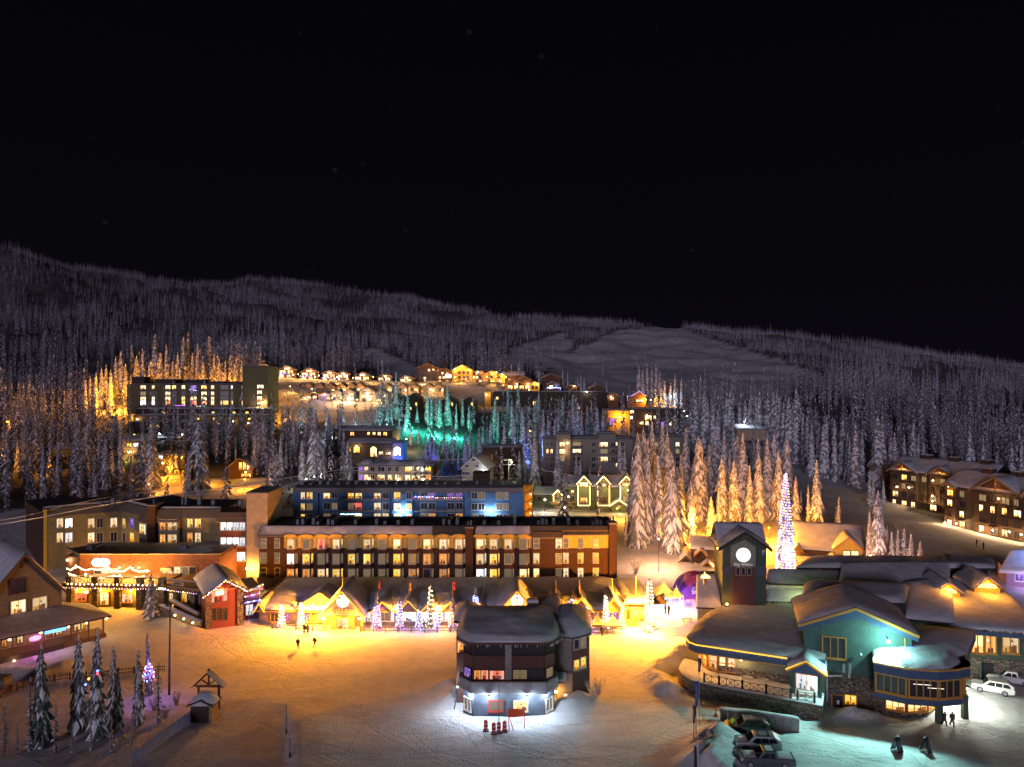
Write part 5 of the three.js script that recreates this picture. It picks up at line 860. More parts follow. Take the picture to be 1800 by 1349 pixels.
{ // rounded glazed bay
const b = thing('rounded_bay', 'two storey rounded bay with amber framed windows over an open corner porch', 'lodge wing', V(X(1620, 89), 1, -89));
const cvx = (d0) => { const a = [PL(1536, 88.2 + d0), PL(1596, 86.2 + d0), PL(1650, 85.6 + d0), PL(1688, 86.1 + d0)]; const c = []; for (let k = 1; k <= 7; k++) { const t = k / 7 * Math.PI / 2; c.push(PL(1688, 86.1 + d0).add(V(1.9 * Math.sin(t), 0, -1.9 * (1 - Math.cos(t)) - .2 * k))); } return [...a, ...c]; };
const fp = cvx(0), up = [...fp, PL(1706, 97), PL(1540, 97)], eav = cvx(-.9).map((p, i) => i > 4 ? p.add(V(.7, 0, 0)) : p), ev = [...eav, PL(1716, 98), PL(1600, 100), PL(1532, 92.5)];
part(b, 'wall', planW(up, 4.05, 7.6), M.deepGreen); part(b, 'belt_course', planW(up.map((p) => p.clone().lerp(PL(1620, 92), -.012)), 4.2, 4.75), M.fascia);
const roof = part(b, 'roof', planW(ev, 7.6, 8.75), M.fascia); part(roof, 'eave_trim', planW(ev.map((p) => p.clone().lerp(PL(1620, 93), -.008)), 8.6, 8.83), M.trim); part(roof, 'soffit_trim', planW(ev.map((p) => p.clone().lerp(PL(1620, 93), .008)), 7.4, 7.597), M.trim);
const sn = [...eav, PL(1716, 99), PL(1690, 106), PL(1604, 104), PL(1598, 93), PL(1534, 91.5)]; part(roof, 'snow_cover', snowDome(ev, 8.83, .2, 6, .4, { nr: 18, na: 90, round: .9, rough: .25 }), M.roofSnow);
// upper windows
const fA = new Frame(fp[0], fp[1]), fB = new Frame(fp[1], fp[2]), fC = new Frame(fp[2], fp[3]);
const gl = (f, a, c, k, n) => win(b, f, a, c, 5.15, 7.2, .02, k, { cols: n, mat: M.trim, fw: .16, depth: .14 });
gl(fA, .35, fA.L - .25, 'd', 4); gl(fB, .2, fB.L - .2, 'd', 4); gl(fC, .2, fC.L - .1, 'd', 3);
for (let i = 3; i < fp.length - 2; i += 2) { const f = new Frame(fp[i], fp[i + 1]); if (f.L > .3) win(b, f, .08, f.L - .08, 5.15, 7.2, .02, 'd', { cols: 1, mat: M.trim, fw: .07 }); }
part(b, 'glass_glint', [fB.box(.6, 2.6, 6.6, 6.66, .06, .09), fB.box(2.2, 4, 6.25, 6.31, .06, .09)], glow(1, .9, .75, 1.6));  // bright strips laid on the glass as painted reflections
// ground floor, set back
const lo = [PL(1546, 90.3), PL(1592, 88.9), PL(1630, 89.2), PL(1647, 91.5), PL(1650, 96), PL(1548, 97)]; part(b, 'stone_base', planW(lo, -.5, 4.1), M.stone);
const g1 = new Frame(lo[0], lo[1]), g2 = new Frame(lo[1], lo[2]), g3 = new Frame(lo[2], lo[3]);
win(b, g1, .8, g1.L - .1, 2, 3.5, .03, 'w', { cols: 3, mat: M.trim, fw: .12 }); win(b, g2, .25, g2.L - .1, 2, 3.5, .03, 'w', { cols: 3, mat: M.trim, fw: .12 }); win(b, g3, .1, g3.L - .1, 2, 3.5, .03, 'y', { cols: 2, mat: M.trim, fw: .12 });
for (const [px, d] of [[1651, 87.4], [1696, 88.8]]) { const p = PL(px, d); part(b, 'column', bx(p.x - .32, p.x + .32, -.3, 4.1, p.z - .32, p.z + .32), M.deepGreen); }
const pf = PL(1675, 91.5); for (const [px, d, cd] of [[1672, 90.5, 70], [1690, 94, 130], [1700, 91.5, 80]]) { const p = PL(px, d).setY(3.75); const m = part(b, 'ceiling_light', [bx(p.x - .3, p.x + .3, 3.95, 4.05, p.z - .3, p.z + .3)], M.metal); part(m, 'bulb', ball(p, .18, 8, 6), L.white); point(b, p, [.92, 1, .86], cd, .18); }
}
{ // right wing with dormers under a broad roof
const fr = frame(1672, 101.5, 1840, 98.5), s = (px, o = 0) => fr.s(px, o), b = thing('dormer_wing', 'long lodge wing with two lit dormers in an amber glowing snow roof', 'lodge wing', fr.pt(8, 1, -4));
part(b, 'wall', fr.box(0, fr.L, 4.2, 8.5, -14, 0), M.deepGreen); part(b, 'stone_base', fr.box(0, fr.L, -.5, 4.2, -14, .12), M.stone);
part(b, 'eave_fascia', fr.box(-.3, fr.L, 7.6, 8.3, .7, .85), M.fascia); part(b, 'eave_trim', fr.box(-.3, fr.L, 8.3, 8.5, .68, .9), M.trim);
for (const [a, c, k] of [[1709, 1728, 'w'], [1733, 1750, 'o'], [1763, 1790, 'w']]) { winPx(b, fr, [a, 1116, c, 1147], k, .02, { cols: 2, rows: 1, mat: M.trim, fw: .16 }); }
part(b, 'garage_opening', fr.box(s(1722), s(1745), 1.2, 3.6, .05, .3), M.black); part(b, 'post', fr.box(s(1718), s(1720), -.2, 4.2, .9, 1.2), M.green);
const q = [fr.pt(-.4, 8.5, .9), fr.pt(fr.L, 8.5, .9), fr.pt(fr.L, 10.9, -17), fr.pt(-2, 10.9, -17)], rf = part(b, 'roof', slab(q, .3), M.roof); part(rf, 'snow_cover', snowQuad(q, .5, 34, 24, 14, .3), M.roofSnow);
icicles(b, [fr.pt(0, 8.5, .9), fr.pt(fr.L, 8.5, .9)], 90, .35);
const q2 = [PL(1470, 112).setY(9.6), PL(1668, 112).setY(10.6), PL(1672, 121).setY(12.4), PL(1480, 121).setY(12.2)], q3 = [PL(1400, 122).setY(11.4), PL(1752, 118.5).setY(12.2), PL(1745, 128).setY(11.4), PL(1420, 130).setY(11)], q4 = [PL(1588, 100.5).setY(9.8), PL(1680, 101).setY(8.9), PL(1672, 114).setY(11.6), PL(1588, 113).setY(11.2)];
part(b, 'rear_roof', [slab(q2, .3), slab(q3, .3), slab(q4, .3)], M.roof); parts(b, 'snow_cover', [snowQuad(q2, .8, 24, 12), snowQuad(q3, .8, 40, 10), snowQuad(q4, .8, 14, 14)], M.roofSnow);
part(b, 'rear_wall', [planW([PL(1480, 113), PL(1660, 113), PL(1740, 118), PL(1735, 127), PL(1440, 128)], 1, 10)], M.deepGreen);
for (const [px, top] of [[1665, 1021], [1736, 1012]]) {
const dd = px < 1700 ? 109.5 : 110.5, df = frame(px - 25, dd, px + 25, dd - .8), m = df.L / 2, y0 = df.y(px, 1052 - (px > 1700 ? 8 : 0)), yt = df.y(px, top + 3);
const arc = (r, h, base, n = 12) => Array.from({ length: n + 1 }, (_, i) => { const t = Math.PI * i / n; return [m - r * Math.cos(t), base + h * Math.sin(t)]; });
const hh = yt - y0; part(b, 'dormer', df.prism([[.2, y0 - 1.5], [df.L - .2, y0 - 1.5], [df.L - .2, y0 + hh * .35], [m, y0 + hh * .9], [.2, y0 + hh * .35]], -7, 0), M.yellow);
const r = part(b, 'dormer_roof', [slab([df.pt(-.3, y0 + hh * .28, .5), df.pt(m, y0 + hh, .5), df.pt(m, y0 + hh, -7), df.pt(-.3, y0 + hh * .28, -7)], .2), slab([df.pt(m, y0 + hh, .5), df.pt(df.L + .3, y0 + hh * .28, .5), df.pt(df.L + .3, y0 + hh * .28, -7), df.pt(m, y0 + hh, -7)], .2)], M.wood);
parts(r, 'snow_cover', [snowQuad([df.pt(-.35, y0 + hh * .28, .5), df.pt(m, y0 + hh, .5), df.pt(m, y0 + hh, -7), df.pt(-.35, y0 + hh * .28, -7)], .5), snowQuad([df.pt(m, y0 + hh, .5), df.pt(df.L + .35, y0 + hh * .28, .5), df.pt(df.L + .35, y0 + hh * .28, -7), df.pt(m, y0 + hh, -7)], .5)], M.roofSnow);
const w = part(b, 'arched_window', df.prism([...arc(1.5, .62 * hh * .6, y0 + hh * .32)], 0, .08), M.trim); part(w, 'pane', df.prism(arc(1.36, .5 * hh * .6, y0 + hh * .35), .05, .11), glow(1, .72, .25, 2.2)); part(w, 'glazing_bar', [df.box(m - .05 - .5, m + .05 - .5, y0 + hh * .34, y0 + hh * .62, .1, .15), df.box(m + .55, m + .65, y0 + hh * .34, y0 + hh * .62, .1, .15)], M.trim);
wallLamp(b, df.pt(m, y0 + hh * .72, 1.5), df.n, SOD, 60, L.sodium, .13);
}
part(b, 'roof_unit', [bx(X(1662, 123), X(1673, 123), 11.5, 13.3, -124, -123)], M.darkWood);
}
{ // building cut by the right edge
const fr = frame(1756, 141, 1840, 138), b = thing('purple_hut', 'white edged building lit violet and blue at the right edge above the dormers', 'building', fr.pt(3, 2, 0));
part(b, 'wall', fr.box(1.5, fr.L, 0, 6, -8, -1), std([.3, .2, .28])); const q = [fr.pt(0, 6, .3), fr.pt(fr.L, 6.4, .3), fr.pt(fr.L, 9.5, -5), fr.pt(3, 9, -5)]; const rf = part(b, 'roof', slab(q, .5), M.white); part(rf, 'snow_cover', snowQuad(q, .5), M.roofSnow);
win(b, fr, fr.s(1785, -1), fr.s(1806, -1), 4, 5.3, -1, 'p', { cols: 3, mat: M.white }); const p = fr.pt(5, 4.8, 1.6); wallLamp(b, p, fr.n, [.6, .4, 1], 40, L.bPurple, .2); const p2 = fr.pt(6.5, 10.6, -1); part(b, 'roof_lamp', [rod(fr.pt(6.5, 7, -1), p2, .05)], M.metal); part(b, 'roof_bulb', ball(p2, .2, 8, 6), L.bBlue); point(b, p2, [.2, .35, 1], 70, .2);
}
onHill = true;
// ---------------------------------------------------------------- houses on the hillside
const AVOID = [];                                         // [x, z, radius] kept free of forest
const keep = (fr, o0 = -12, o1 = 4, r = 5) => { for (let s = 0; s <= fr.L; s += 5) for (let o = o0; o <= o1; o += 5) { const p = fr.pt(s, 0, o); AVOID.push([p.x, p.z, r]); } };
const dimSnow = std([.7, .7, .74], { map: rep(coarse, 9), bumpMap: rep(grain, 3), bumpScale: .05 });
// A plain block on a frame with its flat or pitched roof, rows of windows and the snow on top.
function block(b, fr, x0, x1, top, base, { depth = 10, mat = M.hillOlive, o = 0, roof = 'flat', peak, wins = [], eave = .5, name = 'wall', barge, snow = .4 } = {}) {
const s0 = fr.s(x0, o), s1 = fr.s(x1, o), xm = (x0 + x1) / 2, yt = fr.y(xm, top, o), yb = fr.y(xm, base, o);
if (roof === 'gable') {
const yr = fr.y(xm, peak, o); part(b, name, fr.prism([[s0, yb - 3], [s1, yb - 3], [s1, yt], [(s0 + s1) / 2, yr - .15], [s0, yt]], o - depth, o), mat);
gable(b, fr, { s0, s1, o0: o - depth, o1: o, ye: yt, yr, ov: eave, t: .18, snow, barge, nu: 5, nv: 6 });
} else {
part(b, name, fr.box(s0, s1, yb - 3, yt, o - depth, o), mat);
if (roof === 'flat') { const r = part(b, 'roof', fr.box(s0 - eave * .4, s1 + eave * .4, yt, yt + .3, o - depth, o + eave * .4), M.roof); part(r, 'snow_cover', snowQuad([fr.pt(s0, yt + .3, o), fr.pt(s1, yt + .3, o), fr.pt(s1, yt + .3, o - depth), fr.pt(s0, yt + .3, o - depth)], snow, 20, 8), dimSnow); }
else { const q = [fr.pt(s0 - eave, yt, o + eave), fr.pt(s1 + eave, yt, o + eave), fr.pt(s1 + eave, fr.y(xm, peak, o - depth * .5), o - depth * .5), fr.pt(s0 - eave, fr.y(xm, peak, o - depth * .5), o - depth * .5)]; const r = part(b, 'roof', slab(q, .25), M.roof); part(r, 'snow_cover', snowQuad(q, snow, 24, 8), dimSnow); }
}
for (const [a, c, y0, y1, k, opt] of wins) winPx(b, fr, [a, y0, c, y1], k, o + .02, { mat: M.darkWood, cols: 2, ...opt });
}
const FAR = new Map([[L.warm, glow(1, .72, .34, 40)], [L.sodium, glow(1, .56, .12, 45)], [L.white, glow(.85, .95, 1, 45)], [L.bBlue, L.bBlue], [L.signRed, L.signRed]]);
const lampAt = (b, fr, px, py, o, col, cd, mat = L.warm, r = .24) => wallLamp(b, fr.pt(fr.s(px, o), fr.y(px, py, o), o + .6), fr.n, col, cd, FAR.get(mat) ?? mat, r);

{ // terraced hotel on the left of the hill
const fr = frame(222, 343, 470, 343), b = thing('terraced_hotel', 'wide olive hotel with stepped roofs and a tall end tower below the amber lit trees', 'hotel', fr.pt(30, 30, 0)); keep(fr, -20, 12);
const rows = [[678, 684], [689, 695], [698, 704], [705, 712]], cols = [[247, 256], [267, 271.5], [291, 299], [302.5, 309], [319.5, 325], [335, 345], [354, 363], [371, 376], [388, 401], [406, 409], [425, 432]];
const ks = ['wwwywpywdcb', 'bdwdddwwdddd', 'wwwdywwwdddy', 'ccodyrowyyoo'];
block(b, fr, 223, 426, 677, 718, { depth: 16, wins: rows.flatMap(([a, c], j) => cols.map(([x, e], i) => [x, e, a, c, ks[j][i], { mat: M.offWhite, fw: .12 }])) });
for (const [a, c, t] of [[231, 253, 664], [272, 308, 668.5], [322, 357, 669], [366, 396, 672.5], [409, 426, 673]]) block(b, fr, a, c, t, 678, { depth: 10, o: -1, mat: M.darkWood, name: 'roof_house', snow: .3 });
block(b, fr, 426, 470, 645, 718, { depth: 16, o: 1, name: 'tower', wins: [[452, 463, 677, 683, 'w'], [452, 460, 687, 693, 'w'], [452, 460, 697, 703, 'w'], [452, 458, 707, 712, 'w'], [451, 459, 715, 719, 'y']] });
part(b, 'balcony', fr.box(fr.s(240), fr.s(440), fr.y(330, 718), fr.y(330, 715), 0, 2.5), M.black);
for (const [a, c, t, e, o, n] of [[238, 470, 720, 732, 6, 0], [234, 470, 731, 744, 12, 0], [226, 332, 743, 756, 18, 0]]) block(b, fr, a, c, t, e, { depth: 9, o, mat: M.darkWood, name: 'lower_storey', snow: .5, wins: Array.from({ length: 7 }, (_, i) => { const x = lerp(a + 12, c - 14, (i + R() * .6) / 7); return [x, x + 5, t + 4, t + 8, pickKind('wydddy')]; }) });
lampAt(b, fr, 242, 737, 12.5, SODW, 60); lampAt(b, fr, 462, 708, 1.6, WARM, 240, L.warm, .24); for (const [x, y] of [[358, 731], [384, 744], [410, 741], [437, 744], [322, 774]]) lampAt(b, fr, x, y, 13, SODW, 30);
stringLights('string_lights', 'violet string of lights on a balcony of the terraced hotel', 'string lights', [fr.pt(fr.s(312), fr.y(320, 713), 2.6), fr.pt(fr.s(331), fr.y(320, 713), 2.6)], .6, .16, [L.bPurple]);
stringLights('string_lights', 'red and green string of lights on a balcony of the terraced hotel', 'string lights', [fr.pt(fr.s(350), fr.y(360, 714), 2.6), fr.pt(fr.s(372), fr.y(360, 714), 2.6)], .6, .16, [L.bRed, L.bGreen, L.bWhite]);
stringLights('string_lights', 'blue string of lights under a top window of the terraced hotel', 'string lights', [fr.pt(fr.s(334), fr.y(340, 685.5), .4), fr.pt(fr.s(348), fr.y(340, 687), .4)], .5, .16, [L.bBlue, L.bWhite]);
}
const ORD = ['first', 'second', 'third', 'fourth', 'fifth', 'sixth', 'seventh', 'eighth', 'ninth', 'tenth', 'eleventh', 'twelfth', 'thirteenth', 'fourteenth', 'fifteenth', 'sixteenth', 'seventeenth', 'eighteenth', 'nineteenth', 'twentieth'];
[[464, 640, 17], [504, 643, 18], [543, 647, 18], [579, 651, 15], [603, 653, 13], [637, 654.5, 18], [676, 657, 15], [714, 660, 14]].forEach(([px, pk, hw], i) => { // the upper row of chalets
const d = 470 + i * 2, fr = frame(px - hw, d, px + hw, d), base = 671 + i * .8, b = thing('chalet', `${ORD[i]} chalet from the hotel tower in the upper lit row, with a glowing gable`, 'chalet', fr.pt(5, fr.y(px, base), 0), 'upper row of chalets'); keep(fr, -14, 8);
const e = pk + hw * .42, k = (f) => px + hw * f;
block(b, fr, px - hw * .86, px + hw * .86, e, base, { depth: 11, roof: 'gable', peak: pk, mat: M.wood, barge: M.paleWood, eave: .7, wins: [[k(-.7), k(-.15), e + 1, e + 6, 'w'], [k(.1), k(.6), e + 1, e + 6, pickKind('wyo')], [k(-.7), k(-.3), e + 9, e + 14, pickKind('wyd')], [k(0), k(.35), e + 9, e + 14, pickKind('wyo')], [k(.45), k(.75), e + 9, e + 14, 'd'], [k(-.25), k(.25), pk + hw * .2, e - .6, 'w', { cols: 3 }]] });
part(b, 'balcony', [fr.box(.6, fr.L - .6, fr.y(px, e + 8), fr.y(px, e + 7), 0, 1.8)], M.wood);
part(b, 'chimney', fr.box(fr.L * .75, fr.L * .75 + 1.4, fr.y(px, e), fr.y(px, pk - 3), -8, -6.6), M.darkWood);
lampAt(b, fr, px + hw * .1, pk + 5.5, .9, WARM, 150); lampAt(b, fr, px - hw * .55, e + 8, 1.6, SODW, 120); lampAt(b, fr, px + hw * .6, e + 8.5, 1.6, SODW, i % 2 ? 150 : 60);
if ([1, 2, 3].includes(i)) stringLights('string_lights', `blue string of lights on the balcony of the ${ORD[i]} chalet from the hotel tower`, 'string lights', [fr.pt(1, fr.y(px, e + 7), 2), fr.pt(fr.L * .7, fr.y(px, e + 7), 2)], .6, .17, [L.bBlue, L.bWhite, L.bBlue]);
});
[529, 542, 561, 580, 600, 618, 633, 680, 707, 727, 753, 771].forEach((px, i) => { // row of small gables below them
const d = 425, hw = i < 7 ? 9.5 : 10, fr = frame(px - hw, d, px + hw, d), b = thing('townhouse', `${ORD[i]} townhouse from the hotel in the middle row of small snowy gables`, 'townhouse', fr.pt(3, fr.y(px, 690), 0), 'middle row of townhouses'); keep(fr, -12, 8);
block(b, fr, px - hw * .9, px + hw * .9, 681, 693, { depth: 10, roof: 'gable', peak: 673.5 + (i > 6 ? 1 : 0), mat: i === 0 ? M.wood : M.tan, barge: M.paleWood, wins: [[px - 5, px - 1, 683, 688, pickKind('wbd')], [px + 1.5, px + 5.5, 683, 688, pickKind('wydb')]] });
lampAt(b, fr, px + 6, 686, .8, SODW, i % 2 ? 50 : 110);
});
[[548, 692, 704, 14, 'dark snow topped'], [572, 690, 706, 14, 'violet lit'], [592, 686, 705, 13, 'pale grey'], [613, 684, 706, 12, 'tall cream'], [645, 681, 708, 14, 'brightest cream'], [670, 686, 709, 13, 'cream roofed']].forEach(([px, pk, base, hw, look], i) => { // front row
const d = 392, fr = frame(px - hw, d, px + hw, d), b = thing('townhouse', `${look} townhouse in the floodlit lower row above the white snow bank`, 'townhouse', fr.pt(3, fr.y(px, base), 0), 'lower row of townhouses'); keep(fr, -12, 8);
block(b, fr, px - hw * .92, px + hw * .92, pk + 6.5, base, { depth: 11, roof: 'gable', peak: pk, mat: i === 0 ? M.wood : i === 1 ? M.cream : M.cream, barge: M.paleWood, wins: [[px - 8, px - 2, pk + 8, pk + 13, pickKind('wb')], [px + 2, px + 8, pk + 8, pk + 13, pickKind('wwd')], [px - 8, px - 2, base - 7.5, base - 2, i === 1 ? 'p' : pickKind('wd')], [px + 2, px + 8, base - 7.5, base - 2, 'w']] });
const lamps = [[[536, 700], SODW, 120], [[571, 694], [.6, .4, 1], 60], [[599, 703], WARM, 160], [[612, 701], WARM, 420], [[645, 694], WARM, 220], [[667, 710], SODW, 260]][i]; lampAt(b, fr, ...lamps[0], .4, lamps[1], lamps[2]);
});
{ // the big lodge
const fr = frame(732, 490, 965, 490), b = thing('mountain_lodge', 'big many gabled lodge glowing orange at the top of the hillside village', 'lodge', fr.pt(40, 36, 0)); keep(fr, -18, 8);
const G2 = (a, c, e, pk, base, mat, o, wins) => block(b, fr, a, c, e, base, { roof: 'gable', peak: pk, mat, o, depth: 14, eave: .9, barge: M.paleWood, wins });
const rw = (a, c, ys, ks) => ys.flatMap((y, j) => { const n = Math.round((c - a) / 7.5); return Array.from({ length: n }, (_, i) => { const x = lerp(a + 1.5, c - 1, i / n); return [x, x + 3.6, y, y + 4.4, pickKind(ks)]; }); });
const om = std([.5, .25, .1], { map: rep(coarse, 4) });
G2(734, 770, 647, 638.5, 676, M.wood, -3, rw(736, 768, [649, 656, 663], 'wdddyd'));
G2(768, 794, 653, 647, 682, M.wood, 0, rw(770, 792, [655, 662, 669], 'wodwyd'));
G2(795, 830, 650, 641, 695, M.yellow, 1, rw(797, 829, [653, 661.5, 669, 677, 685], 'ddwydoyd'));
block(b, fr, 829, 850, 653, 694, { roof: 'flat', mat: om, o: 0, wins: rw(830, 849, [655, 662, 669, 676, 683], 'wddowd') });
G2(844, 888, 660, 652, 690, M.yellow, -1, rw(846, 886, [661, 668, 675, 682], 'wwdyowd'));
block(b, fr, 884, 922, 660, 688, { roof: 'pitch', peak: 653, mat: M.wood, o: -3, wins: rw(886, 920, [666, 673], 'ddowd') });
for (const [x, y, c, cd] of [[811, 644, SODW, 130], [800, 649, SODW, 120], [822, 651, SODW, 130], [873, 655, SODW, 120], [865, 657, SODW, 90], [883, 658, SODW, 90], [840, 654, SODW, 100], [889, 663, SOD, 150], [762, 650, SODW, 90], [778, 656, SODW, 90]]) lampAt(b, fr, x, y, 1.4, c, cd);
for (const [px, y] of [[753, 634], [777, 634], [804, 637], [826, 645], [890, 648]]) part(b, 'chimney', fr.box(fr.s(px) - 1.3, fr.s(px) + 1.3, fr.y(px, y + 12), fr.y(px, y), -8, -6), M.darkWood);
part(b, 'lit_sign', fr.box(fr.s(783), fr.s(793), fr.y(788, 664.5), fr.y(788, 658.5), .6, .9), L.signWhite);
for (const [px, py, c, cd, m, w] of [[811, 686, SOD, 900, L.sodium, 'amber'], [819, 679, [1, .9, .85], 260, L.white, 'white'], [866, 674, WARM, 360, L.warm, 'warm'], [869, 681, SOD, 700, L.sodium, 'orange'], [747, 671, SODW, 300, L.warm, 'pinkish']]) { const p = P(px, py, 478), g = H(p.x, p.z); streetLamp(V(p.x, g, p.z), Math.max(3, p.y - g), `tall ${w} street lamp before the big gabled lodge`, { color: c, cd, mat: m, group: 'lamps before the lodge' }); }
}
[[902, 667, 16, 'wood clad'], [922, 662, 14, 'snow roofed'], [940, 671, 9, 'small orange lit'], [969, 657, 18, 'wide dark'], [973, 671, 12, 'blue lit'], [1005, 677, 11, 'low snowy']].forEach(([px, pk, hw, look], i) => {
const d = 455 - (i === 2 ? 8 : i === 4 ? 10 : 0), fr = frame(px - hw, d, px + hw, d), b = thing('chalet', `${look} chalet between the big lodge and the long flat roof`, 'chalet', fr.pt(4, fr.y(px, 686), 0), 'chalets beside the big lodge'); keep(fr, -12, 6);
block(b, fr, px - hw * .88, px + hw * .88, pk + hw * .42, 689, { depth: 11, roof: 'gable', peak: pk, mat: i === 2 ? M.yellow : M.wood, barge: M.paleWood, wins: [[px - hw * .6, px - hw * .1, 678, 684, pickKind('dwo')], [px + hw * .1, px + hw * .6, 678, 684, pickKind('wyd')]] });
lampAt(b, fr, px + hw * .4, 675 + (i > 3 ? 4 : 0), .3, i === 4 ? [.3, .4, 1] : SODW, i === 4 ? 60 : 160, i === 4 ? L.bBlue : L.warm);
if (i === 4) stringLights('string_lights', 'blue rope of lights along the eave of the blue lit chalet', 'string lights', [fr.pt(0, fr.y(px, 682), .8), fr.pt(fr.L, fr.y(px, 682), .8), fr.pt(fr.L, fr.y(px, 687), .8)], .4, .2, [L.bBlue, L.bWhite]);
});
{ const fr = frame(858, 400, 1066, 400), b = thing('long_garage', 'long dark flat roofed garage behind the row of spruces below the chalets', 'garage', fr.pt(30, 28, 0)); keep(fr, -12, 6); block(b, fr, 866, 1066, 690, 722, { depth: 14, mat: M.darkWood, snow: .5, wins: [[872, 876, 698, 703, 'w'], [937, 942, 706, 712, 'y'], [1014, 1019, 715, 720, 'o'], [900, 906, 700, 704, 'd'], [985, 990, 700, 704, 'd']] }); block(b, fr, 852, 863, 688, 720, { depth: 10, mat: M.yellow, name: 'end_wall' }); lampAt(b, fr, 855, 694, .5, SOD, 40); lampAt(b, fr, 1031, 689, .8, [1, 1, .85], 40, L.white); lampAt(b, fr, 1018, 718, .5, [1, .3, .1], 20, L.signRed); }
[[700, 693, 15], [727, 692, 15], [790, 697, 16], [825, 698, 15]].forEach(([px, pk, hw], i) => { const fr = frame(px - hw, 378, px + hw, 378), b = thing('chalet', `dark chalet with a black gable, ${ORD[i]} behind the teal lit trees`, 'chalet', fr.pt(4, fr.y(px, 728), 0), 'dark chalets behind the teal trees'); keep(fr, -10, 3, 4); block(b, fr, px - hw * .85, px + hw * .85, pk + 8, 729, { depth: 10, roof: 'gable', peak: pk, mat: M.darkWood, barge: M.wood, wins: [[px + 3, px + 6, 708, 714, pickKind('dyd')], [px - 8, px - 4, 716, 721, pickKind('dwd')]] }); });
[[1050, 676, 15, 420, 'unlit snow roofed chalet beside the long garage roof'], [1077, 690, 12, 410, 'pink lit small chalet beside the pink topped spruce']].forEach(([px, pk, hw, d, label], i) => { const fr = frame(px - hw, d, px + hw, d), b = thing('chalet', label, 'chalet', fr.pt(4, fr.y(px, 700), 0)); keep(fr); block(b, fr, px - hw * .85, px + hw * .85, pk + 7, i ? 709 : 696, { depth: 10, roof: 'gable', peak: pk, mat: M.wood, barge: M.paleWood, wins: i ? [[1073, 1079, 699, 704, 'w']] : [] }); if (i) lampAt(b, fr, 1074, 698, .3, [1, .6, .5], 40); });
{ const fr = frame(1100, 412, 1142, 412), b = thing('chalet', 'chalet outlined in violet lights with bright amber lamps near the top of the village', 'chalet', fr.pt(6, 30, 0)); keep(fr); block(b, fr, 1111, 1135, 696, 713, { depth: 10, roof: 'gable', peak: 688, mat: M.wood, barge: M.paleWood, wins: [[1118, 1130, 703, 707, 'w']] }); block(b, fr, 1102, 1111, 698, 711, { depth: 8, mat: M.wood, name: 'side_wing' });
stringLights('string_lights', 'violet rope of lights outlining the gable of the chalet near the top', 'string lights', [[1103, 704], [1103, 696.5], [1111, 696], [1124, 688], [1136, 696]].map(([x, y]) => fr.pt(fr.s(x, 1), fr.y(x, y, 1), 1)), .5, .18, [L.ropeViolet]);
for (const [x, y] of [[1135, 703], [1144, 703]]) lampAt(b, fr, x, y, 1, SOD, 900, L.sodium); }
{ const fr = frame(1068, 366, 1204, 366), b = thing('brown_apartments', 'brown apartment block with an amber lit corner among spruces above the grey apartments', 'apartment building', fr.pt(20, 18, 0)); keep(fr, -14, 5); block(b, fr, 1107, 1202, 720, 770, { depth: 14, mat: M.darkWood, wins: [[1108, 1114, 722, 727, 'w'], [1108, 1112, 732, 737, 'c'], [1134, 1145, 731, 739, 'w'], [1149, 1153, 731, 737, 'w'], [1127, 1131, 741, 747, 'y'], [1135, 1140, 741, 748, 'w'], [1162, 1168, 742, 749, 'p'], [1176, 1181, 742, 749, 'o'], [1190, 1194, 730, 736, 'd']] }); block(b, fr, 1068, 1107, 722, 770, { depth: 13, mat: M.yellow, name: 'corner_wall', wins: [[1071, 1077, 736, 748, 'p'], [1080, 1084, 735, 741, 'p']] });
lampAt(b, fr, 1090, 733, 1.4, SOD, 500, L.sodium); for (const [x, y] of [[1137, 730], [1126, 744], [1178, 746]]) lampAt(b, fr, x, y, .6, SODW, 24); }
{ // dark hotel with the blue lit corner
const fr = frame(590, 282, 708, 280), b = thing('arch_window_hotel', 'dark hotel with pointed lit windows and a deep blue lit corner', 'hotel', fr.pt(12, 13, 0)); keep(fr, -16, 5);
block(b, fr, 591, 690, 757, 790, { depth: 12, o: -8, mat: M.wood, roof: 'pitch', peak: 749, wins: [[616, 622, 760, 766, 'o'], [646, 650, 760, 765, 'y'], [655, 660, 760, 765, 'w'], [664, 669, 760, 766, 'w'], [674, 680, 760, 766, 'y']] });
block(b, fr, 611, 690, 779, 812, { depth: 9, mat: M.hillOlive, snow: .4, roof: 'pitch', peak: 771, wins: [[622, 632, 786, 796, 'y'], [610, 616, 787, 803, 'y'], [651, 662, 788, 803, 'w', { rows: 2 }], [666, 673, 794, 800, 'w'], [678, 686, 796, 800, 'o']] });
block(b, fr, 690, 707, 779, 812, { depth: 9, o: .4, mat: std([.35, .38, .5]), name: 'corner_wall', wins: [[692.5, 704, 788, 801, 'c', { rows: 2 }]] });
for (const [px, y] of [[627, 783.5], [656.5, 785], [698, 785]]) { const o = px > 690 ? .5 : .1, s = fr.s(px, o); part(b, 'pointed_pane', fr.prism([[s - 1.2, fr.y(px, 788, o)], [s + 1.2, fr.y(px, 788, o)], [s, fr.y(px, y, o)]], o, o + .08), pane('y')); }
lampAt(b, fr, 699, 810, 3, [.06, .12, 1], 150, L.bBlue); lampAt(b, fr, 627, 785, .4, SODW, 24); lampAt(b, fr, 685, 797, .6, WARM, 20);
}
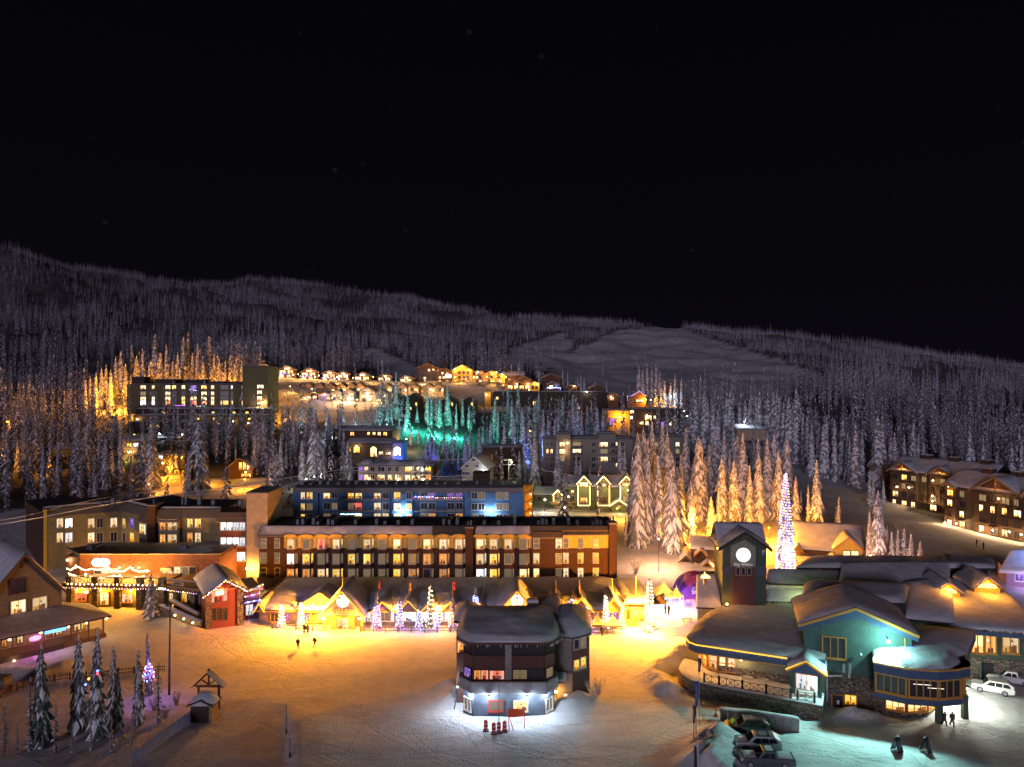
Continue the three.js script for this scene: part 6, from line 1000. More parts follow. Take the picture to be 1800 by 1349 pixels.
{ // pale townhouses
const fr = frame(628, 236, 762, 232), b = thing('pale_townhouses', 'pale two storey row of townhouses with three snowy hoods above the blue hotel', 'townhouse row', fr.pt(12, 10, 0)); keep(fr, -12, 5);
const ws = [[632, 638.5], [641, 647], [652, 658], [664, 676], [682, 688], [695, 701], [713, 721], [724, 730], [732, 738], [740, 744], [747, 757]];
block(b, fr, 629, 760, 818, 852, { depth: 11, mat: M.cream, roof: 'pitch', peak: 810, wins: ws.flatMap(([a, c], i) => [[a, c, 821, 829, 'pwddddybwcyd'[i], { mat: M.white }], [a, c, 835, 844, 'pwdwwwwwwyo'[i], { mat: M.white }]]) });
for (const px of [644, 691, 735]) { const q = fr.y(px, 817), s = fr.s(px); part(b, 'snow_hood', snowDome([fr.pt(s - 2.6, 0, .6), fr.pt(s + 2.6, 0, .6), fr.pt(s + 2.6, 0, -5), fr.pt(s - 2.6, 0, -5)], q, .7, 3, .3, { nr: 8, na: 30 }), M.roofSnow); part(b, 'porch_snow', snowQuad([fr.pt(s - 3.5, fr.y(px, 851), 2.6), fr.pt(s + 3.5, fr.y(px, 851), 2.6), fr.pt(s + 3.5, fr.y(px, 846), .1), fr.pt(s - 3.5, fr.y(px, 846), .1)], .5), M.roofSnow); }
for (const [x, y] of [[650, 842], [700, 843], [722, 823], [745, 842]]) lampAt(b, fr, x, y, .3, WARM, 12);
}
{ const fr = frame(806, 224, 860, 222), b = thing('white_house', 'white gabled house with dark windows beside the power pole', 'house', fr.pt(5, 10, 0)); keep(fr); block(b, fr, 812, 856, 823, 842, { depth: 10, mat: M.cream, roof: 'gable', peak: 803, barge: M.white, wins: [[818, 824, 817, 822, 'd', { mat: M.white }], [836, 842, 817, 822, 'd', { mat: M.white }], [813, 825, 830, 835, 'd', { cols: 3, mat: M.white }], [840, 850, 829, 834, 'b', { mat: M.white }], [830, 835, 807, 811, 'd', { mat: M.white, cols: 1 }]] }); part(b, 'snow_bank', snowDome([fr.pt(-8, 0, 8), fr.pt(3, 0, 8), fr.pt(3, 0, -2), fr.pt(-8, 0, -2)], fr.y(810, 846), .1, 2, .8), M.snow); lampAt(b, fr, 850, 826, .6, WHITE, 14, L.white); }
{ const fr = frame(845, 262, 920, 262), b = thing('dark_flat_building', 'dark low building with a flat snow roof behind the power pole', 'building', fr.pt(5, 10, 0)); keep(fr); block(b, fr, 848, 918, 788, 838, { depth: 12, mat: M.darkWood, wins: [[852, 856, 812, 818, 'c'], [857, 860, 772, 772.1, 'o']].slice(0, 1) }); lampAt(b, fr, 852, 810, .5, SOD, 40, L.sodium); lampAt(b, fr, 860, 790, -4, [1, .4, .1], 10); }
{ // grey apartments
const fr = frame(954, 276, 1200, 274), b = thing('grey_apartments', 'grey four storey apartment block with balconies behind the outlined green gables', 'apartment building', fr.pt(20, 8, 0)); keep(fr, -14, 6);
const mat = std([.3, .28, .24], { map: rep(coarse, 4) }), rows = [[778, 785], [790, 797], [803.5, 811], [815, 822]];
const cols = [[961, 964], [968, 971.5], [985, 993], [1007, 1021], [1040, 1047], [1055.5, 1068], [1076, 1085], [1091, 1097], [1151, 1157], [1162, 1168], [1188, 1194]], ks = ['dddbdwwdbdbw', 'ywbwdbddbdd', 'ddbddwddbdd', 'ddbdddwdbdd'];
block(b, fr, 955, 1112, 772, 836, { depth: 13, mat, wins: rows.flatMap(([a, c], j) => cols.filter(([x]) => x < 1110).map(([x, e], i) => [x, e, a, c, ks[j][i], { mat: M.offWhite }])) });
block(b, fr, 1140, 1200, 768, 836, { depth: 13, o: -1, mat, wins: rows.flatMap(([a, c], j) => cols.filter(([x]) => x > 1110).map(([x, e], i) => [x, e, a, c, 'bdwbddbdd'[i + j], { mat: M.offWhite }])) });
for (const [a, c] of [[978, 1003], [1053, 1083]]) block(b, fr, a, c, 763.5, 836, { depth: 11, o: 1, mat, name: 'projecting_bay' , wins: rows.slice(0, 3).flatMap(([y0, y1], j) => a < 1000 ? [[984, 992, y0, y1, 'wwbb'[j], { mat: M.offWhite }]] : [[1056, 1068, y0, y1, 'wbw'[j], { mat: M.offWhite }], [1074, 1082, y0, y1, 'd', { mat: M.offWhite }]]) });
for (const [a, c] of [[1005, 1022], [1070, 1086]]) for (const y of [786, 798, 812]) part(b, 'balcony', fr.box(fr.s(a), fr.s(c), fr.y(a, y + 1), fr.y(a, y - 2.5), 1, 2.2), M.grey);
lampAt(b, fr, 997, 779, 1.2, SODW, 24); lampAt(b, fr, 990, 794, 1.2, SODW, 40);
}
{ // green condominium with gables outlined in lights
const fr = frame(965, 207, 1122, 203), b = thing('outlined_condo', 'dark green gabled building whose gables are outlined with bright warm light ropes', 'apartment building', fr.pt(15, 7, 0)); keep(fr, -14, 8);
const mat = std([.1, .12, .06], { bumpMap: rep(laps, 1.6), bumpScale: .02 });
block(b, fr, 990, 1118, 856, 897, { depth: 12, mat, roof: 'pitch', peak: 836, snow: .5, wins: [[1004, 1009, 862, 867, 'w'], [996, 1000, 862, 868, 'd'], [995, 1001, 873, 879, 'd'], [1004, 1008, 873, 879, 'd']] });
block(b, fr, 940, 992, 870, 897, { depth: 10, o: -2, mat, roof: 'pitch', peak: 857, snow: .5, wins: [[945, 951, 874, 880, 'd']] });
const P3 = (x, y, o) => fr.pt(fr.s(x, o), fr.y(x, y, o), o);
for (const [px, hw, pk, e, bot, o] of [[980.3, 9, 862, 871, 882, .8], [1026.5, 13, 837.5, 851.5, 889, 1.6], [1061, 13, 837.5, 851.5, 889, 1.6], [1101, 13, 837.5, 851.5, 887, 1.6], [1088, 17, 879.5, 890, 0, 3]]) {
const small = px === 1088; block(b, fr, px - hw * .78, px + hw * .78, e, 897, { depth: 6, o, mat, roof: 'gable', peak: pk + 1, name: 'gable_bay', barge: M.wood, wins: small ? [[1084, 1091, 888, 896, 'd', { name: 'door' }]] : [[px - hw * .55, px + hw * .55, pk + hw * .85, pk + hw * .85 + 7, px > 1090 ? 'o' : px > 1020 && px < 1030 ? 'w' : 'd', { cols: 3 }], [px - hw * .45, px + hw * .45, bot - 14, bot - 5, pickKind('dob')]] });
ropeLight(b, [P3(px - hw, e + .5, o + .95), P3(px, pk, o + .95), P3(px + hw, e + .5, o + .95)], L.ropeWarm, .13);
if (bot) { ropeLight(b, [P3(px - hw * .8, e, o + .3), P3(px - hw * .8, bot, o + .3)], L.ropeWarm, .12); ropeLight(b, [P3(px + hw * .8, e, o + .3), P3(px + hw * .8, bot, o + .3)], L.ropeWarm, .12); }
if (px > 1000 && bot) ropeLight(b, [P3(px - hw * .8, bot, o + .3), P3(px + hw * .8, bot, o + .3)], L.ropeWarm, .12);
if (!small) part(b, 'truss', [bar(P3(px - hw * .5, pk + hw * .62, o + .6), P3(px + hw * .5, pk + hw * .62, o + .6), .15), bar(P3(px, pk + 1, o + .6), P3(px, pk + hw * .6, o + .6), .15)], M.paleWood);
point(b, P3(px, e + 6, o + 2.2), [1, .76, .3], bot ? 45 : 20, .5);
}
part(b, 'deck', fr.box(fr.s(968), fr.s(1014), fr.y(990, 885), fr.y(990, 884), 0, 2.5), M.wood); part(b, 'railing', [fr.box(fr.s(968), fr.s(1014), fr.y(990, 881.5), fr.y(990, 881), 2.4, 2.5), ...Array.from({ length: 16 }, (_, k) => fr.box(fr.s(968 + k * 2.9), fr.s(968 + k * 2.9) + .08, fr.y(990, 885), fr.y(990, 881), 2.42, 2.48))], M.paleWood);
for (const [x, y, cd] of [[993.5, 892, 40], [1000, 873, 14], [1097, 890, 20], [1105, 862, 60]]) lampAt(b, fr, x, y, 1.8, SODW, cd);
}
// ---------------------------------------------------------------- lodges behind the clock tower
{
const fr = frame(1392, 163, 1522, 158), b = thing('amber_edged_lodge', 'snow roofed lodge with amber edged gables behind the tall lit tree', 'lodge', fr.pt(8, 4, 0)); keep(fr, -16, 6);
block(b, fr, 1396, 1518, 968, 1012, { depth: 16, mat: M.wood, roof: 'pitch', peak: 921, snow: .7, eave: .8, wins: [[1400, 1410, 994, 1010, 'c'], [1414, 1424, 1000, 1012, 'w'], [1428, 1436, 996, 1010, 'o']] });
for (const [px, hw, pk, o] of [[1492, 28, 945, 1.2], [1466, 16, 980, 4], [1402, 10, 960, 1]]) { const a = fr.s(px - hw, o), c = fr.s(px + hw, o); part(b, 'gable_wall', fr.prism([[a + .5, 1], [c - .5, 1], [c - .5, fr.y(px, pk + hw * .72, o)], [(a + c) / 2, fr.y(px, pk + 1.5, o)], [a + .5, fr.y(px, pk + hw * .72, o)]], o - 6, o - .2), M.yellow); gable(b, fr, { s0: a + .4, s1: c - .4, o0: o - 9, o1: o, ye: fr.y(px, pk + hw * .72, o), yr: fr.y(px, pk, o), ov: .5, t: .2, snow: .55, barge: M.trim, nu: 6, nv: 8 }); }
winPx(b, fr, [1483, 969, 1494, 982], 'w', 1.02, { cols: 2, mat: M.wood }); winPx(b, fr, [1497, 969, 1509, 982], 'w', 1.02, { cols: 2, mat: M.wood }); winPx(b, fr, [1456, 993, 1474, 1004], 'w', 3.82, { cols: 3, mat: M.wood });
lampAt(b, fr, 1466, 990, 4.6, WARM, 90); lampAt(b, fr, 1415, 995, 1.5, WARM, 60); lampAt(b, fr, 1486, 996, 3, SODW, 60); lampAt(b, fr, 1445, 998, 2, SODW, 40);
part(b, 'awning', slab([fr.pt(fr.s(1400), fr.y(1400, 992), 2.4), fr.pt(fr.s(1426), fr.y(1426, 992), 2.4), fr.pt(fr.s(1426), fr.y(1426, 985), .1), fr.pt(fr.s(1400), fr.y(1400, 985), .1)], .1), M.orange);
}
{ const fr = frame(1196, 158, 1268, 156), b = thing('red_shop', 'dark red gabled shop with amber roof edges beside the clock tower', 'shop', fr.pt(3, 4, 0)); keep(fr, -10, 4);
block(b, fr, 1218, 1266, 966, 1012, { depth: 11, mat: M.brown, roof: 'pitch', peak: 944, snow: .6, wins: [[1257, 1266, 998, 1012, 'o']] });
for (const [px, hw, pk, o, m] of [[1232, 11, 965, .8, M.brown], [1243, 15, 988, 2, M.brown], [1206, 12, 977, .5, M.darkWood]]) { const a = fr.s(px - hw, o), c = fr.s(px + hw, o); part(b, 'gable_wall', fr.prism([[a + .3, 1], [c - .3, 1], [c - .3, fr.y(px, pk + hw * .8, o)], [(a + c) / 2, fr.y(px, pk + 1, o)], [a + .3, fr.y(px, pk + hw * .8, o)]], o - 5, o - .2), m); gable(b, fr, { s0: a + .3, s1: c - .3, o0: o - 8, o1: o, ye: fr.y(px, pk + hw * .8, o), yr: fr.y(px, pk, o), ov: .4, t: .16, snow: .45, barge: m === M.darkWood ? M.wood : M.trim, nu: 5, nv: 6 }); }
lampAt(b, fr, 1262, 992, 1, SODW, 50); }
{ const fr = frame(1346, 196, 1380, 195), b = thing('tree_cabin', 'small cabin with an orange gable window among the amber lit spruces', 'cabin', fr.pt(3, 6, 0)); keep(fr, -8, 3, 4); block(b, fr, 1349, 1376, 890, 925, { depth: 9, mat: M.darkWood, roof: 'gable', peak: 876, barge: M.wood, wins: [[1352, 1356, 892, 901, 'w'], [1358, 1366, 892, 901, 'w'], [1369, 1373, 892, 901, 'o']] }); part(b, 'deck', fr.box(fr.s(1348), fr.s(1378), fr.y(1360, 906), fr.y(1360, 904.5), 0, 1.5), M.paleWood); lampAt(b, fr, 1362, 885, .3, SOD, 20); lampAt(b, fr, 1362, 903, 1.6, WARM, 26); }
// ---------------------------------------------------------------- the two big timber lodges on the right
[[1566, 238, 1742, 212, 2, [[1588, 24, 'l'], [1655, 21], [1711, 22]], 'timber lodge with three gables above the ski run, farther of the two on the slope'], [1662, 205, 1850, 179, 1.6, [[1671, 10], [1755, 42], [1820, 24]], 'timber lodge with one wide gable at the edge of the ski run']].forEach(([x0, d0, x1, d1, base, gs, label], n) => {
const fr = frame(x0, d0, x1, d1), b = thing('timber_lodge', label, 'lodge', fr.pt(8, base, 0)); keep(fr, -22, 16);
const W = fr.L, floors = 4, fh = 2.85, top = base + floors * fh + .8, mat = [M.deepGreen, M.lodge];
part(b, 'wall', fr.box(0, W, base - 2, top, -16, -.6), std([.11, .085, .05], { map: rep(coarse, 4) })); part(b, 'end_wall', fr.box(-.02, .3, base - 2, top, -16, -.58), M.lodge);
const q = [fr.pt(-.8, top, .9), fr.pt(W, top, .9), fr.pt(W, top + 4, -8), fr.pt(-.8, top + 4, -8)], q2 = [fr.pt(-.8, top + 4, -8), fr.pt(W, top + 4, -8), fr.pt(W, top, -17), fr.pt(-.8, top, -17)];
const rf = part(b, 'roof', [slab(q, .3), slab(q2, .3)], M.roof); parts(rf, 'snow_cover', [snowQuad(q, .5, 36, 10), snowQuad(q2, .5, 30, 8)], dimSnow);
for (const t of [.22, .5, .8]) { const c = part(b, 'chimney', fr.box(W * t, W * t + 3, top + 2, top + 5.2, -8.5, -6.5), M.darkWood); part(c, 'snow_cover', snowQuad([fr.pt(W * t, top + 5.2, -6.4), fr.pt(W * t + 3, top + 5.2, -6.4), fr.pt(W * t + 3, top + 5.2, -8.6), fr.pt(W * t, top + 5.2, -8.6)], .25, 6, 6), dimSnow); }
for (const [px, hw] of gs) {
const a = Math.max(0, fr.s(px - hw)), c = fr.s(px + hw), m = (a + c) / 2, yr = top + (c - a) * .28 + .3;
part(b, 'gable_bay', fr.prism([[a, base - 2], [c, base - 2], [c, top - .2], [m, yr - .3], [a, top - .2]], -9, .2), M.lodge);
gable(b, fr, { s0: a, s1: c, o0: -9, o1: .4, ye: top, yr, ov: .9, t: .25, snow: .45, barge: M.paleWood, nu: 6, nv: 8 });
part(b, 'truss', [fr.bar([a + .6, top + .2, 1.1], [c - .6, top + .2, 1.1], .25), fr.bar([m, top + .2, 1.1], [m, yr - .5, 1.1], .22)], M.paleWood);
wallLamp(b, fr.pt(m, yr - 1.5, 1), fr.n, SOD, n ? 34 : 60, L.warm, .14);
}
const bayAt = (s) => gs.some(([px, hw]) => s > fr.s(px - hw) - .2 && s < fr.s(px + hw) + .2);
const step = 3.05; for (let f = 0; f < floors; f++) for (let s = .9; s < W - 2; s += step) {
const o = bayAt(s) && bayAt(s + 1.8) ? .22 : -.58; if (bayAt(s) !== bayAt(s + 1.8)) continue; const k = pickKind(f === 0 ? 'wwdyddw' : f === floors - 1 ? 'wdybddb' : 'wdddbddyd'), w = rr(1, 1.9), y = base + f * fh + .7;
win(b, fr, s, s + w, y, y + 1.7, o, k, { cols: 2, mat: M.wood, fw: .1 });
if (f && R() < .5) { const bl = part(b, 'balcony', fr.box(s - .4, s + w + .4, y - .75, y - .6, o, o + 1.5), M.wood); part(bl, 'railing', [fr.box(s - .4, s + w + .4, y + .25, y + .33, o + 1.4, o + 1.5), ...Array.from({ length: 6 }, (_, i) => fr.box(s - .4 + i * (w + .7) / 5, s - .33 + i * (w + .7) / 5, y - .6, y + .25, o + 1.42, o + 1.48))], M.wood); }
}
const lamps = n ? [[1664, 919, 40], [1684, 920, 40], [1727, 930, 40], [1748, 932, 40], [1777, 935, 16], [1798, 940, 40], [1758, 877, 16]] : [[1641, 872, 26], [1641, 881, 26], [1636, 902, 50], [1656, 905, 60], [1579, 856, 14], [1600, 857, 14], [1642, 845, 20]];
for (const [px, py, cd] of lamps) lampAt(b, fr, px, py, .6, WARM, cd * 2.4, L.warm, .2);
});
// ---------------------------------------------------------------- houses among the trees on the left
{ const fr = frame(212, 255, 262, 255), b = thing('stair_house', 'house with a white floodlit outside staircase among the spruces', 'house', fr.pt(4, 12, 0)); keep(fr, -8, 5, 4); block(b, fr, 214, 250, 775, 850, { depth: 10, mat: M.cream, roof: 'pitch', peak: 766, wins: [[223, 231, 780, 786, 'y'], [235, 243, 780, 785, 'c'], [222, 232, 792, 797, 'y'], [236, 242, 800, 806, 'd']] }); for (const [a, c] of [[812, 796], [828, 812], [846, 828]]) part(b, 'stair_flight', bar(P(217, a, 253), P(240, c, 253), 1, .3), M.offWhite); lampAt(b, fr, 241, 819, 1.5, WHITE, 190, L.white); lampAt(b, fr, 228, 795, .5, SODW, 30); lampAt(b, fr, 218, 814, 1, [.8, 1, .1], 12, glow(.8, 1, .1, 4)); }
{ const fr = frame(270, 250, 324, 248), b = thing('amber_house', 'house glowing amber beside a round street lamp among the spruces', 'house', fr.pt(4, 12, 0)); keep(fr, -8, 5, 4); block(b, fr, 273, 322, 800, 852, { depth: 10, mat: M.hillOlive, roof: 'pitch', peak: 793, wins: [[279, 286, 801, 808, 'c'], [307, 312, 800, 807, 'y'], [318, 322, 800, 808, 'y'], [306, 312, 813, 818, 'p'], [290, 298, 812, 818, 'd']] }); part(b, 'deck', fr.box(fr.s(272), fr.s(320), fr.y(290, 823.5), fr.y(290, 822), 0, 2), M.paleWood); lampAt(b, fr, 288, 814, .6, SOD, 40, L.sodium); }
{ const fr = frame(394, 236, 446, 236), b = thing('glass_gable_chalet', 'chalet with a glazed lit gable and an amber carport above the tan tower', 'chalet', fr.pt(4, 10, 0)); keep(fr, -8, 4, 4); block(b, fr, 400, 444, 822, 856, { depth: 10, mat: M.wood, roof: 'gable', peak: 806, barge: M.paleWood, wins: [[420, 425, 813, 826, 'y'], [427, 432, 813, 826, 'y'], [434, 438, 816, 826, 'w'], [424, 441, 833, 839, 'o', { cols: 3 }]] }); lampAt(b, fr, 433, 830, .6, SOD, 30, L.sodium); }
{ const fr = frame(104, 268, 140, 268), b = thing('hidden_house', 'house glimpsed between spruces by its amber deck', 'house', fr.pt(4, 14, 0)); keep(fr, -8, 3, 3); block(b, fr, 92, 142, 790, 850, { depth: 9, mat: M.yellow, roof: 'pitch', peak: 778, wins: [[126, 131, 828, 848, 'w', { name: 'door' }], [100, 106, 800, 806, 'o']] }); lampAt(b, fr, 118, 812, .6, SOD, 40, L.sodium); lampAt(b, fr, 130, 826, .6, SOD, 60, L.sodium); }
{ const fr = frame(175, 300, 320, 300), b = thing('dark_lodge', 'dark flat roofed lodge below the terraced hotel', 'lodge', fr.pt(4, 14, 0)); keep(fr, -10, 3, 4); block(b, fr, 182, 316, 770, 800, { depth: 12, mat: M.darkWood, roof: 'pitch', peak: 764, wins: [[196, 203, 778, 784, 'p'], [252, 258, 773, 778, 'd'], [300, 306, 776, 782, 'd']] }); for (const [x, y, m, c] of [[237, 764, glow(.8, 1, .1, 4), [.8, 1, .1]], [281, 763, L.white, WHITE], [294, 764, L.white, WHITE], [321, 764, L.warm, SODW]]) lampAt(b, fr, x, y, .6, c, 14, m); }
onHill = false;
// ---------------------------------------------------------------- snow laden spruces
// Each bough is a drooping tongue: needles below, a cap of snow on top that stops short of the tip.
function spruceGeo(seed, { tiers, per, rBase, snow = .8, droop = .55, ragged = .3, mixed, width = .5 }) {
const q = rng(seed), dark = [], white = [], v = (x, y, z) => V(x, y, z), gap = q() * .2;
for (let t = 0; t < tiers; t++) {
const f = t / tiers, y = .045 + .945 * Math.pow(f, .92), prof = Math.pow(1 - f, .54) * (.6 + .4 * Math.sin(Math.min(1, f * 4 + .35) * 1.57)), n = Math.max(3, Math.round(per * (1 - f * .55)));
const lump = 1 + .5 * ragged * (q() - .5);
for (let k = 0; k < n; k++) {
if (q() < .1 + gap) continue;
const a = (k + q() * .8) / n * 6.283 + t * 2.4, L0 = rBase * prof * lump * (.5 + ragged * .85 * q() * q() + .2 * q()) + .006, w = L0 * width * (.7 + .6 * q()), yr = y + (q() - .5) * 1.9 / tiers;
const ca = Math.cos(a), sa = Math.sin(a), at = (r, s, h) => v(ca * r - sa * s, h, sa * r + ca * s), dy = L0 * droop * (.8 + .7 * q());
const O = at(L0 * .05, 0, yr), Lf = at(L0 * .55, w * .5, yr - dy * .42), Rt = at(L0 * .55, -w * .5, yr - dy * .42), T = at(L0 * .5, 0, yr - dy * .2 + L0 * .1), E = at(L0, 0, yr - dy), K = at(L0 * .6, 0, yr - dy * .85 - L0 * .1);
dark.push([O, K, Lf], [O, Rt, K], [Lf, K, E], [K, Rt, E]);
const s = q() < snow ? 1 : 0; (s ? white : dark).push([O, Lf, T], [O, T, Rt]);
if (s && q() < .9) { const h = .75 + .3 * q(), E2 = at(L0 * h, 0, yr - dy * h * .93 + L0 * .03); white.push([Lf, E2, T], [T, E2, Rt]); dark.push([Lf, E, E2], [E2, E, Rt]); } else dark.push([Lf, E, T], [T, E, Rt]);
}
}
white.push(...[0, 1, 2].map((k) => { const a = k * 2.094, b = a + 2.094; return [v(Math.cos(a) * .012, .94, Math.sin(a) * .012), v(0, 1.01, 0), v(Math.cos(b) * .012, .94, Math.sin(b) * .012)]; }));
return { dark: tris(dark), white: tris(white), all: mixed && (() => { const g = tris([...dark, ...white]), c = new Float32Array(g.attributes.position.count * 3), nd = dark.length * 3; for (let i = 0; i < c.length / 3; i++) { const w = i >= nd; c[i * 3] = w ? .66 : .17; c[i * 3 + 1] = w ? .64 : .165; c[i * 3 + 2] = w ? .68 : .175; } g.setAttribute('color', new THREE.BufferAttribute(c, 3)); return g; })() };
}
const treeSnow = std([.78, .78, .81], { roughness: .95 });
const trunkGeo = (() => { const g = new THREE.CylinderGeometry(.003, .017, .98, 7, 4); g.translate(0, .47, 0); return autoUV(g); })();
const KINDS = {
mid: [21, 22, 23, 24].map((s, i) => spruceGeo(s, { tiers: 56, per: 11, rBase: [.09, .105, .078, .12][i], snow: .85, ragged: .9, droop: .95, width: .62 })),
near: [31, 32, 33].map((s, i) => spruceGeo(s, { tiers: 92, per: 12, rBase: [.1, .115, .09][i], snow: .7, droop: 1.2, ragged: 1, width: .4 })),
garden: [41, 42].map((s, i) => spruceGeo(s, { tiers: 30, per: 10, rBase: [.2, .23][i], snow: .6, droop: .8, ragged: .5 })),
fine: [71, 72, 73, 74].map((s, i) => spruceGeo(s, { tiers: 100, per: 13, rBase: [.088, .105, .075, .125][i], snow: .85, ragged: 1, droop: 1.1, width: .45 })),
thin: [51].map((s) => spruceGeo(s, { tiers: 30, per: 6, rBase: .075, snow: .35, droop: .4, ragged: .9 })),
};
function spruce(p, h, kind, label, group, { w = 1, variant, tilt = 0, name = 'spruce_tree' } = {}) {
const ks = KINDS[kind], g = ks[variant ?? Math.floor(R() * ks.length)], o = new THREE.Group(); o.name = numbered(name); o.position.copy(p); o.rotation.set(tilt, R() * 6.28, tilt * .6); o.scale.set(h * w, h, h * w);
o.userData = { label, category: 'tree' }; if (group) o.userData.group = group;
const add = (n, geo, m, par) => { const x = new THREE.Mesh(geo, m); x.name = n; x.castShadow = x.receiveShadow = true; par.add(x); return x; };
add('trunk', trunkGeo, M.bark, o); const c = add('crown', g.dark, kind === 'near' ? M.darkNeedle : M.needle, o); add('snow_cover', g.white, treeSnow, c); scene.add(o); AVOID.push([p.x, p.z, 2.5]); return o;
}
// Trees one can pick out, by the line of sight to their tops and how far they stand.
function grove(group, what, kind, list, { start = 'from the left' } = {}) {
list.sort((a, b) => a[0] - b[0]).forEach(([px, top, d, opt = {}], i) => {
const x = X(px, d), y = H(x, -d) - .3, h = Math.max(3, Y(top, d) - y);
spruce(V(x, y, -d), h, opt.kind ?? kind, opt.label ?? `${i + 1 <= ORD.length ? ORD[i] : ORD[(i % 20)] + ' past twenty'} ${what} ${start}`, group, { w: opt.w ?? rr(.75, 1.1), ...opt });
});
}
grove('spruces above the olive hotel', 'snowy spruce behind the olive hotel', 'fine', [[15, 783, 230], [31, 773, 245], [46, 790, 215], [75, 780, 205], [102, 778, 215], [124, 800, 230], [135, 752, 232], [151, 752, 238], [167, 839, 185], [185, 768, 222], [198, 790, 240], [211, 749, 226], [230, 800, 232], [250, 760, 228], [266, 747, 222], [274, 786, 240], [318, 833, 230], [331, 796, 214], [348, 742, 218, { w: 1.3 }], [360, 800, 250]]);
grove('amber lit spruces behind the terraced hotel', 'spruce blazing amber behind the terraced hotel', 'mid', [[168, 655, 372], [178, 648, 380], [186, 640, 392], [194, 650, 378], [203, 628, 400], [212, 618, 410], [220, 640, 392], [231, 606, 418], [240, 625, 402, { w: 1.2 }], [250, 612, 412], [262, 640, 398], [272, 588, 430, { w: 1.3 }], [281, 620, 408, { w: 1.4 }], [292, 606, 420], [303, 640, 400], [312, 618, 412], [322, 592, 430], [330, 585, 436], [338, 620, 414], [347, 604, 424], [357, 636, 404], [367, 590, 434, { w: 1.2 }], [376, 622, 414], [385, 630, 408], [396, 634, 410], [412, 640, 410], [425, 632, 416], [150, 668, 372], [158, 660, 380]]);
grove('tall spruces against the dark slope', 'tall spruce under the terraced hotel', 'mid', [[6, 742, 320], [31, 697, 310, { w: 1 }], [46, 717, 305, { w: 1.2 }], [58, 740, 300], [68, 760, 290], [305, 717, 316], [312, 716, 318], [335, 717, 310], [345, 725, 318], [383, 742, 300], [391, 699, 312], [398, 712, 318], [406, 701, 310], [414, 765, 268], [422, 747, 282], [432, 760, 290], [414, 790, 240], [372, 760, 290]]);
grove('spruces above the blue hotel', 'snowy spruce between tan tower and pale townhouses', 'fine', [[448, 763, 240], [455, 753, 248], [463, 742, 262], [476, 804, 225], [486, 796, 232], [493, 769, 240], [503, 775, 250], [507, 718, 300, { kind: 'near', w: .6 }], [516, 733, 255, { w: 1.15 }], [523, 745, 262], [531, 773, 236], [538, 742, 270], [553, 720, 240, { w: 1.1 }], [562, 760, 262], [569, 778, 225], [578, 724, 285], [587, 740, 290], [597, 722, 290], [604, 751, 240], [612, 775, 238], [617, 796, 222]]);
grove('teal lit spruces', 'spruce lit teal from below the dark chalets', 'mid', [[662, 720, 350], [671, 722, 350], [680, 702, 352], [688, 706, 352], [696, 653, 356, { w: .7 }], [716, 684, 352], [733, 716, 350], [751, 682, 352], [758, 687, 350], [773, 696, 346, { w: 1.5 }], [787, 673, 352], [802, 711, 346], [813, 696, 352], [824, 712, 350]]);
grove('spruces below the teal ones', 'spruce below the teal lit ones', 'mid', [[640, 742, 330], [690, 735, 320], [702, 740, 318], [712, 728, 330], [722, 745, 310], [735, 748, 312], [749, 768, 290], [756, 758, 292], [763, 775, 285], [770, 790, 270], [780, 753, 300], [787, 770, 288], [797, 765, 290], [806, 780, 275], [818, 760, 290], [827, 750, 300], [832, 776, 272], [842, 752, 300], [850, 770, 285]]);
grove('spruces before the long garage', 'spruce before the long garage roof', 'mid', [[862, 738, 320], [870, 700, 345], [876, 724, 330], [886, 742, 300], [893, 676, 352], [900, 702, 340], [904, 730, 322], [911, 673, 352], [917, 718, 330], [920, 722, 312], [929, 735, 320], [940, 700, 345], [947, 689, 348], [955, 720, 320], [963, 730, 320], [975, 742, 306], [982, 722, 330], [989, 698, 340], [998, 735, 316], [1007, 693, 345], [1016, 708, 330], [1022, 722, 316], [1032, 712, 330], [1040, 705, 338], [1050, 716, 330], [1060, 718, 330]]);
grove('spruces before the grey apartments', 'snow white spruce before the grey apartments', 'fine', [[913, 793, 238], [921, 787, 242], [940, 757, 232, { w: 1.15 }], [949, 764, 236], [980, 776, 230, { w: 1.2 }], [1013, 798, 250], [1020, 807, 250], [1037, 820, 250], [1090, 775, 250], [1098, 782, 250]]);
grove('spruces beside the hill chalets', 'slim spruce by the top chalets', 'mid', [[899, 640, 500], [912, 639, 500], [948, 651, 462, { w: 1.2 }], [955, 674, 462], [984, 668, 462], [989, 651, 462, { w: 1.2 }], [998, 654, 470], [1012, 668, 460], [1016, 662, 462], [1021, 660, 462], [1027, 664, 462, { w: 1.2 }], [1066, 671, 425], [1123, 640, 470], [1130, 650, 470], [1138, 640, 475], [1146, 645, 470], [1153, 640, 475], [1160, 652, 470], [1162, 680, 418], [1169, 669, 418], [1179, 672, 418], [1187, 658, 416], [1191, 680, 416], [1198, 664, 416]]);
grove('big spruces above the plaza', 'big spruce between brown hotel and clock tower', 'fine', [[1112, 800, 178, { w: .9 }], [1121, 760, 168, { variant: 1, w: .75 }], [1131, 751, 185], [1139, 770, 172, { w: .7 }], [1146, 742, 190, { w: 1 }], [1157, 800, 176], [1164, 744, 200], [1173, 758, 195], [1181, 795, 164, { variant: 3, w: .85 }], [1190, 820, 170], [1197, 800, 178], [1206, 751, 205], [1214, 845, 172, { w: .8 }], [1100, 905, 170]]);
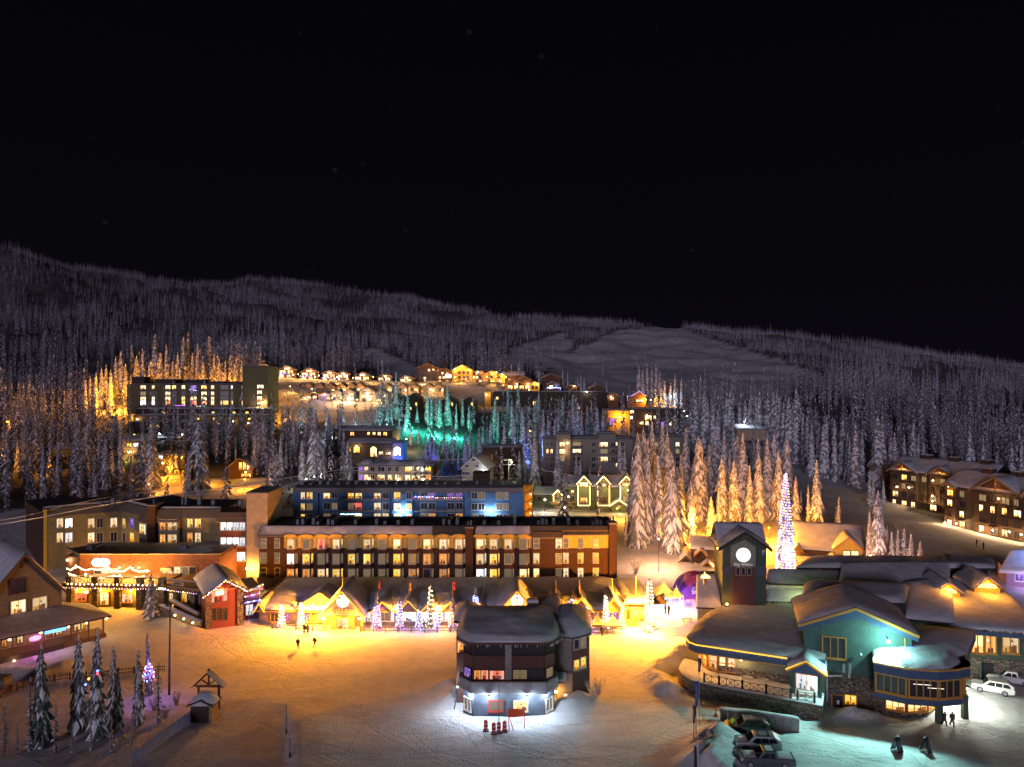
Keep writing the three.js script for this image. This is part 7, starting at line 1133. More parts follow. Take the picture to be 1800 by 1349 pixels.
grove('amber lit spruces', 'amber lit spruce behind the clock tower', 'fine', [[1228, 766, 192, { variant: 3, w: 1.1 }], [1240, 800, 205], [1247, 780, 205], [1250, 873, 178], [1258, 753, 222], [1263, 860, 182], [1269, 805, 188], [1273, 756, 220], [1283, 790, 215], [1290, 811, 186], [1296, 765, 215], [1306, 762, 195, { w: 1.1 }], [1313, 800, 215], [1318, 818, 188], [1326, 775, 222], [1333, 770, 210], [1334, 798, 190, { variant: 3, w: .9 }], [1342, 800, 212], [1349, 771, 196, { w: 1.1 }], [1361, 762, 206], [1369, 791, 192, { w: .8 }], [1383, 771, 202], [1399, 838, 190], [1408, 860, 205], [1421, 851, 186], [1436, 809, 186], [1475, 873, 178, { w: .8 }], [1470, 890, 190]]);
grove('spruces on the dark bank above the amber ones', 'grey spruce above the amber lit ones', 'mid', [[1222, 690, 330], [1238, 688, 322], [1244, 700, 322], [1253, 711, 305], [1262, 720, 300], [1278, 689, 318], [1283, 690, 318], [1289, 725, 290], [1300, 705, 320], [1310, 702, 320], [1318, 700, 322], [1330, 697, 318], [1335, 688, 316], [1350, 690, 320], [1360, 690, 318], [1366, 690, 316], [1370, 695, 314], [1378, 705, 305], [1387, 698, 300], [1394, 710, 300], [1400, 684, 298, { w: 1.1 }], [1404, 695, 300], [1412, 725, 290], [1419, 735, 285], [1427, 745, 268], [1440, 752, 275], [1447, 747, 268], [1453, 733, 268], [1467, 736, 262], [1482, 738, 270], [1490, 760, 262]]);
grove('spruces beside the ski run', 'spruce atop the ski run by the timber lodges', 'mid', [[1494, 771, 258], [1504, 746, 256, { w: 1.15 }], [1516, 760, 268], [1529, 829, 226, { w: .9 }], [1535, 838, 228], [1543, 732, 262, { w: 1.3 }], [1551, 745, 262], [1558, 790, 262], [1553, 842, 232], [1566, 769, 268], [1573, 760, 268, { w: 1.1 }], [1580, 790, 272], [1590, 765, 275], [1602, 745, 276, { w: 1.4, tilt: .04 }], [1608, 780, 274], [1615, 762, 276], [1624, 778, 272, { w: 1.3 }], [1657, 755, 300], [1705, 748, 268], [1710, 775, 268], [1724, 772, 272], [1729, 769, 270], [1752, 798, 268], [1779, 778, 258], [1792, 762, 258], [1796, 775, 256]]);
grove('pink lit spruces behind the green lodge', 'pink lit spruce behind the green lodge roofs', 'fine', [[1529, 898, 152], [1544, 862, 150, { variant: 1, w: 1 }], [1560, 925, 152], [1568, 935, 150, { w: 1.3 }], [1579, 932, 150, { w: 1.4 }], [1590, 930, 150, { w: 1.4 }], [1602, 939, 148, { w: 1.4 }], [1618, 951, 146, { w: 1.5 }]]);
// near trees in the hollow on the left and along the shops
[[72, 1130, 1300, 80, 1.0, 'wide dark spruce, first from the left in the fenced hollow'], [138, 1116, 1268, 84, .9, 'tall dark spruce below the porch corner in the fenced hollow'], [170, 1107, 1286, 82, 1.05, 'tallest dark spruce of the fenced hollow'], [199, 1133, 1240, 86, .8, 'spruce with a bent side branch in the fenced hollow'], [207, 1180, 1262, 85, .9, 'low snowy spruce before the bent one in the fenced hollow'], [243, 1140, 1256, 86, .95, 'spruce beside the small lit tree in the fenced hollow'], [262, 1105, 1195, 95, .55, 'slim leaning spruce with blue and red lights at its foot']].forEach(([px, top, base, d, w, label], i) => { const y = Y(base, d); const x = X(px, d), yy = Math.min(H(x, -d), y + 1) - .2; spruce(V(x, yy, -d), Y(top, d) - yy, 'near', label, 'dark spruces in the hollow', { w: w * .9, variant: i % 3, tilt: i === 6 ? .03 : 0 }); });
[[53, 1190, 1318, 79], [98, 1225, 1320, 78.5], [8, 1235, 1335, 78], [160, 1240, 1330, 79], [278, 1155, 1260, 86], [232, 1250, 1318, 80], [196, 1262, 1335, 78.5], [30, 1265, 1340, 78], [125, 1285, 1345, 77.5]].forEach(([px, top, base, d], i) => { const x = X(px, d), y = H(x, -d) - .2; spruce(V(x, y, -d), Math.max(2, Y(top, d) - y), 'thin', `${ORD[i]} bare thin sapling counted across the dark hollow at the lower left`, 'thin saplings', { name: 'sapling' }); });
{ const p = P(265, 1080, 126.5), y = H(p.x, p.z); spruce(V(p.x, y - .2, p.z), Y(1008, 126) - y, 'garden', 'half lit spruce standing before the terrace of the restaurant', undefined, { w: 1.15 }); }
// trees wound with lights before the shops
const litTree = (px, top, base, d, label, mats, { w = 1, dens = 1, cd = 12, col = [.45, .35, 1], kind = 'garden', from = 0, to = .9, r = .075 } = {}) => {
const x = X(px, d), y = H(x, -d) - .15, h = Y(top, d) - y; spruce(V(x, y, -d), h, kind, label, 'lit trees along the plaza', { w });
const R0 = h * w * (kind === 'garden' ? .15 : kind === 'fine' ? .15 : .085), pts = [], n = Math.round(h * 9 * dens); for (let i = 0; i <= n; i++) { const t = lerp(from, to, i / n), a = i * 1.1, r = R0 * Math.pow(1 - t, .8) + .12; pts.push(V(x + Math.cos(a) * r, y + .3 + t * h, -d + Math.sin(a) * r)); }
stringLights('tree_lights', 'light string of the ' + label, 'string lights', pts, .45 / dens, r, mats, { group: 'strings of lights on the trees', wire: false });
if (cd) { const o = scene.children[scene.children.length - 1]; point(o, V(x, y + h * .35, -d + R0 + .7), col, cd, .4); }
};
litTree(495, 1062, 1106, 124.4, 'gold and blue lit spruce first along the picket fence', [L.warm, L.bWhite, L.bBlue], { w: .9, col: [1, .7, .4], cd: 16 });
litTree(529, 1058, 1104, 124.4, 'slender white lit spruce before the floodlit gable', [L.warm, L.bWhite, L.bBlue, L.warm], { w: .75, col: [1, .75, .45], cd: 16 });
litTree(662, 1042, 1105, 124.2, 'tall spruce with blue lights just after the entrance', [L.bBlue, L.bWhite, L.bPurple], { w: .8, to: .62 });
litTree(702, 1050, 1105, 124.2, 'narrow blue and white lit spruce before the bright shop window', [L.bBlue, L.bWhite, L.bPurple], { w: .8, to: .8 });
litTree(737, 1072, 1105, 124.2, 'short bushy blue lit spruce before the shop windows', [L.bBlue, L.bWhite], { w: 1.2 });
litTree(757, 1028, 1102, 124.6, 'bare topped tree with a warm white spiral of lights', [L.warm], { kind: 'thin', w: 1.2, cd: 8, col: WARM, dens: .7 });
litTree(769, 1064, 1105, 124, 'violet lit spruce beside the spiral lit tree', [L.bBlue, L.bWhite, L.bPurple], { w: .8 });
litTree(796, 1047, 1106, 123.8, 'frosted spruce with orange foot lights by the foreground lodge', [L.bAmber, L.bRed, L.bBlue, L.bWhite], { w: .9, to: .5, col: [1, .5, .3] });
litTree(836, 1032, 1100, 124.4, 'frosted spruce with few blue lights behind the foreground lodge', [L.bBlue, L.bWhite], { w: .8, from: .3, to: .75 });
litTree(979, 1048, 1140, 114.5, 'blue white lit spruce before the gable behind the lodge wing', [L.bBlue, L.bWhite], { w: .9 });
litTree(1005, 1047, 1140, 115.5, 'leaning white lit spruce top over the lodge wing roof', [L.bWhite, L.bBlue], { w: .9 });
litTree(1033, 1065, 1102, 123.8, 'spruce with violet lights beside the canopy tents', [L.bBlue, L.bPurple, L.bWhite], { w: .9 });
litTree(1065, 1044, 1092, 124.4, 'slim warm lit spruce before the yellow end gable', [L.warm, L.bWhite], { w: .6, col: WARM });
litTree(1094, 1070, 1100, 123.6, 'striped warm lit spruce beside the wooden steps', [L.warm, L.bWhite, L.bAmber], { w: .8, col: WARM });
litTree(1142, 1014, 1095, 122.5, 'brilliant gold lit tree at the floodlit end of the shops', [L.warm, L.bAmber, L.bWhite], { w: .75, dens: 1, cd: 420, col: SODW, r: .075 });
litTree(1381, 832, 1012, 138, 'very tall light covered tree beside the clock tower', [L.bWhite, L.bBlue, L.bAmber, L.bPurple, L.bWhite, L.bAmber], { kind: 'fine', w: .62, dens: 1.15, cd: 130, col: [.95, .65, .85], to: .985, r: .105 });
stringLights('tree_lights', 'blue and red lights at the foot of the slim leaning spruce in the hollow', 'string lights', Array.from({ length: 26 }, (_, i) => { const a = i * 1.3, r = .9 - i * .025; const p = P(263, 1193 - i * 1.1, 94.6); return p.add(V(Math.cos(a) * r, 0, Math.sin(a) * r + .3)); }), .5, .09, [L.bBlue, L.bWhite, L.bBlue, L.bRed], { wire: false });
{ const o = scene.children[scene.children.length - 1]; point(o, P(270, 1185, 93), [.3, .2, 1], 26, .4); }
[[171, 1180, 81.5, L.bBlue, 'blue'], [171, 1185, 81.5, L.bRed, 'red'], [156, 1194, 83.5, L.bAmber, 'amber'], [150, 1204, 83.5, L.bBlue, 'pale blue']].forEach(([px, py, d, m, c]) => { const p = P(px, py, d - 1), o = thing('tree_bulb', `single ${c} bulb hanging among the dark spruces of the hollow`, 'bulb', p); part(o, 'bulb', ball(p, .13, 8, 6), m); part(o, 'cable', rod(p, p.clone().add(V(0, .9, -.6)), .02), M.black); });
// bare frosted bushes
const twigs = std([.34, .3, .3]);
function bush(p, h, label, group, n = 26) { const o = thing('bush', label, 'bush', p, group), a = []; for (let k = 0; k < n; k++) { const th = R() * 6.28, l = h * rr(.5, 1), q = p.clone().add(V(Math.cos(th) * l * rr(.2, .6), l, Math.sin(th) * l * rr(.2, .6))); a.push(rod(p.clone().add(V(rr(-.2, .2), -.1, rr(-.2, .2))), q, .03, .012, 4)); for (let j = 0; j < 3; j++) { const t = rr(.4, .95), m = p.clone().lerp(q, t); a.push(rod(m, m.clone().add(V(rr(-.4, .4), rr(.1, .5), rr(-.4, .4)).multiplyScalar(h * .4)), .02, .008, 3)); } } part(o, 'twigs', a, twigs, { kind: 'stuff' }); return o; }
[[1042, 1232, 2.6, 'frosted bare bush against the back corner of the foreground lodge'], [1052, 1222, 2.2, 'smaller frosted bush behind the foreground lodge'], [798, 1226, 1.6, 'low bare bush on the bank at the near corner of the foreground lodge'], [270, 1250, 2, 'frosted bush under the dark spruces beside the light mast'], [310, 1240, 1.8, 'frosted bush between the mast and the little hut'], [290, 1262, 1.6, 'low frosted bush at the path edge of the hollow'], [1262, 1222, 1.2, 'low bush at the foot of the terrace wall'], [1755, 1192, 1.6, 'bare bush behind the white car'], [1585, 945, 4, 'snowy bush among the pink lit spruces'], [1118, 1010, 4, 'round pruned snowy tree behind the floodlit end of the shops'], [1505, 1000, 3, 'bare bush before the amber edged lodge']].forEach(([px, py, h, label]) => { const p = ground(px, py); bush(p, h, label); });

// ---------------------------------------------------------------- the forest on the mountain: one mass of trees
const cell = new Map(); for (const [x, z, r] of AVOID) { const k0 = Math.floor((x - r) / 12), k1 = Math.floor((x + r) / 12), m0 = Math.floor((z - r) / 12), m1 = Math.floor((z + r) / 12); for (let a = k0; a <= k1; a++) for (let b = m0; b <= m1; b++) { const k = a + ',' + b; if (!cell.has(k)) cell.set(k, []); cell.get(k).push([x, z, r]); } }
const free = (x, z) => !(cell.get(Math.floor(x / 12) + ',' + Math.floor(z / 12)) ?? []).some((c) => (x - c[0]) ** 2 + (z - c[1]) ** 2 < c[2] ** 2);
const forest = [[], [], []], fq = rng(404);
for (let k = 0; k < 150000; k++) {
const d = Math.sqrt(lerp(175 ** 2, 1750 ** 2, fq())), px = lerp(-420, 2220, fq()), x = X(px, d), z = -d; if (d < 260 && px > 480 && fq() < .35) continue;
const y = H(x, z), py = CY + (CAMY - y) / d * F; if (OPEN.some((p) => inside(px, py, p)) && !(d > 600 && fq() < .02)) continue;
if (!free(x, z) || (d < 190 && px > -60 && px < 1340)) continue;
const dens = sstep(N(x * .011, z * .011, 3) + .5 * N(x * .04, z * .04, 6), -.4, .3) * (d > 900 ? .9 : .8) * (d < 330 && px > 420 && px < 1220 ? .55 : 1) ; if (fq() > (px < 480 && d < 420 ? Math.max(.7, dens) : dens)) continue;
const h = (13 + 13 * fq() * fq() + 8 * N(x * .03, z * .03, 8)) * (d > 800 ? .62 : d > 620 ? .8 : 1.05); if (h < 3.5) continue; forest[Math.floor(fq() * 3)].push([x, y - .4, z, h, .75 + .6 * fq(), .6 + .55 * fq() + .4 * N(x * .02, z * .02, 12)]);
}
const fg = [61, 62, 63].map((s, i) => mergeGeometries([spruceGeo(s, { tiers: 15, per: 6, rBase: [.085, .1, .07][i], snow: .9, ragged: .7, mixed: true, droop: .9 }).all]));
const forestMat = new THREE.MeshStandardMaterial({ color: 0xffffff, vertexColors: true, roughness: .95 });
{ const o = new THREE.Group(); o.name = 'forest'; o.userData = { label: 'frosted spruce forest covering the dark mountain above the village', category: 'forest', kind: 'stuff' }; scene.add(o);
forest.forEach((list, i) => { const im = new THREE.InstancedMesh(fg[i], forestMat, list.length), m = new THREE.Matrix4(), qn = new THREE.Quaternion(), c = new THREE.Color(); im.name = 'forest_trees'; im.userData.kind = 'stuff'; list.forEach(([x, y, z, h, w, t], k) => { qn.setFromAxisAngle(V(0, 1, 0), (k * 2.399) % 6.283); m.compose(V(x, y, z), qn, V(h * w, h, h * w)); im.setMatrixAt(k, m); t = clamp(t, .35, 1.15); im.setColorAt(k, c.setRGB(t, t * .985, t * 1.0)); }); im.castShadow = im.receiveShadow = true; o.add(im); });
console.log('forest', forest.map((l) => l.length).join()); }
// ---------------------------------------------------------------- lamps that stand in the open
const onSnow = (px, d) => G(X(px, d), -d);
[[1224, 170, 6.5, SOD, 1800, 'amber street lamp on a dark pole before the amber lit spruces, nearest the plaza'], [1266, 168, 5, SOD, 2200, 'amber street lamp behind the gable of the clock tower'], [1312, 165, 4.5, SOD, 3200, 'amber street lamp hidden below the amber spruces beyond the tower'], [1352, 166, 5, SOD, 2200, 'amber street lamp below the little tree cabin'], [1158, 152, 7, [1, .5, .24], 900, 'added pinkish lamp that lights the big spruces above the plaza'], [1530, 142, 6, [1, .52, .36], 900, 'pinkish street lamp before the trees behind the green lodge'], [486, 356, 5, SOD, 1500, 'amber street lamp on the orange snow slope beside the hotel tower'], [160, 145, 4.6, SODW, 620, 'added amber lamp hidden behind the restaurant to light the olive hotel, nearer the bar'], [300, 144, 4.6, SODW, 620, 'added amber lamp hidden behind the restaurant to light the olive hotel, nearer the tan tower'], [1425, 180, 5, SOD, 420, 'amber street lamp behind the amber edged lodge']].forEach(([px, d, h, c, cd, l]) => streetLamp(onSnow(px, d), h, l, { color: c, cd, mat: glow(c[0], c[1], c[2], 18), group: 'street lamps of the village' }));  // unseen lamps by the olive hotel and below the big spruces are added fill
[[296, 835, 236, SOD, 1800, 'amber round street lamp beside the amber house'], [261, 868, 214, SOD, 700, 'amber round street lamp at the roof corner of the olive hotel'], [352, 858, 224, SOD, 600, 'amber street lamp on the lit road above the olive hotel'], [430, 862, 220, SOD, 420, 'amber street lamp on the lit road near the tan tower'], [538, 843, 222, [1, .9, .6], 240, 'pale street lamp behind the corner of the blue hotel'], [553, 838, 224, [.8, .9, 1], 160, 'white street lamp behind the blue hotel roof'], [932, 758, 296, SOD, 260, 'amber street lamp under the blue lit spruces'], [1203, 723, 345, WHITE, 160, 'upper white street lamp beyond the brown apartments'], [1208, 732, 335, WHITE, 120, 'lower white street lamp beyond the brown apartments'], [1180, 697, 412, WHITE, 300, 'white street lamp among the slim spruces near the top'], [714, 772, 300, WARM, 420, 'warm street lamp beside the hotel with pointed windows'], [1118, 818, 212, SOD, 300, 'amber street lamp beside the outlined green building'], [958, 902, 200, [1, .9, .7], 200, 'pale street lamp on the road beside the blue hotel'], [1085, 905, 190, SOD, 520, 'amber street lamp on the road below the outlined green building'], [12, 742, 296, SOD, 600, 'amber street lamp among the tall spruces at the left edge'], [2, 800, 240, SOD, 300, 'amber street lamp low among the spruces at the left edge'], [75, 830, 240, SOD, 350, 'amber street lamp before the hidden house']].forEach(([px, py, d, c, cd, l]) => { const p = P(px, py, d), g = H(p.x, p.z), h = Math.max(3.5, p.y - g); streetLamp(V(p.x, g, p.z), h, l, { color: c, cd, mat: glow(c[0], c[1], c[2], 30), group: 'street lamps of the village' }); });
[[216, 366, 12, 7000, 'corner'], [262, 366, 11, 16000, 'first roof house'], [335, 370, 11, 16000, 'middle'], [402, 374, 11, 10000, 'tower']].forEach(([px, d, h, cd, w]) => streetLamp(onSnow(px, d), h, `tall amber floodlight mast behind the terraced hotel, by its ${w}`, { color: SOD, cd, mat: glow(1, .5, .08, 40), group: 'flood masts behind the terraced hotel' }));
[[765, 328, [.05, 1, .6], 2400, 'middle teal'], [725, 330, [.05, 1, .62], 1500, 'first teal'], [802, 328, [.05, 1, .6], 2400, 'last teal'], [680, 332, [.3, .9, 1], 900, 'pale cyan'], [752, 270, [.06, .1, 1], 1100, 'near blue'], [956, 314, [.1, .22, 1], 2200, 'far blue'], [924, 298, [.2, .3, 1], 800, 'violet blue'], [600, 318, [.66, .84, 1], 3600, 'cold white'], [636, 318, [.66, .84, 1], 2600, 'second cold white']].forEach(([px, d, c, cd, l]) => streetLamp(onSnow(px, d), 2.2, `${l} garden floodlight on a short post among the hillside spruces`, { color: c, cd, mat: glow(c[0], c[1], c[2], 8), r: .2, group: 'coloured floodlights on the hillside' }));

[[486, 678, 452], [524, 676, 454], [560, 676, 456], [592, 678, 456], [620, 679, 458], [656, 680, 460], [696, 684, 462], [742, 690, 440], [510, 712, 402], [548, 714, 396], [584, 716, 384], [628, 718, 380], [930, 690, 440], [885, 690, 452]].forEach(([px, py, d], i) => { const g = onSnow(px, d); streetLamp(g, 4.2, `${ORD[i]} small amber road lamp counted from the hotel tower among the lit rows`, { color: SODW, cd: 210, mat: glow(1, .6, .2, 40), group: 'road lamps of the lit rows' }); });

// ---------------------------------------------------------------- people
const figures = new Map();
function figureGeo(pose) {
if (figures.has(pose)) return figures.get(pose);
const J = { stand: { hip: [0, .93, 0], chest: [0, 1.32, .02], neck: [0, 1.5, .02], head: [0, 1.64, .03], kl: [.1, .5, .02], al: [.11, .07, 0], kr: [-.1, .5, .03], ar: [-.12, .07, -.02], sl: [.2, 1.42, 0], el: [.26, 1.14, -.02], hl: [.24, .88, .05], sr: [-.2, 1.42, 0], er: [-.26, 1.14, -.02], hr: [-.24, .88, .06] },
walk: { hip: [0, .9, 0], chest: [0, 1.3, .06], neck: [0, 1.48, .09], head: [0, 1.62, .12], kl: [.1, .5, .2], al: [.1, .08, .26], kr: [-.1, .48, -.06], ar: [-.1, .1, -.36], sl: [.2, 1.4, .06], el: [.27, 1.14, -.1], hl: [.25, .92, -.02], sr: [-.2, 1.4, .06], er: [-.27, 1.15, .16], hr: [-.22, 1.0, .34] } }[pose];
const v = Object.fromEntries(Object.entries(J).map(([k, a]) => [k, V(...a)]));
const bones = [['hip', 'chest', .16, .19], ['chest', 'neck', .16, .07], ['neck', 'head', .06, .1], ['head', 'head', .115, .115], ['hip', 'kl', .12, .075], ['kl', 'al', .075, .055], ['hip', 'kr', .12, .075], ['kr', 'ar', .075, .055], ['chest', 'sl', .12, .085], ['sl', 'el', .085, .07], ['el', 'hl', .07, .05], ['chest', 'sr', .12, .085], ['sr', 'er', .085, .07], ['er', 'hr', .07, .05]].map(([a, b, r0, r1]) => [v[a], v[b], r0, r1]);
for (const s of ['l', 'r']) { const a = v['a' + s]; bones.push([a.clone().add(V(0, -.02, -.05)), a.clone().add(V(0, -.03, .15)), .05, .045]); const h = v['h' + s], d = h.clone().sub(v['e' + s]).normalize(); bones.push([h, h.clone().addScaledVector(d, .09), .045, .04]); }
const n = 64, mc = new MarchingCubes(n, new THREE.MeshBasicMaterial(), false, false, 60000), size = 1.05, sx = (i) => ((i - n / 2) / (n / 2)) * size;
const F0 = (x, y, z) => { let s = 0; for (const [a, b, r0, r1] of bones) { const dx = b.x - a.x, dy = b.y - a.y, dz = b.z - a.z, L2 = dx * dx + dy * dy + dz * dz, t = L2 ? clamp(((x - a.x) * dx + (y - a.y) * dy + (z - a.z) * dz) / L2, 0, 1) : 0, d = Math.hypot(x - a.x - dx * t, y - a.y - dy * t, z - a.z - dz * t) - lerp(r0, r1, t); s += Math.exp(-d * 28); } return -Math.log(s) / 28; };
for (let k = 0; k < n; k++) for (let j = 0; j < n; j++) for (let i = 0; i < n; i++) mc.field[i + j * n + k * n * n] = -F0(sx(i), sx(j) + .9, sx(k));
mc.isolation = 0; mc.update(); const c = mc.count, g = new THREE.BufferGeometry(), p = new Float32Array(c * 3), nn = new Float32Array(c * 3); for (let i = 0; i < c; i++) { for (let a = 0; a < 3; a++) { p[i * 3 + a] = mc.positionArray[i * 3 + a] * size + (a === 1 ? .9 : 0); nn[i * 3 + a] = mc.normalArray[i * 3 + a]; } }
g.setAttribute('position', new THREE.BufferAttribute(p, 3)); g.setAttribute('normal', new THREE.BufferAttribute(nn, 3)); const out = { g, v }; figures.set(pose, out); return out;
}
function person(at, turn, pose, label, jacket, trousers, hat, group, holds) {
const { g, v } = figureGeo(pose), o = thing('person', label, 'person', [0, 0, 0], group), p = g.attributes.position, col = new Float32Array(p.count * 3);
for (let i = 0; i < p.count; i++) { const y = p.getY(i), z = p.getZ(i) - v.head.z, c = y > v.neck.y + .03 ? (z > .03 && y < v.head.y + .06 ? [.5, .3, .22] : [.05, .03, .02]) : y < .16 ? [.02, .02, .02] : y < .9 && Math.abs(p.getX(i)) < .2 ? trousers : y < .93 ? [.03, .03, .03] : jacket; col.set(c, i * 3); }
const gg = g.clone(); gg.setAttribute('color', new THREE.BufferAttribute(col, 3)); part(o, 'body', gg, std([1, 1, 1], { vertexColors: true }));
const ht = new THREE.SphereGeometry(.125, 12, 8, 0, 6.3, 0, 1.7); ht.translate(v.head.x, v.head.y + .03, v.head.z - .01); part(o, 'hat', ht, std(hat));
part(o, 'face', [ball(v.head.clone().add(V(0, -.005, .115)), .018, 6, 5), ...[-1, 1].map((s) => ball(v.head.clone().add(V(.04 * s, .025, .1)), .014, 6, 5)), bar(v.head.clone().add(V(-.03, -.05, .105)), v.head.clone().add(V(.03, -.05, .105)), .012)], std([.3, .14, .1]));
for (const s of ['l', 'r']) { const h = v['h' + s], d = h.clone().sub(v['e' + s]).normalize(), e = h.clone().addScaledVector(d, .09), x = V(1, 0, 0).applyAxisAngle(V(0, 1, 0), .6); part(o, 'glove', [...[-1.5, -.5, .5, 1.5].map((k, i) => { const a = e.clone().addScaledVector(x, k * .018), l = [.06, .075, .07, .05][i], m = a.clone().addScaledVector(d, l * .55).add(V(0, 0, .012)); return [rod(a, m, .011, .01, 5), rod(m, a.clone().addScaledVector(d, l).add(V(0, 0, .035)), .01, .008, 5)]; }), rod(h.clone().addScaledVector(x, .03), e.clone().addScaledVector(x, .06).add(V(0, 0, .02)), .013, .01, 5)], M.black); }
if (holds === 'skis') part(o, 'ski', [-.1, .12].map((x) => bx(x - .04, x + .04, .0, .03, -.8, .9)), M.red);
o.position.copy(at); o.rotation.y = turn; return o;
}
{ const g = (px, d) => G(X(px, d), -d, .02), bl = [.03, .03, .035], nv = [.04, .05, .1];
person(g(534.5, 121.2), 2.9, 'stand', 'person in dark clothes before the picket fence, nearer the small lit trees', bl, [.02, .02, .02], bl, 'people on the plaza');
person(g(541, 121), 3.3, 'stand', 'person in a grey jacket beside another before the picket fence', [.12, .11, .12], bl, nv, 'people on the plaza');
person(g(523.5, 114.3), .4, 'walk', 'person walking alone on the amber snow toward the foreground', bl, bl, bl, 'people on the plaza');
person(g(553, 115), -.6, 'walk', 'person walking on the amber snow straight below the entrance sign', [.1, .05, .03], bl, [.2, .05, .03], 'people on the plaza');
person(g(1058.5, 120.3), .1, 'stand', 'person in dark clothes standing before the pale canopy tents', bl, bl, bl, 'people on the plaza');
person(g(1170.5, 130.5), 2, 'stand', 'person in a dark red jacket beside the blue lit marquee', [.12, .03, .03], bl, bl, 'people on the plaza');
person(g(1175, 130), 3.6, 'stand', 'person in a black coat next to the dark red jacket by the marquee', bl, bl, nv, 'people on the plaza');
person(g(1660, 86.6), .3, 'walk', 'person walking under the corner porch, nearer the thick column', bl, bl, bl, 'people at the corner porch');
person(g(1674, 86.4), -.2, 'walk', 'person walking under the corner porch, nearer the white cars', bl, bl, bl, 'people at the corner porch');
person(g(1717, 176), 1, 'stand', 'skier standing on the ski run before the wide gabled timber lodge, uphill one', bl, bl, bl, 'skiers on the run', 'skis');
person(g(1729, 172), 1.4, 'stand', 'skier standing on the ski run before the wide gabled timber lodge, downhill one', bl, bl, bl, 'skiers on the run', 'skis');
person(g(1287, 82.6), 1.2, 'stand', 'person in a yellow green vest behind the dark parked car', [.35, .5, .02], bl, bl); }

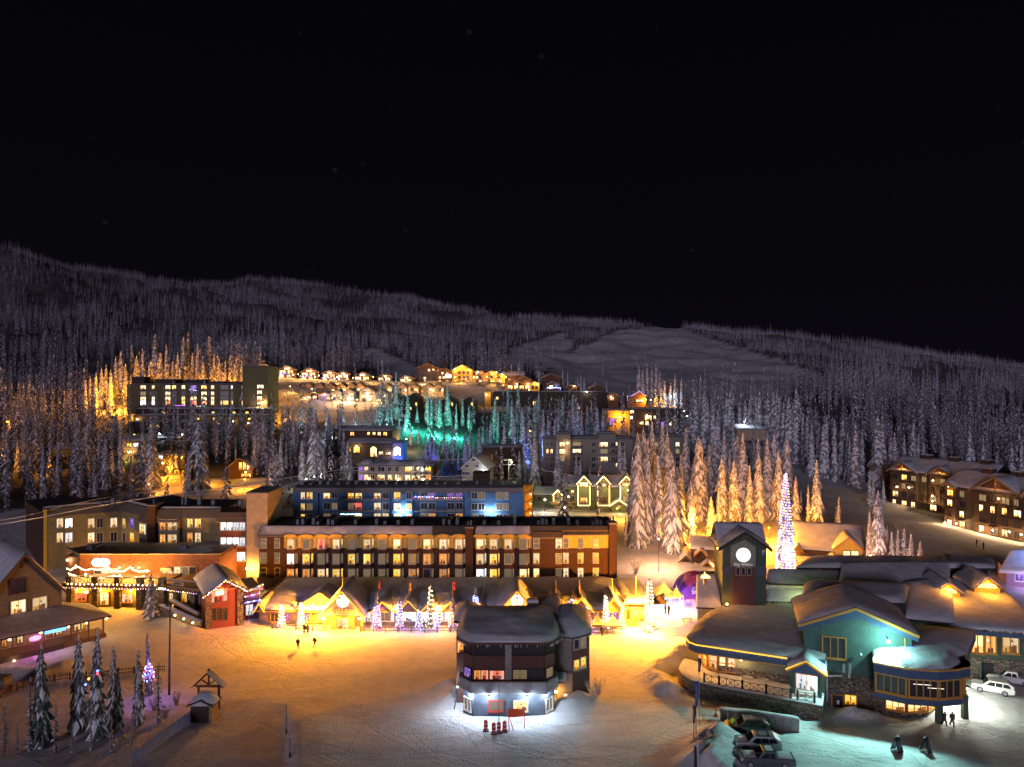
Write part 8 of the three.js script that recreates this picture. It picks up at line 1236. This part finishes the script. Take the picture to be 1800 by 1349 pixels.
// ---------------------------------------------------------------- cars
const carSilver = new THREE.MeshPhysicalMaterial({ color: lin(.32, .34, .36), roughness: .4, clearcoat: 1, metalness: .3, clearcoatRoughness: .1 }), carBlack = new THREE.MeshPhysicalMaterial({ color: lin(.012, .012, .015), roughness: .35, clearcoat: 1, clearcoatRoughness: .08 }), carWhite = new THREE.MeshPhysicalMaterial({ color: lin(.75, .75, .72), roughness: .4, clearcoat: 1, clearcoatRoughness: .1 }), carGrey = new THREE.MeshPhysicalMaterial({ color: lin(.1, .11, .12), roughness: .35, clearcoat: 1, metalness: .4, clearcoatRoughness: .1 });
const glass = new THREE.MeshPhysicalMaterial({ color: lin(.01, .012, .015), roughness: .06, specularIntensity: 1 });
function car(at, turn, pitch, label, paint, { pickup = false, snow = 0, rack = false } = {}) {
const o = thing(pickup ? 'pickup_truck' : 'parked_car', label, pickup ? 'pickup truck' : 'car', [0, 0, 0]), Ln = pickup ? 5.5 : 4.8, hw = .93, f = Ln / 2;   // nose towards -x
const ex = (pts, w, bev = .07) => { const sh = new THREE.Shape(pts.map(([x, y]) => new THREE.Vector2(x, y))), g = new THREE.ExtrudeGeometry(sh, { depth: 2 * w - 2 * bev, bevelEnabled: true, bevelThickness: bev, bevelSize: bev, bevelSegments: 2 }); g.translate(0, 0, -w + bev); return g; };
const arch = (x) => Array.from({ length: 9 }, (_, i) => { const t = Math.PI * i / 8; return [x - .42 * Math.cos(t), .36 + .42 * Math.sin(t)]; });
const lower = [[-f + .05, .42], ...arch(-f + .95), ...arch(f - 1.05), [f - .05, .45], [f, .75], [f - .03, 1.0], ...(pickup ? [[.55, 1.02]] : [[f - .25, 1.05]]), [-.95, 1.02], [-f + .25, .95], [-f + .02, .75]];
part(o, 'body', ex(lower, hw), paint);
const cab = pickup ? [[-.95, 1.0], [-.35, 1.68], [.75, 1.7], [.95, 1.0]] : [[-1.05, 1.0], [-.35, 1.66], [1.7, 1.7], [f - .12, 1.35], [f - .1, 1.0]];
part(o, 'cabin', ex(cab, hw - .1, .09), paint);
const side = pickup ? [[[-.72, 1.1], [-.28, 1.58], [.12, 1.58], [.12, 1.1]], [[.2, 1.1], [.2, 1.58], [.66, 1.58], [.78, 1.1]]] : [[[-.78, 1.1], [-.28, 1.57], [.25, 1.58], [.25, 1.1]], [[.34, 1.1], [.34, 1.58], [1.05, 1.6], [1.08, 1.1]], [[1.18, 1.1], [1.16, 1.6], [1.72, 1.6], [1.98, 1.32], [1.98, 1.1]]];
for (const s of [-1, 1]) for (const w of side) { const g = new THREE.ExtrudeGeometry(new THREE.Shape(w.map(([x, y]) => new THREE.Vector2(x, y))), { depth: .02, bevelEnabled: false }); g.translate(0, 0, s > 0 ? hw - .105 : -hw + .085); part(o, 'side_window', g, glass); }
part(o, 'windscreen', slab([V(-1.02, 1.1, .7), V(-.44, 1.66, .66), V(-.44, 1.66, -.66), V(-1.02, 1.1, -.7)], .03).translate(-.07, .04, 0), glass);
part(o, 'rear_window', pickup ? bx(.96, .99, 1.12, 1.55, -.62, .62).rotateZ(.0).translate(-.06, 0, 0) : slab([V(f - .02, 1.1, .66), V(f - .02, 1.1, -.66), V(1.83, 1.62, -.62), V(1.83, 1.62, .62)], .03).translate(.1, .02, 0), glass);
for (const x of [-f + .95, f - 1.05]) for (const s of [-1, 1]) { const t = new THREE.CylinderGeometry(.37, .37, .24, 22); t.rotateX(Math.PI / 2); t.translate(x, .37, s * (hw - .12)); const w = part(o, 'wheel', t, M.black), r = new THREE.CylinderGeometry(.23, .23, .26, 14); r.rotateX(Math.PI / 2); r.translate(x, .37, s * (hw - .12)); part(w, 'rim', r, M.steel); }
for (const s of [-1, 1]) { part(o, 'headlight', bx(-f - .02, -f + .2, .68, .84, s * .62 - .16, s * .62 + .16), M.white); part(o, 'tail_light', bx(f - .1, f + .02, .78, 1.02, s * .72 - .1, s * .72 + .1), M.red); part(o, 'mirror', bx(-.82, -.66, 1.08, 1.22, s * 1.02 - .08, s * 1.02 + .06), paint); }
part(o, 'bumper', bx(-f - .07, -f + .1, .38, .6, -.85, .85), M.black); part(o, 'bumper', bx(f - .1, f + .08, .4, .6, -.85, .85), M.black);
if (pickup) { part(o, 'truck_bed', [bx(1.05, f - .12, .98, 1.04, -.72, .72)], M.black); if (snow) part(o, 'bed_snow', snowQuad([V(1.05, 1.04, .75), V(f - .15, 1.04, .75), V(f - .15, 1.04, -.75), V(1.05, 1.04, -.75)], .14, 8, 6), M.snow); }
if (rack) part(o, 'roof_rack', [...[-1, 1].map((s) => rod(V(-.3, 1.8, s * .6), V(1.5, 1.83, s * .6), .03)), bar(V(.1, 1.8, -.62), V(.1, 1.8, .62), .05), bar(V(1.2, 1.82, -.62), V(1.2, 1.82, .62), .05)], M.black);
if (snow) { part(o, 'roof_snow', snowQuad([V(-.3, 1.68, .72), V(pickup ? .72 : 1.7, 1.7, .72), V(pickup ? .72 : 1.7, 1.7, -.72), V(-.3, 1.68, -.72)], snow, 8, 8, 6), M.snow); part(o, 'bonnet_snow', snowQuad([V(-f + .3, 1.0, .75), V(-1.1, 1.06, .75), V(-1.1, 1.06, -.75), V(-f + .3, 1.0, -.75)], snow * .8, 8, 8, 6), M.snow); }
o.position.copy(at); o.rotation.set(0, turn, 0); return o;
}
car(G(X(1313, 82.6), -82.6, .02), -.1, 0, 'black sport utility car parked before the block wall', carBlack, { rack: true });
car(G(X(1331, 78.4), -78.4, .02), -.12, 0, 'grey sport utility car with a frosted roof between the black car and the pickup', carSilver, { snow: .07, rack: true });
car(G(X(1347, 75.2), -75.2, .02), -.1, 0, 'dark pickup truck with snow on its roof and bed, lowest of the parked vehicles', carGrey, { pickup: true, snow: .1 });
car(G(X(1745, 96.5), -96.5, .02), -.55, 0, 'white sport utility car beside the bright snow near the corner porch', carWhite, {});
car(G(X(1775, 99.5), -99.5, .02), -.5, 0, 'white pickup truck behind the white sport utility car', carWhite, { pickup: true });

// ---------------------------------------------------------------- small things on the snow
{ const g = ground(297, 1222), o = thing('light_mast', 'tall dark mast standing in the snow between the hollow and the plaza', 'mast', g), t = V(g.x + .15, Y(1066, -g.z), g.z); part(o, 'pole', rod(g.clone().add(V(0, -.5, 0)), t, .16, .11, 10), M.black); part(o, 'lamp_head', [bx(t.x - .55, t.x + .35, t.y - .05, t.y + .25, t.z - .2, t.z + .2)], M.metal); part(o, 'bracket', bar(t.clone().add(V(-.4, -.6, 0)), t.clone().add(V(.4, -.6, 0)), .08), M.metal); }
{ const c = ground(356, 1268), o = thing('lift_hut', 'small dark hut with a rounded snow cap beside the timber arch', 'hut', c), w = 1.25; part(o, 'wall', bx(c.x - w, c.x + .9, c.y - .5, c.y + 2.3, c.z - 1.6, c.z + .5), M.wood); part(o, 'side_wall', bx(c.x + .9, c.x + 1.3, c.y - .5, c.y + 2.2, c.z - 1.5, c.z + .4), M.paleWood); part(o, 'plank', Array.from({ length: 7 }, (_, k) => bx(c.x - w + .05 + k * .3, c.x - w + .3 + k * .3, c.y - .3, c.y + 2.3, c.z + .5, c.z + .54)), M.darkWood);
const r = [V(c.x - w - .45, 0, c.z + .95), V(c.x + 1.7, 0, c.z + .95), V(c.x + 1.7, 0, c.z - 1.9), V(c.x - w - .45, 0, c.z - 1.9)]; const q = [V(c.x - w - .4, c.y + 2.2, c.z + .9), V(c.x + .1, c.y + 2.9, c.z + .9), V(c.x + .1, c.y + 2.9, c.z - 1.8), V(c.x - w - .4, c.y + 2.2, c.z - 1.8)]; const rf = part(o, 'roof', [slab(q, .14), slab([q[1], V(c.x + 1.65, c.y + 2.15, c.z + .9), V(c.x + 1.65, c.y + 2.15, c.z - 1.8), q[2]], .14)], M.darkWood); part(rf, 'snow_cover', snowDome(r, c.y + 2.2, .62, 2, .6, { nr: 12, na: 40, round: .6 }), M.snow); }
{ const c = ground(366, 1247), o = thing('timber_arch', 'timber gate arch with a small gabled top behind the snow capped hut', 'arch', c); for (const s of [-1.25, 1.35]) part(o, 'post', bar(c.clone().add(V(s, -.5, 0)), c.clone().add(V(s, 2.9, 0)), .24), M.wood); part(o, 'beam', bar(c.clone().add(V(-1.6, 2.9, 0)), c.clone().add(V(1.7, 2.9, 0)), .22), M.wood); part(o, 'rafter', bar(c.clone().add(V(-1.9, 2.9, 0)), c.clone().add(V(.05, 4.7, 0)), .2), M.wood); part(o, 'rafter', bar(c.clone().add(V(2, 2.9, 0)), c.clone().add(V(.05, 4.7, 0)), .2), M.wood); part(o, 'king_post', [bar(c.clone().add(V(.05, 2.9, 0)), c.clone().add(V(.05, 5.1, 0)), .2), bar(c.clone().add(V(-.8, 3.7, 0)), c.clone().add(V(.05, 3.1, 0)), .14), bar(c.clone().add(V(.9, 3.7, 0)), c.clone().add(V(.05, 3.1, 0)), .14)], M.wood); part(o, 'roof', [slab([c.clone().add(V(-2, 2.95, .6)), c.clone().add(V(.05, 4.85, .6)), c.clone().add(V(.05, 4.85, -.6)), c.clone().add(V(-2, 2.95, -.6))], .1), slab([c.clone().add(V(.05, 4.85, .6)), c.clone().add(V(2.1, 2.95, .6)), c.clone().add(V(2.1, 2.95, -.6)), c.clone().add(V(.05, 4.85, -.6))], .1)], M.darkWood); part(o, 'snow_cover', snowQuad([c.clone().add(V(.05, 4.86, .65)), c.clone().add(V(2.15, 2.96, .65)), c.clone().add(V(2.15, 2.96, -.65)), c.clone().add(V(.05, 4.86, -.65))], .2, 8, 6), M.snow); }
picketFence('picket_fence', 'brown picket fence curving round the dark hollow below the porch', [[0, 1228], [30, 1214], [56, 1206], [95, 1199], [150, 1194], [207, 1187], [291, 1181]].map(([a, b]) => { const p = ground(a, b); return V(p.x, 0, p.z); }), .95, .3, M.wood, undefined, 2.2);
{ const a = ground(231, 1349), c = ground(334, 1270), o = thing('safety_net', 'pale blue safety net on thin posts along the path below the hut', 'net fence', G(a.x, a.z)), n = 9, th = []; for (let i = 0; i <= n; i++) { const p = a.clone().lerp(c, i / n); part(o, 'post', rod(V(p.x, H(p.x, p.z) - .3, p.z), V(p.x, H(p.x, p.z) + 1.5, p.z), .04), M.steel); } for (let i = 0; i < 70; i++) { const p = a.clone().lerp(c, i / 70); th.push(bar(V(p.x, H(p.x, p.z) + .15, p.z), V(p.x, H(p.x, p.z) + 1.35, p.z), .03)); } for (let k = 0; k < 9; k++) for (let i = 0; i < n; i++) { const p = a.clone().lerp(c, i / n), q = a.clone().lerp(c, (i + 1) / n); th.push(bar(V(p.x, H(p.x, p.z) + .2 + k * .14, p.z), V(q.x, H(q.x, q.z) + .2 + k * .14, q.z), .04)); } part(o, 'netting', th, std([.12, .2, .42]), { kind: 'stuff' }); }
[[503, 1291, 1238, 'upper'], [509, 1333, 1298, 'lower']].forEach(([px, b, t, w]) => { const g = ground(px, b), o = thing('marker_post', `${w} padded marker post on the edge between footpath and piste`, 'post', g, 'marker posts on the piste edge'), d = -g.z; part(o, 'pole', rod(g.clone().add(V(0, -.4, 0)), V(g.x, Y(t, d), g.z), .05, .03), M.black); part(o, 'padding', rod(V(g.x, g.y + 1.1, g.z), V(g.x, g.y + 2.1, g.z), .14, .12), M.concrete); part(o, 'collar', rod(V(g.x, g.y, g.z), V(g.x, g.y + .6, g.z), .13, .1), M.darkWood); });
[[1229, 1276, 1150, [1158, 1182], [.02, .02, .05], 'black'], [1224, 1290, 1190, [1198, 1243], [.03, .08, .3], 'blue'], [1219.5, 1300, 1238, [1241, 1272], [.12, .02, .02], 'dark red']].forEach(([px, b, t, [f0, f1], c, w]) => { const g = ground(px, b), d = -g.z, o = thing('banner_pole', `thin pole with a furled ${w} banner beside the curved snow bank`, 'banner pole', g, 'banner poles beside the bank'); part(o, 'pole', rod(g.clone().add(V(0, -.4, 0)), V(g.x, Y(t, d), g.z), .05, .035), M.steel); part(o, 'banner', grid((u, v) => V(g.x + (u - .3) * .42 * (1 - .4 * v), lerp(Y(f0, d), Y(f1, d), v), g.z + .08 * Math.sin(u * 5 + v * 7)), 5, 10), std(c)); });
{ const g = ground(1223, 1349), o = thing('post', 'short post with a tall cap of snow at the bottom edge beside the ploughed heap', 'post', g); part(o, 'pole', rod(g.clone().add(V(0, -.6, 0)), g.clone().add(V(0, 2.2, 0)), .16, .14), M.black); part(o, 'snow_cover', [ball(g.clone().add(V(.1, 2.25, 0)), .2, 10, 8), rod(g.clone().add(V(.22, .6, 0)), g.clone().add(V(.16, 2.2, 0)), .08, .16)], M.snow); }
[[854, 1286, 1.05], [868, 1291, 1.05], [877, 1289, 1], [887, 1287, 1]].forEach(([px, py, h], i) => { const g = ground(px, py), o = thing('padded_post', ['red padded post standing a little apart from the other three', 'red padded post beside the thin gate pole, on its far side from the orange banner', 'red padded post in front of the thin gate pole', 'red padded post between the gate pole and the orange banner'][i], 'padded post', g, 'red padded posts on the piste'); const c = new THREE.CapsuleGeometry(.24, h * .75, 5, 12); c.translate(g.x, g.y + h * .6 + .1, g.z); part(o, 'padding', c, M.red); part(o, 'strap', [rod(g.clone().add(V(0, .45, 0)), g.clone().add(V(0, .53, 0)), .255), rod(g.clone().add(V(0, .9, 0)), g.clone().add(V(0, .98, 0)), .255)], M.white); part(o, 'foot', bx(g.x - .35, g.x + .35, g.y - .1, g.y + .12, g.z - .3, g.z + .3), M.black); });
{ const g = ground(877, 1284), o = thing('gate_pole', 'tall thin black gate pole with a small sign before the foreground lodge', 'pole', g), t = V(g.x, Y(1192, -g.z), g.z); part(o, 'pole', rod(g.clone().add(V(0, -.4, 0)), t, .05, .035), M.black); part(o, 'plate', bx(t.x - .25, t.x + .3, t.y - .1, t.y + .2, t.z - .03, t.z + .03), M.steel); part(o, 'pulley', ball(t.clone().add(V(0, -2, 0)), .1, 8, 6), M.metal); }
{ const a = ground(893, 1285), o = thing('slope_banner', 'bright orange banner stretched on a metal frame before the foreground lodge', 'banner', a), z = a.z - .2, x0 = X(893, 84), x1 = X(922, 84), y0 = a.y + 1.55, y1 = a.y + 2.5; part(o, 'cloth', grid((u, v) => V(lerp(x0, x1, u), lerp(y0, y1, v) - .05 * Math.sin(u * 3.14), z + .1 * Math.sin(u * 6 + v * 2)), 12, 4), M.orange); for (const [p, q] of [[V(x0 + .05, y1, z), V(x0 + .15, a.y - .3, z + .6)], [V(x0 + .15, y0, z), V(x0 + .75, a.y - .3, z + .3)], [V(x1, y1, z), V(x1, a.y - .3, z - .5)]]) part(o, 'leg', rod(p, q, .04), M.orange); }
{ const g = ground(1259, 1260), o = thing('traffic_cone', 'small orange traffic cone at the end of the block wall', 'traffic cone', g); part(o, 'cone', rod(g.clone().add(V(0, .05, 0)), g.clone().add(V(0, .95, 0)), .22, .04, 14), M.orange); part(o, 'base', bx(g.x - .3, g.x + .3, g.y, g.y + .06, g.z - .3, g.z + .3), M.orange); part(o, 'band', rod(g.clone().add(V(0, .5, 0)), g.clone().add(V(0, .65, 0)), .145, .115, 14), M.white); }
[[1577, 1321, .35, 'facing the parked cars'], [1627, 1322, -.5, 'seen edge on, nearer the people']].forEach(([px, py, t, w]) => { const g = ground(px, py), o = thing('sandwich_board', `black sandwich board sign on the teal snow, ${w}`, 'sign', [0, 0, 0], 'sandwich boards'); for (const s of [-1, 1]) part(o, 'panel', slab([V(-.42, .05, s * .5), V(.42, .05, s * .5), V(.36, 1.6, s * .05), V(-.36, 1.6, s * .05)], .04), M.black); part(o, 'hinge', rod(V(-.36, 1.6, 0), V(.36, 1.6, 0), .04), M.steel); part(o, 'notice', slab([V(-.24, .5, .415), V(.24, .5, .415), V(.22, 1.2, .215), V(-.22, 1.2, .215)], .02).translate(0, .02, .03), M.greyBlue); o.position.copy(g); o.rotation.y = t + (px > 1600 ? 1.1 : 0); });
// canopy tents, marquee and dome
function canopy(px, pk, base, hw, d, label, mat, { legs = true, lit } = {}) { const g = onSnow(px, d), o = thing('canopy_tent', label, 'tent', g), w = hw * d / F, ye = Y(base, d), yp = Y(pk, d), c = [[-w, w], [w, w], [w, -w], [-w, -w]].map(([a, b]) => V(g.x + a, ye, g.z + b)), top = V(g.x, yp, g.z); for (let i = 0; i < 4; i++) { const a = c[i], b = c[(i + 1) % 4]; part(o, 'roof_panel', grid((u, v) => { const p = a.clone().lerp(b, u).lerp(top, v); p.y -= .22 * (yp - ye) * Math.sin(v * 3.14) + .05 * Math.sin(u * 3.14) * (1 - v); return p; }, 6, 8), mat); part(o, 'valance', grid((u, v) => { const p = a.clone().lerp(b, u); p.y -= v * .35; return p; }, 4, 2), mat); } if (legs) c.forEach((p) => part(o, 'leg', rod(V(p.x, H(p.x, p.z) - .2, p.z), p, .05), M.white)); part(o, 'finial', rod(top, top.clone().add(V(0, .4, 0)), .04), M.steel); if (lit) { const p = V(g.x, ye - .3, g.z); part(o, 'lamp', ball(p, .2, 8, 6), L.bBlue); point(o, p, lit, 120, .2); } return o; }
canopy(1050, 1080.5, 1095, 11, 122.6, 'pale canopy tent nearer the foreground lodge', M.cream); canopy(1076.5, 1081.5, 1095.5, 14, 122.8, 'pale canopy tent nearer the wooden steps', M.cream);
canopy(1167, 1022, 1042, 23, 133, 'white peaked marquee glowing blue beside the floodlit shop end', M.offWhite, { lit: [.15, .3, 1] }); canopy(1158, 1045, 1056, 12, 129.5, 'small black canopy in front of the blue glowing marquee', M.darkWood, {}); canopy(1189, 1032, 1044, 10, 131, 'small amber lit canopy corner beside the marquee', M.cream);
for (const [px, py, c, m] of [[1150, 1064, [.2, .3, 1], L.bBlue], [1183, 1050, [.8, .85, 1], L.white]]) { const p = P(px, py, 131.5), o = thing('party_light', `${m === L.white ? 'white' : 'blue'} party light on a stand under the marquee`, 'lamp', p); part(o, 'bulb', ball(p, .2, 8, 6), m); part(o, 'stand', rod(V(p.x, H(p.x, p.z) - .2, p.z), p.clone().add(V(0, -.15, 0)), .04), M.metal); point(o, p, c, 90, .2); }
{ const d = 140, g = onSnow(1221, d), o = thing('inflatable_dome', 'purple inflatable dome tent with white lettering beside the red shop', 'inflatable tent', g), r = 3.7, y0 = Y(1046, d); part(o, 'shell', grid((u, v) => { const a = u * Math.PI, b = v * Math.PI; return V(g.x - Math.cos(a) * r, y0 + Math.sin(a) * 4.6 * Math.sin(.35 + b * .78) ** .4, g.z + 3 - v * 6); }, 28, 14), M.purple); part(o, 'front_panel', new THREE.ShapeGeometry(new THREE.Shape(Array.from({ length: 21 }, (_, i) => { const a = Math.PI * i / 20; return new THREE.Vector2(-Math.cos(a) * r * .96, Math.sin(a) * 3.3); }))).translate(g.x, y0, g.z + 2.96), M.purple); for (const t of [.2, .5, .8]) part(o, 'rib', tube(Array.from({ length: 15 }, (_, i) => { const a = Math.PI * i / 14, v = t; return V(g.x - Math.cos(a) * (r + .06), y0 + Math.sin(a) * 4.68 * Math.sin(.35 + v * Math.PI * .78) ** .4, g.z + 3 - v * 6); }), .12, 30, 6), M.purple); const fr = new Frame(V(g.x - 3, 0, g.z + 3.05), V(g.x + 3, 0, g.z + 3.05)); part(o, 'lettering', [letters(fr, "IT'S THE", 3.1, y0 + 1.95, .02, .52), letters(fr, 'SNOW', 3.1, y0 + 1.05, .02, .68)], M.white); const p = V(g.x - 2.6, y0 + .3, g.z + 5); const m = part(o, 'ground_light', ball(p, .2, 8, 6), L.bPurple); part(m, 'stand', rod(V(p.x, H(p.x, p.z) - .2, p.z), p.clone().add(V(0, -.1, 0)), .05), M.metal); point(o, p, [.75, .2, 1], 22, .2); }
{ const p = P(1239, 1016, 112.8), o = thing('fire_torch', 'open flame burning on the roof corner beside the clock tower', 'fire', p); part(o, 'bowl', rod(p.clone().add(V(0, -1.2, 0)), p, .1, .4, 12), M.metal); const fl = part(o, 'flame', [[-.5, .5], [0, .95], [.45, .6], [.8, .35]].map(([x, h]) => { const c = new THREE.ConeGeometry(.26, h, 8); c.translate(p.x + x * .8, p.y + h / 2, p.z); return c; }), glow(1, .4, .1, 9)); point(o, p.clone().add(V(0, .9, .6)), [1, .35, .08], 40, .3); }
{ const g = onSnow(1208, 126), o = thing('picnic_table', 'wooden picnic table on the amber snow beside the clock tower annex', 'table', g); part(o, 'tabletop', bx(g.x - .9, g.x + .9, g.y + .72, g.y + .78, g.z - .38, g.z + .38), M.paleWood); for (const s of [-1, 1]) { part(o, 'bench', bx(g.x - .9, g.x + .9, g.y + .43, g.y + .48, g.z + s * .72 - .13, g.z + s * .72 + .13), M.paleWood); part(o, 'leg', [bar(V(g.x + s * .6, g.y, g.z - .75), V(g.x + s * .6, g.y + .72, g.z - .25), .08), bar(V(g.x + s * .6, g.y, g.z + .75), V(g.x + s * .6, g.y + .72, g.z + .25), .08), bar(V(g.x + s * .6, g.y + .43, g.z - .75), V(g.x + s * .6, g.y + .43, g.z + .75), .06)], M.paleWood); } }
// lantern with two arms by the red chalet doors
{ const g = ground(373.5, 1097), o = thing('two_arm_lantern', 'two armed lantern before the doors of the red chalet', 'street lamp', g), h = 2.9; part(o, 'pole', rod(g.clone().add(V(0, -.4, 0)), g.clone().add(V(0, h, 0)), .07, .05), M.paleWood); for (const s of [-.45, .5]) { const p = g.clone().add(V(s, h + .05, 0)), a = part(o, 'arm', rod(g.clone().add(V(0, h - .2, 0)), p.clone().add(V(0, -.2, 0)), .04), M.metal); part(a, 'lamp_globe', ball(p, .2, 8, 6), L.warm); point(o, p, WARM, 28, .2); } }
// cables and the power pole
const cable = (label, pts, r) => { const a = pts.map((p) => P(...p)), o = thing('lift_cable', label, 'cable', a[0], 'snow crusted cables over the village'); part(o, 'cable', tube(a, r, 60, 5), std([.6, .6, .64], { roughness: 1 })); };
cable('upper cable sagging from the left edge behind the tan tower', [[-60, 934, 130], [0, 922, 134], [60, 912, 138], [200, 885, 150], [330, 866, 160], [440, 851, 168], [520, 838, 174], [660, 818, 190], [830, 806, 222]], .1);
cable('middle cable running past the amber lamp above the olive hotel', [[-60, 925, 132], [40, 908, 136], [130, 886, 150], [250, 867, 166], [300, 872, 170], [430, 863, 172], [520, 856, 178]], .07);
cable('long cable dipping across the pale townhouses to the dark lift house', [[460, 866, 168], [540, 845, 176], [620, 828, 190], [700, 834, 190], [770, 838, 188], [832, 836, 186]], .11);
cable('thin cable from the power pole toward the outlined green building', [[840, 826, 214], [894, 817, 214], [950, 826, 210], [1010, 838, 207]], .05);
{ const g = onSnow(894, 214), o = thing('power_pole', 'snowy wooden power pole with a cross arm beside the white house', 'power pole', g), t = V(g.x, Y(806, 214), g.z); part(o, 'pole', rod(g.clone().add(V(0, -1, 0)), t, .17, .12), M.offWhite); part(o, 'cross_arm', [bar(t.clone().add(V(-1.6, -.5, 0)), t.clone().add(V(1.2, -.5, 0)), .18)], M.offWhite); const p = t.clone().add(V(.9, -1.1, .4)); const m = part(o, 'street_light', rod(t.clone().add(V(0, -1.3, 0)), p.clone().add(V(0, .25, 0)), .05), M.metal); part(m, 'bulb', ball(p, .2, 8, 6), glow(1, .95, .6, 30)); point(o, p, [1, .95, .65], 120, .2); }
[[557, 1099, 1.1, 'snow heap behind the picket fence before the floodlit gable'], [646, 1100, 1.3, 'snow heap behind the picket fence just after the entrance'], [1302, 748, 5, 'snowy flat roof glimpsed through the spruces on the dark bank']].slice(0, 2).forEach(([px, py, r, l]) => { const g = onSnow(px, 123.9); struct('snow_heap', snowDome([[-1, .5], [-.2, .9], [1, .5], [1.1, -.5], [0, -.9], [-1, -.5]].map(([a, b]) => V(g.x + a * r, 0, g.z + b * r)), g.y - .05, .5, 1, .5, { nr: 8, na: 24 }), M.snow); });
{ const fr = frame(1296, 297, 1346, 297), b = thing('snowy_roof_house', 'low house with a bright white snow roof glimpsed through the grey spruces', 'house', fr.pt(4, 20, 0)); part(b, 'wall', fr.box(0, fr.L, fr.y(1320, 775), fr.y(1320, 754), -6, 0), M.tan); const q = [fr.pt(-.5, fr.y(1320, 755), .5), fr.pt(fr.L, fr.y(1320, 755), .5), fr.pt(fr.L, fr.y(1320, 748), -6), fr.pt(-.5, fr.y(1320, 748), -6)]; const rf = part(b, 'roof', slab(q, .2), M.roof); part(rf, 'snow_cover', snowQuad(q, .5, 20, 8), M.snow); const p = fr.pt(fr.L * .3, fr.y(1320, 742), -2); part(b, 'roof_lamp', [rod(fr.pt(fr.L * .3, fr.y(1320, 752), -2), p, .06)], M.metal); part(b, 'bulb', ball(p, .2, 8, 6), L.white); point(b, p, WHITE, 130, .2); }
renderer.render(scene, camera);
